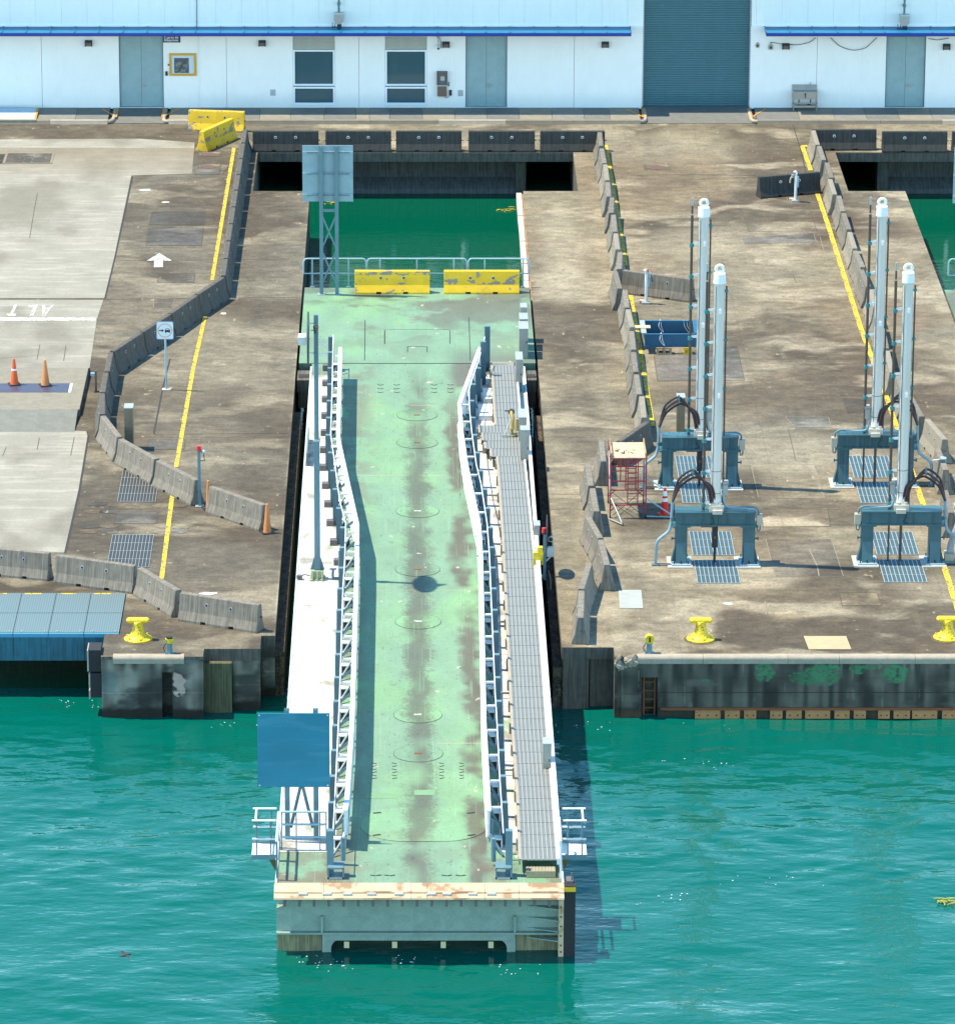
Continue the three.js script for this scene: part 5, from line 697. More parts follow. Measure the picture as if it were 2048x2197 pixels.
// ---------------------------------------------------------------- walkway of gratings
{
  const Y = 0.42, t = thing('grating_walkway', 'raised grey steel grating walkway along the right side of the ferry ramp', 'walkway');
  const L = line([[1055, 764], [1063, 900], [1064, 904], [1026, 910], [1044, 960], [1066, 984], [1069, 990], [1080, 1151], [1100, 1550], [1112, 1712], [1117, 1844]], Y), Rr = line([[1104, 764], [1116, 915], [1130, 1050], [1144, 1190], [1170, 1550], [1183, 1712], [1194, 1844]], Y);
  const z0 = ZR(785, Y), z1 = ZR(1844, Y), n = Math.round((z1 - z0) / 1.02), tan = rng(5);
  for (let k = 0; k < n; k++) {
    const a = lerp(z0, z1, k / n), b = lerp(z0, z1, (k + 1) / n) - 0.015, xa = L((a + b) / 2), xb = Rr((a + b) / 2), m = C.gratePlate;
    const g = part(t, 'grating_panel', bb(xa, xb, Y - 0.03, Y - 0.012, a, b), m), B = [], nb = Math.round((xb - xa) / 0.125);
    for (let q = 0; q <= nb; q++) { const x = lerp(xa + 0.01, xb - 0.01, q / nb); B.push(bb(x - 0.011, x + 0.011, Y - 0.012, Y + 0.005, a, b)); }
    B.push(bb(xa, xb, Y - 0.012, Y - 0.002, b - 0.012, b)); stuffPart(g, 'bearing_bars', mg(B), C.grateBar);
    if (k % 2 === 0) { part(t, 'bracket', bb(xa - 0.12, xa - 0.02, 0.02, Y - 0.04, a + 0.2, a + 0.32), C.cabinet); part(t, 'leg', bb(xb - 0.1, xb - 0.02, 0.02, Y - 0.04, a + 0.2, a + 0.32), C.cabinet); }
    part(t, 'stringer', bb(xa - 0.07, xa - 0.004, Y - 0.16, Y + 0.02, a, b + 0.015), C.kerbPale); part(t, 'stringer', bb(xb + 0.004, xb + 0.06, Y - 0.16, Y + 0.03, a, b + 0.015), C.whitePaint);
    if (k % 7 === 2) part(t, 'cable_tray', bar([xa - 0.1, 0.2, a], [postR(a) + 0.1, 0.2, a], 0.06, 0.06), C.cabinet);
  }
  // slope up from the landing and step down at the seaward end
  part(t, 'access_slope', prismX([[z0 - 2.0, 0.01], [z0 - 0.01, Y - 0.02], [z0 - 0.01, 0.01]], L(z0) + 0.02, Rr(z0) - 0.05), C.grateTan);
  stuffPart(t, 'slope_bars', mg(Array.from({ length: 12 }, (_, k) => { const x = lerp(L(z0) + 0.04, Rr(z0) - 0.08, k / 11); return bar([x, 0.02, z0 - 2.0], [x, Y - 0.005, z0 - 0.01], 0.02, 0.02); })), C.grateBar);
  part(t, 'step', bb(L(z1) + 0.15, Rr(z1) - 0.05, 0.005, 0.2, z1 + 0.02, z1 + 0.4), M(0.34, 0.30, 0.18, { map: T.conc, rough: 0.8 })); stuffPart(t, 'step_bars', mg(Array.from({ length: 9 }, (_, k) => bb(lerp(L(z1) + 0.2, Rr(z1) - 0.1, k / 8) - 0.01, lerp(L(z1) + 0.2, Rr(z1) - 0.1, k / 8) + 0.01, 0.2, 0.215, z1 + 0.02, z1 + 0.4))), C.grateBar);
  // pale boxed cover plates between rail and walkway near the hinge
  for (const [u, v, w, d] of [[1047, 845, 0.4, 1.5], [1041, 880, 0.52, 1.6]]) { const p = G(u, v, 0.2); part(t, 'cover_box', bx(w, 0.2, d, p.x, 0.12, p.z), C.whitePaint); }
  // handrail along the outer edge
  const h = thing('edge_parapet', 'low white steel parapet along the outer edge of the grating walkway', 'parapet'), zh0 = ZR(905, 0), zh1 = ZR(1840, 0), X = 4.33;
  for (let z = zh0; z < zh1; z += 3.1) { const e = Math.min(z + 3.085, zh1); part(h, 'parapet_plate', bb(X - 0.03, X + 0.03, 0.02, 0.58, z, e), C.whitePaint); part(h, 'top_rail', bb(X - 0.065, X + 0.065, 0.58, 0.63, z, e), C.whitePaint); }
}
// ================================================================ THINGS ON THE RAMP
// control cabinets along the walkway
function cabinet(u0, u1, vTop, vFront, vBot, yb, label, leg) {
  const p = G((u0 + u1) / 2, vBot, yb), a = onZ(u0, vFront, p.z), c = onZ(u1, vFront, p.z), h = a.y - yb, w = c.x - a.x, d = Math.min(1.1, Math.max(0.3, p.z - ZR(vTop, a.y)));
  const t = thing('control_cabinet', label, 'cabinet', [p.x, yb, p.z - d / 2]);
  part(t, 'housing', bx(w, h - 0.03 - (leg || 0), d, 0, (h - 0.03 + (leg || 0)) / 2, 0), C.cabinet); part(t, 'lid', bx(w + 0.03, 0.03, d + 0.04, 0, h - 0.015, 0), C.galv); const dr = part(t, 'door', bx(w - 0.05, h - 0.14 - (leg || 0), 0.012, 0, (h + (leg || 0)) / 2, d / 2 + 0.006), C.cabinet); part(dr, 'latch', bx(0.03, 0.08, 0.02, w / 2 - 0.06, h * 0.55, d / 2 + 0.02), C.dark);
  if (leg) part(t, 'pedestal', bx(w - 0.02, leg, d - 0.1, 0, leg / 2, -0.03), C.postBlue);
}
cabinet(1116, 1129, 650, 659, 735, 0, 'narrow grey control cabinet farthest up the landing, smallest of its row'); cabinet(1114, 1131, 671, 684, 752, 0, 'grey control cabinet in the middle of the three on the landing'); cabinet(1113, 1132, 689, 705, 770, 0, 'tall grey control cabinet on the landing beside the start of the walkway');
cabinet(1106, 1120, 752, 771, 843, 0, 'grey control cabinet on a blue pedestal at the start of the white parapet', 0.42); cabinet(1112, 1129, 869, 895, 968, 0, 'grey control cabinet behind the yellow goose neck pipe', 0.3); cabinet(1116, 1135, 913, 922, 1010, 0, 'grey control cabinet on a blue pedestal in front of the yellow goose neck pipe', 0.4); cabinet(1145, 1157, 1117, 1127, 1185, 0, 'beige grey control cabinet beside the red beacon post', 0.3); cabinet(1164, 1182, 1582, 1595, 1676, 0, 'lone grey control cabinet on a blue pedestal far down the walkway', 0.42);
// goose neck pipe
{ const p = G(1098, 936, 0.42), t = thing('valve_pipe', 'yellow goose neck pipe with a valve wheel on the walkway', 'pipe', [p.x, 0.42, p.z]); part(t, 'pipe', tube([[0.22, 0.06, 0], [0.02, 0.06, 0], [0, 0.2, 0], [0.02, 0.62, -0.1], [-0.02, 0.8, -0.25], [-0.02, 0.8, -0.5]], 0.06, 30, 10), C.pipeY ??= M(0.45, 0.30, 0.05, { rough: 0.5, map: T.grime })); part(t, 'valve', mg([cy(0.12, 0.12, 0.1, -0.02, 0.8, -0.55, 14, 'z'), bx(0.3, 0.05, 0.05, -0.12, 0.85, -0.5)]), C.greyPlastic); part(t, 'elbow_flange', cy(0.1, 0.1, 0.04, 0.0, 0.3, -0.02, 12), C.pipeY); part(t, 'side_valve', mg([cy(0.07, 0.07, 0.35, 0.2, 0.4, 0, 10), bx(0.1, 0.16, 0.1, 0.2, 0.6, 0)]), C.pipeY); part(t, 'floor_frame', mg([bar([-0.4, 0.05, 0.1], [0.1, 0.05, 0.1], 0.04), bar([-0.3, 0.05, 0.1], [-0.05, 0.6, -0.2], 0.03)]), C.galv); }
// beacon post with yellow box
{ const p = G(1164, 1236), t = thing('beacon_post', 'post with red beacon, yellow box and lamp outside the walkway parapet', 'beacon', [4.56, -0.05, p.z]);
  part(t, 'post', bx(0.1, 1.75, 0.1, 0, 0.8, 0), C.postBlue); part(t, 'beacon', cy(0.085, 0.075, 0.16, -0.03, 1.72, 0, 14), C.red); part(t, 'beacon_base', cy(0.09, 0.09, 0.05, -0.03, 1.62, 0, 14), C.dark);
  part(t, 'yellow_box', mg([bx(0.34, 0.44, 0.24, -0.22, 0.72, 0.02), bx(0.18, 0.16, 0.2, -0.16, 1.04, 0)]), C.yellowBright); part(t, 'lamp', mg([cy(0.1, 0.1, 0.1, 0.2, 1.4, 0, 16, 'z'), rod([0, 1.35, 0], [0.2, 1.35, -0.02], 0.02)]), C.galv); part(t, 'lamp_glass', cy(0.075, 0.075, 0.02, 0.2, 1.4, 0.06, 16, 'z'), C.dark); part(t, 'terminal_box', bx(0.24, 0.34, 0.16, 0.2, 0.95, 0.02), C.galv); part(t, 'arm', mg([bar([0, 0.55, 0], [0.2, 0.75, 0], 0.05), bar([-0.3, 0.05, 0], [0, 0.05, 0], 0.08)]), C.galv);
  part(t, 'round_board', cy(0.6, 0.6, 0.03, 0.08, 1.55, -0.3, 30, 'x'), C.dark); part(t, 'cable', tube([[0.1, 0.4, 0], [0.2, 0.1, 0.6], [0.15, -0.3, 1.6], [0, -0.1, 2.4]], 0.014, 24, 5), C.dark); }
// tall mast with a round board seen from its edge
{ const p = G(681, 1242), t = thing('signal_mast', 'tall blue grey mast with round dark board standing on the white deck', 'mast', [p.x, 0.016, p.z]), H = 9.45;
  part(t, 'pole', mg([bx(0.2, 4.7, 0.2, 0, 2.65, 0), bx(0.15, H - 5.0, 0.15, 0, 5 + (H - 5) / 2, 0)]), C.postBlue); part(t, 'collar', bx(0.26, 0.06, 0.26, 0, 5.0, 0), C.galv);
  const b = part(t, 'plinth', mg([bx(0.52, 0.05, 0.6, 0, 0.025, 0), bx(0.44, 0.3, 0.42, 0, 0.18, 0)]), M(0.34, 0.42, 0.27, { map: T.conc, rough: 0.7 })); each(b, 'gusset', [[-0.17], [0], [0.17]].map(([x]) => { const g = prismX([[0.21, 0.05], [0.36, 0.05], [0.21, 0.33]], x - 0.012, x + 0.012); return g; }), M(0.38, 0.44, 0.28, { rough: 0.7 })); each(t, 'stay_plate', [-1, 1].map(s => { const g = prismZ([[s * 0.1, 0.33], [s * 0.25, 0.33], [s * 0.1, 0.8]].sort((a, c) => 0), -0.015, 0.015); return g; }), C.postBlue);
  part(t, 'round_board', cy(0.91, 0.91, 0.05, -0.27, 8.62, 0, 40, 'x'), M(0.03, 0.06, 0.07, { rough: 0.6 })); each(t, 'board_arm', [8.1, 9.15, 8.9].map(y => rod([0, y, 0.02], [-0.27, y, 0.02], 0.022)), C.white); part(t, 'camera_box', bx(0.26, 0.28, 0.5, -0.48, 8.55, -0.1), C.whitePaint); part(t, 'lamp', mg([cy(0.06, 0.1, 0.24, 0, 8.95, 0.12, 12), bx(0.08, 0.1, 0.1, 0, 9.08, 0.1)]), C.greyPlastic); part(t, 'side_rung', mg([bar([0, 8.45, 0], [0.4, 8.45, 0], 0.04), bar([0, 8.05, 0], [0.4, 8.05, 0], 0.04), rod([0.3, 8.05, 0], [0.3, 8.45, 0], 0.012)]), C.white); part(t, 'cable_loop', tube([[-0.26, 0.1, 0], [-0.45, 0.14, 0], [-0.55, 0.1, 0.05], [-0.55, 0.02, 0.1]], 0.02, 14, 6), C.greyPlastic); part(t, 'junction_box', bx(0.2, 0.16, 0.16, -0.62, 0.08, 0.12), C.greyPlastic); }
// small pipe frame on the white deck
{ const p = G(722, 1243), t = thing('pipe_stub', 'small bent blue pipe stub on the white deck beside the mast', 'pipe', [p.x, 0.016, p.z]); part(t, 'pipe', tube([[-0.12, 0.35, 0], [-0.12, 0.05, 0], [0.1, 0.05, 0], [0.1, 0.3, -0.1], [0.1, 0.95, -0.2]], 0.045, 24, 8), C.postBlue); part(t, 'cap', bx(0.24, 0.03, 0.1, -0.12, 0.36, 0), C.postBlue); }
// side shield
{ const a = G(661, 945), b = G(656, 1000), t = thing('edge_shield', 'narrow blue grey shield plate on the outer edge of the white deck', 'shield', [RX0 + 0.08, 0.016, (a.z + b.z) / 2]); part(t, 'plate', bx(0.05, 0.5, 3.4, 0, 0.25, 0), C.postBlue); part(t, 'foot', mg([bx(0.2, 0.04, 0.1, 0.08, 0.02, -1.2), bx(0.2, 0.04, 0.1, 0.08, 0.02, 1.2)]), C.galv); }
// signs
function bigSign(u0, u1, vT, vB, pu, vBase, label, braceFrom, front) {
  const base = G((pu[0] + pu[1]) / 2, vBase), z = base.z, a = onZ(u0, vB, z), c = onZ(u1, vT, z), t = thing('sign_frame', label, 'sign', [base.x, 0.004, z]);
  const w = c.x - a.x, h = c.y - a.y, xm = (a.x + c.x) / 2 - base.x, ym = (a.y + c.y) / 2, xs = pu.map(u => onZ(u, vBase, z).x - base.x), top = c.y + (front ? 0.08 : 0);
  part(t, 'panel', bx(w, h, 0.04, xm, ym, front ? 0.14 : -0.14), front ? (C.signFace ??= M(1, 1, 1, { rough: 0.5, map: (() => { const t = dataTex(256, 256, (i, j) => { const x = i / 256 * 2.3, y = j / 256 * 2.5, n = fbm(x * 1.4 + 2, y * 1.8, 4), st = fbm(x * 1.2, y * 7 + 5, 3), e = sm(0.5, 0.75, st), s = lerp(0.86, 1.1, n); return [lerp(0.012, 0.03, e) * s, lerp(0.185, 0.21, e) * s, lerp(0.275, 0.30, e) * s]; }); t.repeat.set(1 / 2.7, 1 / 2.7); t.offset.set(0.5, -1.5 / 2.7); return t; })() })) : C.signBack);
  for (const x of xs) { const p = part(t, 'post', mg([bx(0.15, top, 0.025, x, top / 2, 0.075), bx(0.15, top, 0.025, x, top / 2, -0.075), bx(0.025, top, 0.15, x, top / 2, 0)]), C.postBlue); part(p, 'base_plate', bx(0.3, 0.03, 0.34, x, 0.015, 0), C.galv); }
  if (front) { each(t, 'brace', [bar([xs[0] + 0.1, 0.35, -0.05], [(xs[0] + xs[1]) / 2, a.y + 0.1, -0.05], 0.09), bar([xs[1] - 0.1, 0.35, -0.05], [(xs[0] + xs[1]) / 2, a.y + 0.1, -0.05], 0.09)], C.blueGrey); each(t, 'panel_bolt', [[-1, 1], [1, 1], [-1, -1], [1, -1]].map(([sx, sy]) => cy(0.02, 0.02, 0.01, xm + sx * (w / 2 - 0.06), ym + sy * (h / 2 - 0.06), 0.165, 8, 'z')), C.white); }
  else { const n = 3; each(t, 'brace', [0, 1].flatMap(k => { const y0 = 0.4 + k * (a.y - 0.9) / 2, y1 = y0 + (a.y - 0.9) / 2; return [bar([xs[0], y0, 0], [xs[1], y1, 0], 0.07), bar([xs[1], y0, 0.03], [xs[0], y1, 0.03], 0.07)]; }), C.postBlue); each(t, 'crossbar', [a.y - 0.35].map(y => bx(xs[1] - xs[0], 0.1, 0.1, 0, y, 0)), C.postBlue); each(t, 'panel_rib', [0.12, 0.5, 0.88].map(f => bx(w, 0.09, 0.07, xm, a.y + h * f, -0.085)), C.signBack); each(t, 'rib_slot', [0.12, 0.5, 0.88].flatMap(f => [-0.3, 0.02, 0.32].map(g => bx(w * 0.22, 0.05, 0.01, xm + w * g, a.y + h * f, -0.045))), C.blueGrey); }
  return t;
}
bigSign(553.5, 707, 1527, 1685, [617, 678.5], 1800, 'square blue sign panel on two posts at the seaward end of the white deck', 0, true);
bigSign(649, 757, 314, 434, [690, 723], 632, 'tall pale blue sign seen from behind on a braced frame at the landing', 0, false);
bigSign(2043, 2151, 318, 438, [2090, 2125], 632, 'pale blue sign seen from behind at the second slot, cut by the frame', 0, false);
// railing loops behind the landing
function loopRail(u0, u1, z, vTop, label, posts) {
  const H = yAt(vTop, z), a = onZ(u0, vTop, z).x, c = onZ(u1, vTop, z).x, r = 0.16, yl = H * 0.48, t = thing('pipe_railing', label, 'railing', [(a + c) / 2, 0.004, z], 0), w = (c - a) / 2;
  part(t, 'top_loop', new THREE.TubeGeometry(new THREE.CatmullRomCurve3([[-w, yl, 0], [-w, H - r, 0], [-w + r * 0.3, H - r * 0.3, 0], [-w + r, H, 0], [w - r, H, 0], [w - r * 0.3, H - r * 0.3, 0], [w, H - r, 0], [w, yl, 0]].map(p => V(...p)), false, 'catmullrom', 0.1), 60, 0.032, 8), C.rail ??= M(0.30, 0.46, 0.53, { rough: 0.45, map: T.grime })); part(t, 'mid_rail', rod([-w, yl, 0], [w, yl, 0], 0.028), C.rail);
  for (const f of posts) { const p = part(t, 'post', bx(0.06, H, 0.05, lerp(-w, w, f), H / 2, 0), C.rail); part(p, 'foot', bx(0.16, 0.02, 0.16, lerp(-w, w, f), 0.01, 0), C.galv); }
}
const ZRAIL = ZR(617) - 0.14;
loopRail(651, 785, ZRAIL + 0.08, 555, 'blue pipe railing section behind the tall sign frame on the landing', [0.14, 0.72]); loopRail(787, 1001, ZRAIL + 0.08, 555, 'blue pipe railing section behind the two chipped yellow barriers', [0.13, 0.5, 0.87]); loopRail(1004, 1135, ZRAIL + 0.08, 555, 'blue pipe railing section at the slot wall end of the landing', [0.27, 0.9]);
// second landing at the right edge of the picture
struct('second_landing', bb(XL + OFF2 + 0.08, XR + OFF2 - 0.08, -0.32, 0.004, ZR(622), ZR(779)), deckMat);
loopRail(2034, 2168, ZR(622) + 0.08, 556, 'blue pipe railing section on the second landing at the right edge', [0.14, 0.72]);
// side platforms near the bow
for (const s of [-1, 1]) {
  const xa = s < 0 ? RX0 : RX1, zc = ZR(1832), w = s < 0 ? 0.75 : 0.74, t = thing('side_platform', s < 0 ? 'small white platform with rails hanging off the ramp beside the blue sign' : 'small white platform with rails hanging off the ramp beside the walkway end', 'platform', [xa, 0, zc]);
  const Y = 0.12; part(t, 'floor', bx(w, 0.06, 1.0, s * (w / 2 + 0.02), Y, 0), C.whitePaint); part(t, 'skirt', bx(w, 0.14, 0.04, s * (w / 2 + 0.02), Y - 0.02, 0.52), C.postBlue); part(t, 'skirt', bx(w, 0.14, 0.04, s * (w / 2 + 0.02), Y + 0.05, -0.52), C.postBlue);
  part(t, 'support', (() => { const g = prismZ([[0, 0.05], [s * w * 0.5, 0.05], [0, -0.7]], -0.05, 0.05); return g; })(), M(0.20, 0.17, 0.07, { rough: 0.8, map: T.conc }));
  for (const x of [0.2, 0.62]) for (const z of [-0.5, 0.5]) part(t, 'post', rod([s * x, Y, z], [s * x, Y + 1.15, z], 0.022), C.postBlue);
  for (const z of [-0.5, 0.5]) for (const y of [0.55, 1.13]) part(t, 'rail', rod([s * 0.05, Y + y, z], [s * w, Y + y, z], 0.032), C.whitePaint);
  part(t, 'rail', rod([s * 0.64, Y + 1.13, -0.5], [s * 0.64, Y + 1.13, 0.5], 0.032), C.whitePaint);
}
// rail across the deck in front of the blue sign and along the edge
{ const t = thing('deck_railing', 'white three bar railing across the white deck in front of the blue sign posts', 'railing'), z = ZR(1824), x0 = RX0 + 0.1, x1 = G(700, 1824).x; for (const y of [0.42, 0.82, 1.22]) part(t, 'rail', rod([x0, y, z], [x1, y, z], 0.034), C.rail); for (const x of [x0, lerp(x0, x1, 0.33), lerp(x0, x1, 0.86), x1]) part(t, 'post', rod([x, 0.016, z], [x, 1.22, z], 0.018), C.postBlue); for (const y of [0.62, 1.2]) part(t, 'side_rail', rod([x0 - 0.08, y, z], [x0 - 0.08, y, ZF - 0.3], 0.04), C.whitePaint); for (const zz of [z, z + 0.9, ZF - 0.3]) part(t, 'post', bx(0.06, 1.2, 0.06, x0 - 0.08, 0.6, zz), C.postBlue); }
{ const t = thing('deck_railing', 'short white railing at the bow corner beyond the walkway end', 'railing'), x = RX1 - 0.06, z0 = ZR(1836), z1 = ZF - 0.4; for (const y of [0.62, 1.2]) part(t, 'rail', rod([x, y, z0], [x, y, z1], 0.04), C.whitePaint); for (const zz of [z0, (z0 + z1) / 2, z1]) part(t, 'post', bx(0.06, 1.2, 0.06, x, 0.6, zz), C.whitePaint); }
// winch housing on the left of the hinge
{ const t = thing('hinge_housing', 'dark hinge bearing housing in the gap left of the ramp landing', 'bearing', [-4.28, 0, ZR(800)]); part(t, 'bracket', mg([bx(0.5, 0.5, 1.4, 0, -0.35, 0), bx(0.4, 0.9, 0.5, 0, -0.8, 0.4)]), C.concDark); part(t, 'pin', cy(0.2, 0.2, 0.5, 0.05, -0.2, 0.2, 16, 'x'), C.dark); }
{ const t = thing('hinge_housing', 'dark hinge bearing housing in the gap right of the ramp landing', 'bearing', [4.66, 0, ZR(800)]); part(t, 'bracket', mg([bx(0.4, 0.5, 1.4, 0, -0.35, 0), bx(0.34, 0.9, 0.5, 0, -0.8, 0.4)]), C.concDark); part(t, 'pin', cy(0.2, 0.2, 0.4, -0.05, -0.2, 0.2, 16, 'x'), C.dark); }
// ================================================================ LIFTING GANTRIES
let gN = 0;
function gantry(xc, vBase, vTop, mirror, label, rodDown) {
  const gv = gN++, tl = [[1, T.conc], [1.15, T.streak], [0.9, T.streak], [1.08, T.conc]][gv], teal = M(0.034 * tl[0], 0.112 * tl[0], 0.14 * tl[0], { rough: 0.42, map: tl[1] });
  const z = ZR(vBase), t = thing('lifting_gantry', label, 'gantry', [xc, 0, z], 0, undefined), s = mirror ? -1 : 1, YB2 = 1.92;
  for (const q of [-1, 1]) {
    const x = q * 1.18; const leg = part(t, 'leg', mg([bx(0.42, 1.32, 0.44, x, 0.72, 0), (() => { const g = prismX([[0.22, 0.07], [0.42, 0.07], [0.22, 0.8]], x - 0.18, x + 0.18); return g; })(), (() => prismZ([[x + q * 0.21, 0.07], [x + q * 0.34, 0.07], [x + q * 0.21, 0.6]], -0.16, 0.16))()]), teal); part(leg, 'leg_cap', bx(0.62, 0.05, 0.62, x, 1.40, 0), C.tealLight); part(leg, 'leg_lug', mg([rod([x + q * 0.2, 0.92, 0.1], [x + q * 0.33, 0.92, 0.1], 0.03), bx(0.04, 0.12, 0.1, x + q * 0.32, 0.92, 0.1)]), C.tealLight);
    const bp = part(t, 'base_plate', bx(0.66, 0.05, 1.0, x, 0.07, 0.05), M(0.28, 0.42, 0.48, { rough: 0.5, map: T.grime })); each(bp, 'anchor_bolt', [[-0.24, -0.36], [0.24, -0.36], [-0.24, 0.44], [0.24, 0.44], [0, 0.44]].map(([bx0, bz]) => cy(0.022, 0.022, 0.12, x + bx0, 0.14, bz, 7)), C.dark); part(t, 'grout_pad', bx(0.86, 0.045, 1.25, x - 0.04, 0.023, 0.06), C.groutM ??= M(0.52, 0.50, 0.45, { map: T.conc, rough: 0.9 }));
  }
  const beam = part(t, 'beam', mg([bx(2.8, 0.05, 0.72, 0, YB2, 0), bx(2.8, 0.05, 0.66, 0, 1.45, 0), bx(2.76, 0.44, 0.56, 0, 1.68, 0)]), teal); each(beam, 'web_stiffener', [-1.1, -0.42, -0.12, 0.12, 0.42, 1.1].map(x => bx(0.025, 0.42, 0.05, x, 1.68, 0.30)), C.tealLight);
  const zc = 0, top = yAt(vTop, z), H = top - 0.45;
  const colm = part(t, 'column', cy(0.185, 0.185, H - YB2, 0, (H + YB2) / 2, zc, 24), C.column); part(colm, 'top_collar', cy(0.225, 0.205, 0.34, 0, H - 0.02, zc, 24), C.white); part(colm, 'base_flare', cy(0.25, 0.19, 0.5, 0, YB2 + 0.3, zc, 20), C.column); each(colm, 'band', [0.35, 1.15].map(y => cy(0.192, 0.192, 0.02, 0, YB2 + y + 0.3, zc, 20)), C.greyPlastic);
  { const g = new THREE.TorusGeometry(0.13, 0.055, 8, 16); g.scale(1, 1, 0.8); g.translate(0, H + 0.3, zc); const e = part(colm, 'lifting_eye', mg([g, bx(0.16, 0.16, 0.09, 0, H + 0.16, zc)]), C.white); }
  each(colm, 'weld_pad', [0.5, 0.86].map(f => bx(0.09, 0.16, 0.06, 0.04, lerp(YB2, H, f), zc + 0.19)), C.white);
  const hr = H + 0.35, guide = part(t, 'guide_rod', mg([cy(0.05, 0.05, hr - YB2 - 0.5, -0.42, (hr + YB2 - 0.5) / 2, zc, 10), cy(0.035, 0.035, 0.5, -0.42, hr - 0.2, zc, 8)]), C.rodDark); part(guide, 'rod_head', bx(0.07, 0.28, 0.07, -0.42, hr, zc), C.galv);
  for (let y = YB2 + 0.2; y < H - 0.8; y += 1.16) { const cl = part(t, 'clamp_arm', bx(0.26, 0.07, 0.08, -0.27, y + 0.06, zc), C.white); part(cl, 'clamp', cy(0.085, 0.085, 0.13, -0.42, y, zc, 12), C.clampTeal); }
  const pp = part(t, 'feed_pipe', cy(0.03, 0.03, H - YB2 - 0.4, 0.25, (H + YB2 - 0.4) / 2 + 0.1, zc, 8), C.rodDark); for (let y = YB2 + 0.9; y < H - 0.4; y += 1.75) part(pp, 'pipe_clamp', bx(0.14, 0.07, 0.09, 0.24, y, zc), C.clampTeal);
  part(t, 'sensor_wire', cy(0.012, 0.012, H - YB2 - 0.3, -0.13, (H + YB2 - 0.3) / 2, zc + 0.15, 6), C.greyPlastic);
  part(t, 'drive_unit', mg([bx(0.5, 0.22, 0.4, s * 0.02, YB2 + 0.13, 0.12), bx(0.34, 0.14, 0.2, s * 0.05, YB2 + 0.05, 0.36), cy(0.1, 0.1, 0.12, s * 0.02 - 0.1, YB2 + 0.26, 0.16, 10), cy(0.07, 0.07, 0.1, s * 0.02 + 0.14, YB2 + 0.28, 0.2, 10)]), C.machine);
  part(t, 'loose_wire', tube([[s * 0.1, YB2 + 0.1, 0.45], [s * -0.15, YB2 - 0.1, 0.42], [s * -0.05, YB2 - 0.35, 0.36], [s * -0.2, YB2 - 0.42, 0.34]], 0.014, 16, 5), C.dark);
  part(t, 'control_box', bx(0.2, 0.36, 0.26, s * 1.53, 1.62, 0.12), C.cabinetBeige); part(t, 'box_conduit', tube([[s * 0.3, YB2 + 0.08, 0.05], [s * 0.8, YB2 + 0.12, 0.08], [s * 1.3, YB2 + 0.14, 0.1], [s * 1.48, YB2 + 0.05, 0.12], [s * 1.5, 1.8, 0.12]], 0.035, 24, 7), C.blueGrey); part(t, 'drip_loop', tube([[s * 1.56, 1.44, 0.12], [s * 1.56, 1.25, 0.12], [s * 1.48, 1.2, 0.12], [s * 1.44, 1.4, 0.12]], 0.025, 14, 6), C.blueGrey);
  // hoses arching over to a stand pipe
  for (const [d, m] of [[0, C.hose], [0.14, C.hoseRed], [0.26, C.hose]].slice(0, 3)) part(t, 'hose', tube([[s * -0.16 + s * d * 0.6, YB2 + 0.3, 0.16], [s * -0.3 + s * d * 0.6, YB2 + 0.9, 0.16], [s * -0.8 + s * d * 0.3, YB2 + 1.5 - d, 0.14], [s * -1.3 + s * d * 0.2, YB2 + 1.15 - d, 0.12], [s * -1.5, YB2 + 0.35, 0.1 + d * 0.2]], 0.042, 34, 8), m);
  part(t, 'hose_clip', bx(0.06, 0.3, 0.12, s * -0.8, YB2 + 1.42, 0.14), C.blueGrey);
  part(t, 'stand_pipe', mg([tube([[s * -1.5, YB2 + 0.4, 0.1], [s * -1.52, 1.6, 0.1], [s * -1.62, 1.2, 0.15], [s * -2.0, 0.9, 0.3], [s * -2.05, 0.5, 0.3], [s * -2.07, 0.03, 0.3]], 0.055, 30, 8)]), C.conduitM ??= M(0.20, 0.32, 0.38, { rough: 0.5, map: T.grime })); part(t, 'pipe_bracket', bx(0.2, 0.12, 0.1, s * -1.46, 1.62, 0.1), C.tealLight); part(t, 'pipe_foot', mg([bx(0.26, 0.05, 0.2, s * -2.07, 0.025, 0.3), rod([s * -2.0, 0.05, 0.3], [s * -1.55, 0.05, 0.3], 0.025)]), C.blueGrey);
  part(t, 'motor_box', mg([bx(0.16, 0.4, 0.3, s * 0.34, YB2 + 0.75, -0.1), bx(0.2, 0.1, 0.3, s * 0.34, YB2 + 0.98, -0.1)]), C.cabinet); part(t, 'hydraulic_line', mg([tube([[s * 0.25, YB2 + 0.9, 0], [s * 0.3, YB2 + 0.3, 0.05], [s * 0.45, YB2 + 0.12, 0.08], [s * 1.1, YB2 + 0.1, 0.1]], 0.04, 24, 7)]), C.conduitM);
  if (rodDown) { const h = part(t, 'hanger_rod', mg([bx(0.2, 0.85, 0.16, 0, 1.0, 0), cy(0.045, 0.045, 0.6, 0, 0.3, 0, 10)]), C.dark); part(h, 'hanger_bolt', cy(0.045, 0.045, 0.03, 0, 0.95, 0.09, 10, 'z'), C.rust); part(t, 'hanger_arm', bx(0.5, 0.06, 0.06, -0.25, 1.36, 0.1), C.rodDark); }
  else { each(t, 'lifting_rod', [cy(0.035, 0.035, 1.45, -0.42, 0.72, 0, 8), cy(0.05, 0.05, 1.45, 0.0, 0.72, 0, 10)], C.rodDark); }
  return t;
}
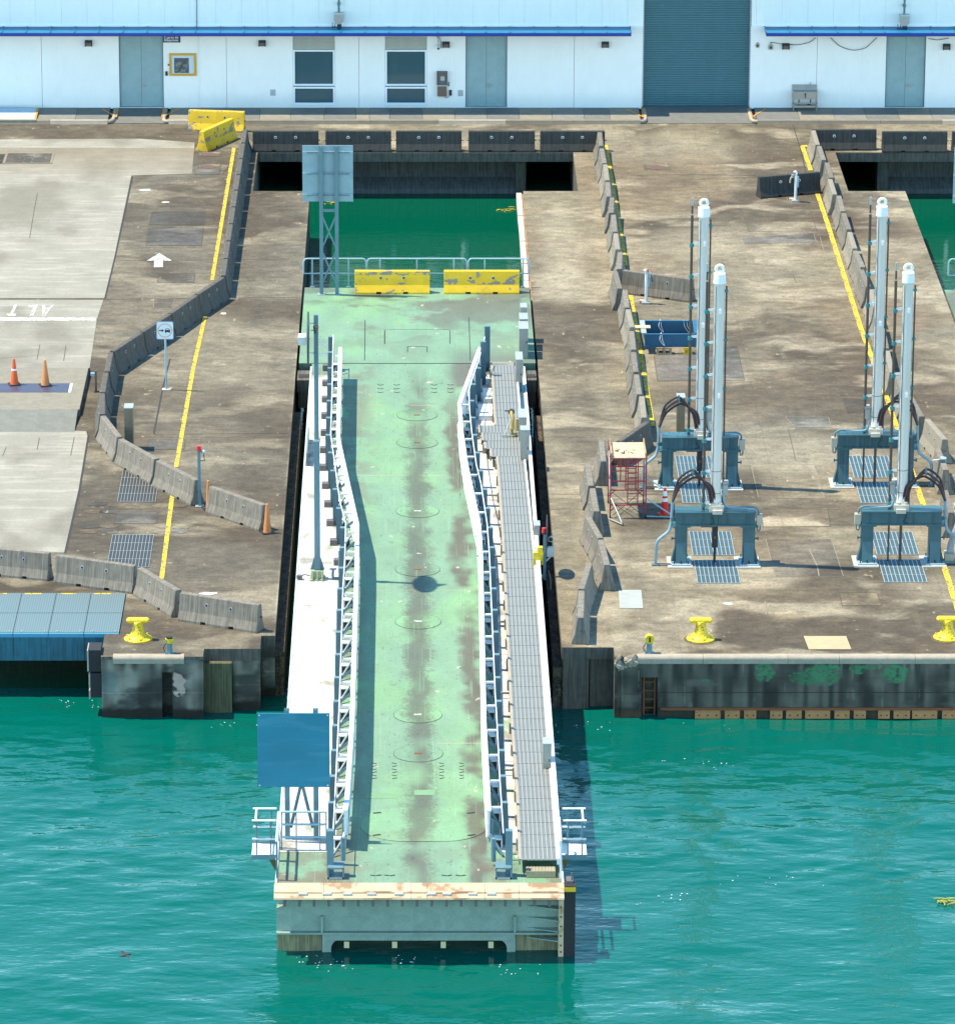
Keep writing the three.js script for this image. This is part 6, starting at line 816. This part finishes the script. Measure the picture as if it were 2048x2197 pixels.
gantry(10.52, 1207, 568, false, 'blue lifting gantry with white column beside the traffic cone, nearer the quay edge', true); gantry(10.47, 1042, 427, false, 'blue lifting gantry with white column behind the cone, beside the red scaffold', true); gantry(16.9, 1037, 425, true, 'blue lifting gantry with white column over the yellow line, farther from the quay edge', false); gantry(17.0, 1205, 566, true, 'blue lifting gantry with white column over the yellow line, nearer the quay edge', false);
// ================================================================ STREET FURNITURE
// bollards
function bollard(u, v, label) { const p = G(u, v), t = thing('mooring_bollard', label, 'bollard', [p.x, 0, p.z], 0); part(t, 'stem', lathe([[0, 0], [0.47, 0], [0.48, 0.05], [0.44, 0.08], [0.31, 0.13], [0.23, 0.24], [0.185, 0.4], [0.17, 0.55], [0.19, 0.66], [0, 0.66]], 28), C.yellowBright); const h = new THREE.CapsuleGeometry(0.1, 0.58, 8, 18); h.rotateZ(Math.PI / 2); h.scale(1, 0.95, 1.4); h.translate(0, 0.68, 0); part(t, 'horn', h, C.yellowBright); each(t, 'bolt', Array.from({ length: 6 }, (_, k) => cy(0.035, 0.035, 0.04, 0.39 * Math.cos(k * 1.047 + 0.3), 0.12, 0.39 * Math.sin(k * 1.047 + 0.3), 8)), C.yellow); part(t, 'pad', cy(0.56, 0.56, 0.012, 0, 0.006, 0, 28), patchMats[2]); }
bollard(297, 1372, 'yellow mooring bollard on the left quay corner behind the white kerb'); bollard(1502, 1372, 'yellow mooring bollard on the right quay between cover plate and sensor post'); bollard(2031, 1369, 'yellow mooring bollard beside the yellow line at the right edge');
// mooring sensor posts
function sensor(u, v, label, flip) { const p = G(u, v), t = thing('sensor_post', label, 'sensor', [p.x, 0, p.z]); part(t, 'base', mg([bx(0.3, 0.03, 0.26, 0, 0.015, 0), cy(0.1, 0.09, 0.36, 0, 0.2, 0, 12)]), C.postBlue); const h = flip ? cy(0.15, 0.15, 0.2, 0, 0.5, 0, 18, 'z') : mg([cy(0.12, 0.12, 0.16, 0, 0.46, 0, 14), bx(0.26, 0.14, 0.2, 0, 0.46, 0)]); part(t, 'head', h, C.yellowBright); part(t, 'slot', flip ? bx(0.05, 0.18, 0.02, 0.01, 0.5, 0.105) : cy(0.12, 0.12, 0.05, 0, 0.57, 0, 14), C.dark); part(t, 'cable', tube([[-0.1, 0.4, 0.05], [-0.2, 0.2, 0.06], [-0.1, 0.04, 0.1]], 0.015, 14, 5), C.dark); }
sensor(364, 1402, 'short blue post with yellow head on the left quay kerb', false); sensor(1392, 1401, 'short post with round yellow head on the right quay edge', true);
// cones
function cone(u, v, yb, mat, h, label, stripes, baseMat = C.rubber, r = 0.17) { const p = G(u, v, yb), t = thing('traffic_cone', label, 'cone', [p.x, yb, p.z], 0); part(t, 'base', bx(0.44, 0.04, 0.44, 0, 0.02, 0, 0.3), baseMat); part(t, 'body', lathe([[r, 0.04], [r * 0.93, 0.1], [0.045, h - 0.02], [0.03, h], [0, h]], 20), mat); if (stripes) for (const [a, c] of stripes) { const ra = lerp(r, 0.04, a), rc = lerp(r, 0.04, c); part(t, 'reflective_band', lathe([[ra + 0.006, h * a], [rc + 0.006, h * c]], 20), C.white); } }
cone(31.5, 825, 0.28, C.orange, 1.05, 'orange traffic cone with worn white band on the road hump plate', [[0.55, 0.62]]); cone(98, 827, 0.28, C.orangeFaded, 1.04, 'faded plain orange traffic cone on the road hump plate'); cone(1425, 1104, 0, M(0.72, 0.02, 0.015, { rough: 0.5, map: T.grime }), 1.02, 'red orange cone with white bands between the two left gantries', [[0.5, 0.62], [0.7, 0.88]], C.orange); cone(447.5, 1091, 0, C.orangeFaded, 1.06, 'faded orange cone beside the red topped pole, at the barrier gap', null, C.rubber, 0.1); cone(573.5, 1143, 0, C.orangeFaded, 1.08, 'faded orange cone at the open end of the barrier nearest the slot edge', null, C.rubber, 0.15);
// red-topped pole
{ const p = G(428.5, 1086), t = thing('beacon_post', 'slim blue pole with red beacon and round lamp at the barrier gap', 'beacon', [p.x, 0, p.z]); const H = yAt(956, p.z); part(t, 'pole', bx(0.11, H - 0.2, 0.11, 0, (H - 0.2) / 2, 0), C.postBlue); part(t, 'beacon', cy(0.085, 0.08, 0.17, 0, H - 0.1, 0, 14), C.red); part(t, 'beacon_base', cy(0.09, 0.09, 0.04, 0, H - 0.2, 0, 14), C.greyPlastic); const l = new THREE.SphereGeometry(0.085, 14, 10); l.translate(0.17, H - 0.24, 0); part(t, 'lamp', l, C.galv); part(t, 'lamp_arm', tube([[0.17, H - 0.3, 0], [0.19, H - 0.5, 0], [0.2, H - 0.55, 0], [0.05, H - 0.57, 0]], 0.014, 16, 5), C.dark); part(t, 'foot', bx(0.3, 0.02, 0.3, 0, 0.02, 0), C.galv); }
// no-overtaking style sign
{ const p = G(357.5, 836), t = thing('traffic_sign', 'white traffic sign with orange ring, arrow and car on a slim pole', 'sign', [p.x, 0, p.z]), z = p.z, a = onZ(336, 727.5, z), c = onZ(372.5, 689, z), w = c.x - a.x, h = c.y - a.y, xm = (a.x + c.x) / 2 - p.x, ym = (a.y + c.y) / 2;
  part(t, 'pole', rod([0, 0, 0], [xm, c.y - 0.1, 0], 0.04), C.rail); part(t, 'foot', bx(0.34, 0.03, 0.28, 0, 0.015, 0), C.groutM);
  const s = new THREE.Shape(), r = 0.06; s.moveTo(-w / 2 + r, -h / 2); s.lineTo(w / 2 - r, -h / 2); s.absarc(w / 2 - r, -h / 2 + r, r, -Math.PI / 2, 0); s.lineTo(w / 2, h / 2 - r); s.absarc(w / 2 - r, h / 2 - r, r, 0, Math.PI / 2); s.lineTo(-w / 2 + r, h / 2); s.absarc(-w / 2 + r, h / 2 - r, r, Math.PI / 2, Math.PI); s.lineTo(-w / 2, -h / 2 + r); s.absarc(-w / 2 + r, -h / 2 + r, r, Math.PI, Math.PI * 1.5);
  const plateG = (k, z0, d) => { const g = new THREE.ExtrudeGeometry(s, { depth: d, bevelEnabled: false }); g.scale(k, k, 1); g.translate(xm, ym, z0); return boxUV(g); };
  const pl = part(t, 'plate', plateG(1, 0.045, 0.012), M(0.12, 0.26, 0.36, { rough: 0.5 })); part(pl, 'face', plateG(0.94, 0.058, 0.004), M(0.62, 0.72, 0.75, { rough: 0.5 }));
  const rg = new THREE.RingGeometry(w * 0.37, w * 0.415, 40); rg.translate(xm, ym, 0.065); part(pl, 'orange_ring', rg, M(0.72, 0.30, 0.10, { rough: 0.5 }));
  part(pl, 'arrow', mg([bx(0.11, 0.045, 0.004, xm - 0.17, ym, 0.066), (() => prismZ([[xm - 0.115, ym + 0.07], [xm - 0.04, ym], [xm - 0.115, ym - 0.07]], 0.064, 0.068))()]), C.dark);
  part(pl, 'car_symbol', mg([bx(0.2, 0.09, 0.004, xm + 0.1, ym - 0.02, 0.066), prismZ([[xm + 0.01, ym + 0.025], [xm + 0.04, ym + 0.085], [xm + 0.16, ym + 0.085], [xm + 0.19, ym + 0.025]], 0.064, 0.068), bx(0.04, 0.04, 0.004, xm + 0.03, ym - 0.075, 0.066), bx(0.04, 0.04, 0.004, xm + 0.17, ym - 0.075, 0.066)]), C.dark); part(pl, 'car_window', mg([bx(0.11, 0.035, 0.003, xm + 0.1, ym + 0.05, 0.0695)]), C.white); }
// steel pillars and small posts
function pillar(u, vTop, vBase, w, label) { const p = G(u, vBase), h = yAt(vTop, p.z), t = thing('steel_pillar', label, 'pillar', [p.x, 0, p.z]); part(t, 'shaft', bx(w, h - 0.04, 0.55, 0, (h - 0.04) / 2, 0), M(0.22, 0.20, 0.15, { rough: 0.35, metal: 0.5, map: T.grime })); part(t, 'cap', bx(w + 0.02, 0.04, 0.6, 0, h - 0.02, 0), C.galv); part(t, 'joint_band', bx(w + 0.006, 0.015, 0.556, 0, h * 0.45, 0), C.greyPlastic); }
pillar(278, 870, 962, 0.32, 'brown stainless steel pillar inside the curve of barriers'); pillar(1458.5, 848, 925, 0.3, 'brown steel pillar behind the hose arch of a gantry');
{ const p = G(206.5, 841), t = thing('barrier_sensor', 'small dark post with a pale side box next to the road hump', 'sensor', [p.x, 0, p.z]); part(t, 'post', bx(0.08, 0.85, 0.08, 0, 0.43, 0), C.greyPlastic); part(t, 'sensor_box', bx(0.16, 0.1, 0.12, -0.12, 0.72, 0), C.rail); part(t, 'foot', bx(0.2, 0.02, 0.16, 0.02, 0.02, 0), C.dark); }
// standpipes
function standpipe(u, v, vt, label, lean) { const p = G(u, v), h = yAt(vt, p.z), t = thing('water_standpipe', label, 'standpipe', [p.x, 0, p.z]); part(t, 'pipe', tube([[0, 0.05, 0], [0, h - 0.25, 0], [0.02, h - 0.08, 0], [-0.04, h - 0.02, 0.03], [-0.1, h - 0.06, 0.08]], 0.055, 30, 10), C.white); part(t, 'support', mg([bx(0.12, h - 0.4, 0.08, 0.02, (h - 0.4) / 2, -0.09), bx(0.08, 0.5, 0.05, 0.1, h - 0.5, -0.06)]), C.rail); part(t, 'valve', mg([cy(0.05, 0.05, 0.16, lean * 0.16, h - 0.22, 0.05, 10), bx(0.22, 0.05, 0.05, lean * 0.1, h - 0.16, 0.05)]), C.galv); part(t, 'handle', bx(0.05, 0.12, 0.05, lean * 0.06, h - 0.05, 0.06), C.red); part(t, 'hose_end', tube([[lean * 0.16, h - 0.2, 0.06], [lean * 0.24, h - 0.34, 0.08], [lean * 0.26, h - 0.52, 0.06]], 0.035, 14, 7), lean < 0 ? C.cabinetBeige : C.teal); part(t, 'foot', mg([bx(0.34, 0.1, 0.3, 0, 0.05, 0), bx(0.2, 0.14, 0.2, -0.16, 0.07, -0.1)]), C.groutM); }
standpipe(1705, 433, 367, 'white water standpipe in front of the dark cross barrier', -1); standpipe(1384.5, 652, 578, 'white and blue water standpipe in front of the grey cross barrier', 1);
// blue steel frame on timber blocks
{ const p = G(1437, 759), t = thing('beam_cradle', 'dark blue rectangular steel frame resting on wooden blocks', 'steel frame', [p.x, 0, p.z]), w = 2.05, zb = -2.0, m = M(0.012, 0.10, 0.19, { rough: 0.45, map: T.grime });
  const ch = z => mg([bx(w, 0.5, 0.03, 0, 0.56, z), bx(w, 0.03, 0.12, 0, 0.81, z), bx(w, 0.03, 0.12, 0, 0.31, z)]); part(t, 'long_beam', ch(0), m); part(t, 'long_beam', ch(zb), m); for (const s of [-1, 1]) part(t, 'cross_beam', mg([bx(0.05, 0.4, 1.9, s * (w / 2 - 0.03), 0.56, zb / 2), bx(0.2, 0.04, 1.9, s * (w / 2 + 0.03), 0.83, zb / 2)]), s < 0 ? C.galv : m);
  each(t, 'sling', [[-0.35, 0], [-0.3, zb]].map(([x, z]) => tube([[x, 0.84, z + 0.02], [x + 0.02, 0.6, z + 0.07], [x + 0.12, 0.35, z + 0.09], [x - 0.08, 0.6, z + 0.1], [x - 0.02, 0.9, z]], 0.014, 20, 5)), C.white); each(t, 'sling', [[0.62], [0.74]].map(([x]) => tube([[x, 0.85, zb], [x + 0.04, 0.6, zb + 0.08], [x + 0.2, 0.34, zb + 0.1]], 0.012, 12, 5)), C.white); part(t, 'loose_board', bx(0.62, 0.03, 0.4, -w / 2 - 0.05, 0.865, -0.9), C.ply);
  for (const [x, m2, l] of [[-0.25, C.wood, 'wooden'], [0.7, C.yellow, 'yellow']]) { const b = thing('support_block', l + ' block under the dark blue steel frame', 'block', [p.x + x, 0, p.z - 0.05]); part(b, 'top_board', bx(l === 'wooden' ? 0.62 : 0.34, 0.07, 0.4, 0, 0.255, 0), m2); part(b, 'bottom_board', bx(l === 'wooden' ? 0.62 : 0.34, 0.07, 0.4, 0, 0.035, 0), m2); for (const q of [-1, 0, 1]) part(b, 'stringer', bx(0.08, 0.15, 0.4, q * (l === 'wooden' ? 0.26 : 0.12), 0.145, 0), m2); }
}
// red scaffold tower
{ const fl = G(1308, 1111), fr = G(1385, 1117), bl = G(1296, 1079), z0 = bl.z, z1 = fl.z, xl = fl.x, w = fr.x - fl.x, H = yAt(984, z1), t = thing('scaffold_tower', 'small red tube scaffold tower with a plywood deck beside the barriers', 'scaffold', [xl + w / 2, 0, z1]), d = z0 - z1, r = 0.026;
  for (const [sx, z] of [[-1, 0], [1, 0], [-1, d], [1, d]]) { const l = part(t, 'upright', cy(r, r, H + (z ? 0.15 : 0.1), sx * w / 2, (H + 0.1) / 2 + 0.06, z, 9), C.redSteel); part(l, 'caster', cy(0.07, 0.07, 0.05, sx * w / 2, 0.07, z, 12, 'x'), C.rubber); }
  for (const z of [0, d]) { for (const y of [H, H * 0.62, H * 0.22]) part(t, 'ledger', rod([-w / 2, y, z], [w / 2, y, z], r), C.redSteel); for (const x of [w * 0.0 - 0.02, w * 0.27]) part(t, 'ladder_stile', rod([x, H * 0.22, z], [x, H, z], 0.02), C.redSteel); for (let y = H * 0.32; y < H * 0.98; y += 0.2) part(t, 'rung', rod([-0.02, y, z], [w * 0.27, y, z], 0.017), C.redSteel); part(t, 'rung', rod([-w * 0.22, H * 0.62, z], [-w * 0.22, H, z], 0.02), C.redSteel); part(t, 'diagonal', rod([-w / 2, 0.25, z], [-w * 0.3, H * 0.22, z], 0.018), C.redSteel); part(t, 'diagonal', rod([w / 2, 0.25, z], [w * 0.3, H * 0.22, z], 0.018), C.redSteel); part(t, 'ledger', rod([-w / 2, H * 0.79, z], [0, H * 0.79, z], 0.02), C.redSteel); }
  for (const s of [-1, 1]) { part(t, 'cross_brace', rod([s * w / 2, 0.4, 0], [s * w / 2, H * 0.9, d], 0.016), C.galv); part(t, 'cross_brace', rod([s * w / 2, 0.4, d], [s * w / 2, H * 0.9, 0], 0.016), C.galv); }
  part(t, 'floor_brace', rod([-w / 2 + 0.1, 0.1, 0.0], [w / 2, 0.5, d], 0.012), C.dark); part(t, 'floor_brace', rod([w / 2 - 0.1, 0.1, 0], [-w / 2, 0.5, d], 0.012), C.dark);
  const pf = part(t, 'plywood_deck', bx(w * 0.44, 0.03, -d + 0.1, -w * 0.2, H + 0.04, d / 2), C.ply); part(t, 'plywood_deck', bx(w * 0.44, 0.03, -d + 0.1, w * 0.245, H + 0.042, d / 2), C.ply); for (const s of [-1, 1]) part(t, 'toe_board', bx(0.04, 0.2, -d + 0.1, s * w * 0.48, H + 0.12, d / 2), C.wood); stuffPart(t, 'scattered_ties', mg(Array.from({ length: 14 }, (_, k) => { const q = rng(k + 3); return bx(0.03 + 0.14 * q(), 0.015, 0.02, (q() - 0.6) * 0.7, H + 0.068, d * (0.2 + 0.4 * q()), q() * 3); })), C.dark);
  part(t, 'outrigger', mg([rod([-w / 2 + 0.02, 0.75, 0], [-w / 2 + 0.4, 0.08, 0.9], 0.028), rod([-w / 2 - 0.05, 0.06, 0.3], [-w / 2 + 0.4, 0.06, 0.95], 0.025), rod([-w / 2 + 0.4, 0.05, 0.95], [-w / 2 + 0.4, 0.3, 0.95], 0.022)]), C.galv); part(t, 'outrigger', mg([rod([w / 2, 0.75, 0], [w / 2 + 0.95, 0.12, 0.1], 0.028), rod([w / 2, 0.06, 0.0], [w / 2 + 1.0, 0.06, 0.1], 0.026)]), C.rail); part(t, 'outrigger', rod([w / 2, 1.0, d], [w / 2 + 0.8, 0.5, d], 0.026), C.rail); }
// thick cable hoses at the right edge
{ const p = G(2035, 1200), t = thing('hose_bundle', 'bundle of grey hoses bending into a cream box at the right edge', 'hose bundle', [p.x, 0, p.z]); part(t, 'junction_box', bx(0.34, 0.3, 0.5, -0.02, 0.15, 0.1), C.cabinetBeige); const hm = M(0.34, 0.36, 0.37, { rough: 0.6, map: T.grime }); for (let k = 0; k < 5; k++) part(t, 'hose', tube([[-0.06 + k * 0.03, 0.28, 0.1], [0.0 + k * 0.05, 0.65 + k * 0.14, 0.0], [0.25 + k * 0.03, 0.9 + k * 0.22, -0.1], [0.6, 0.85 + k * 0.25, -0.2], [1.0, 0.7 + k * 0.2, -0.3]], 0.06, 26, 9), hm); part(t, 'elbow', mg([cy(0.12, 0.12, 0.3, 0.25, 1.95, 0, 14, 'x'), cy(0.1, 0.1, 0.3, 0.42, 1.8, 0, 14)]), C.galv); each(t, 'frame_post', [0.42, 0.62].map(x => bx(0.07, 2.6, 0.08, x, 1.3, -0.25)), C.postBlue); }
{ const p = G(2025, 1000, 0.8), t = thing('clamp_bracket', 'small pale blue clamp bracket on top of the right hand barriers', 'bracket', [p.x, 0.815, p.z - 0.5]); part(t, 'body', bx(0.2, 0.16, 0.3, 0, 0.08, 0), C.rail); part(t, 'arm', rod([-0.1, 0.1, 0.05], [-0.4, 0.08, 0.1], 0.025), C.white); part(t, 'upright', bx(0.04, 0.3, 0.04, 0.06, 0.15, -0.1), C.greyPlastic); }
// blue platform at the left
{ const z0 = ZPLAT + 0.02, z1 = ZR(1359), zm = ZR(1317), t = thing('loading_platform', 'blue steel loading platform of grating panels over dark water at the left', 'platform'), mp = M(0.13, 0.20, 0.22, { rough: 0.6, map: T.grime }), mb = M(0.016, 0.13, 0.19, { rough: 0.5, map: T.streak });
  T.perf = dataTex(128, 128, (i, j) => { const a = i % 16, b = (j + (Math.floor(i / 16) % 2) * 8) % 16, s = a > 3 && a < 12 && b > 4 && b < 11 ? 0.35 : 1; return [s, s, s]; }); T.perf.repeat.set(1.6, 1.6); mp.map = T.perf;
  for (let k = 0; k < 6; k++) { const x1 = XPL - 0.03 - k * 1.185, x0 = x1 - 1.165; part(t, 'grating_panel', bb(x0, x1, -0.03, 0.035, z0, zm - 0.015), mp); part(t, 'grating_panel', bb(x0, x1, -0.03, 0.033, zm + 0.015, z1), mp); part(t, 'front_lip', bb(x0, x1, -0.12, 0.02, z1 + 0.01, z1 + 0.1), M(0.06, 0.28, 0.42, { rough: 0.5 })); each(t, 'panel_bolt', [0.25, 0.9].map(f => cy(0.03, 0.03, 0.03, lerp(x0, x1, f), 0.045, z1 - 0.1, 8)), C.galv); part(t, 'edge_mark', bb(x0 + 0.1, x1 - 0.5, 0.036, 0.04, z0 + 0.02, z0 + 0.12), C.linePaint); if (k < 5) part(t, 'girder', bb(x0, x1 + (k ? 0.02 : 0), -0.92, -0.1, z1 + 0.06, z1 + 0.12), mb); if (k % 2) part(t, 'girder_stiffener', bx(0.03, 0.8, 0.06, x1, -0.5, z1 + 0.14), mb); }
  part(t, 'under_beam', mg([bb(-17, XPL - 0.05, -0.5, -0.05, z0, z0 + 0.3), bb(-17, XPL - 0.05, -0.4, -0.04, zm - 0.1, zm + 0.1)]), mb); }
{ const t = thing('dock_fender', 'black rubber dock fender with pale edge on the left quay corner', 'fender', [-10.3, 0, -0.55]); part(t, 'upper_block', bx(0.42, 0.75, 0.8, -0.22, -0.2, 0), C.rubber); part(t, 'lower_block', bx(0.36, 0.85, 0.8, -0.19, -1.06, 0), C.rubber); each(t, 'edge_plate', [bx(0.05, 0.72, 0.82, -0.44, -0.2, 0), bx(0.05, 0.5, 0.82, -0.4, -0.9, 0), bx(0.05, 0.3, 0.82, -0.4, -1.38, 0)], M(0.46, 0.40, 0.33, { map: T.conc, rough: 0.8 })); }
// bird over the water
{ const p = G(270, 2049, 1.2), t = thing('flying_bird', 'small dark bird gliding low over the water', 'bird', [p.x, 1.2, p.z], 0.5); const b = new THREE.SphereGeometry(0.05, 10, 8); b.scale(2.6, 0.9, 1); const wing = s => { const g = new THREE.BufferGeometry(); const q = [0.06, 0, 0, -0.07, 0, 0, 0.02, 0.05, s * 0.22, 0.02, 0.05, s * 0.22, -0.07, 0, 0, -0.06, 0.05, s * 0.2, 0.02, 0.05, s * 0.22, -0.06, 0.05, s * 0.2, -0.1, 0.02, s * 0.4]; g.setAttribute('position', new THREE.Float32BufferAttribute(q, 3)); g.setAttribute('uv', new THREE.Float32BufferAttribute(new Array(18).fill(0), 2)); g.computeVertexNormals(); return g; }; const dm = M(0.03, 0.035, 0.05, { rough: 0.8, side: THREE.DoubleSide }); const hd = new THREE.SphereGeometry(0.035, 8, 6); hd.translate(0.13, 0.01, 0); const tl = new THREE.ConeGeometry(0.035, 0.14, 6); tl.rotateZ(Math.PI / 2); tl.translate(-0.17, 0, 0); part(t, 'body', mg([b, hd, tl]), M(0.05, 0.05, 0.055, { rough: 0.8 })); part(t, 'wing', wing(1), dm); part(t, 'wing', wing(-1), dm); }
// floating weed and foam flecks
{ const weed = (u, v, n, sp, sd, label) => { const p = G(u, v, WATER), r = rng(sd), L = []; for (let k = 0; k < n; k++) { const x = (r() - 0.5) * sp * 2, z = (r() - 0.5) * sp * 1.6, l = 0.15 + 0.3 * r(), a = r() * 3; L.push(tube([[x, 0.02, z], [x + l * 0.5 * Math.cos(a), 0.035, z + l * 0.3 * Math.sin(a)], [x + l * Math.cos(a), 0.02, z + l * Math.sin(a) * 0.6]], 0.018, 6, 4)); } const m = one('floating_weed', label, 'weed', mg(L), M(0.36, 0.34, 0.03, { rough: 0.8 })); m.position.set(p.x, WATER, p.z); m.userData.kind = 'stuff'; delete m.userData.category; m.userData.category = 'weed'; };
  weed(1079, 450, 13, 0.6, 3, 'yellow green weed floating in the slot beside the right wall'); weed(2030, 1934, 16, 0.3, 8, 'yellow green weed floating on open water at the right'); weed(707, 437, 6, 0.3, 5, 'yellow green weed floating in the slot behind the tall sign frame');
  const g = new THREE.SphereGeometry(0.014, 6, 4); g.scale(1.4, 0.5, 1); const n = 130, im = new THREE.InstancedMesh(g, C.white, n), r = rng(88), q = new THREE.Matrix4(), spots = [[160, 1510, 60], [500, 1560, 90], [1560, 1555, 160], [680, 2062, 50], [900, 2060, 60], [1480, 1640, 120], [1250, 1560, 60], [1100, 2080, 60], [1420, 1930, 60], [1660, 1890, 120], [720, 2075, 40]]; for (let k = 0; k < n; k++) { const s = spots[k % spots.length], p = G(s[0] + (r() - 0.5) * s[2] * 2, s[1] + (r() - 0.5) * 24, WATER), f = 0.5 + r(); q.makeScale(f, f, f).setPosition(p.x, WATER + 0.015, p.z); im.setMatrixAt(k, q); } im.name = 'foam_flecks'; im.userData = { kind: 'stuff', label: 'tiny white foam flecks scattered on the water', category: 'foam' }; scene.add(im); }
renderer.render(scene, camera);
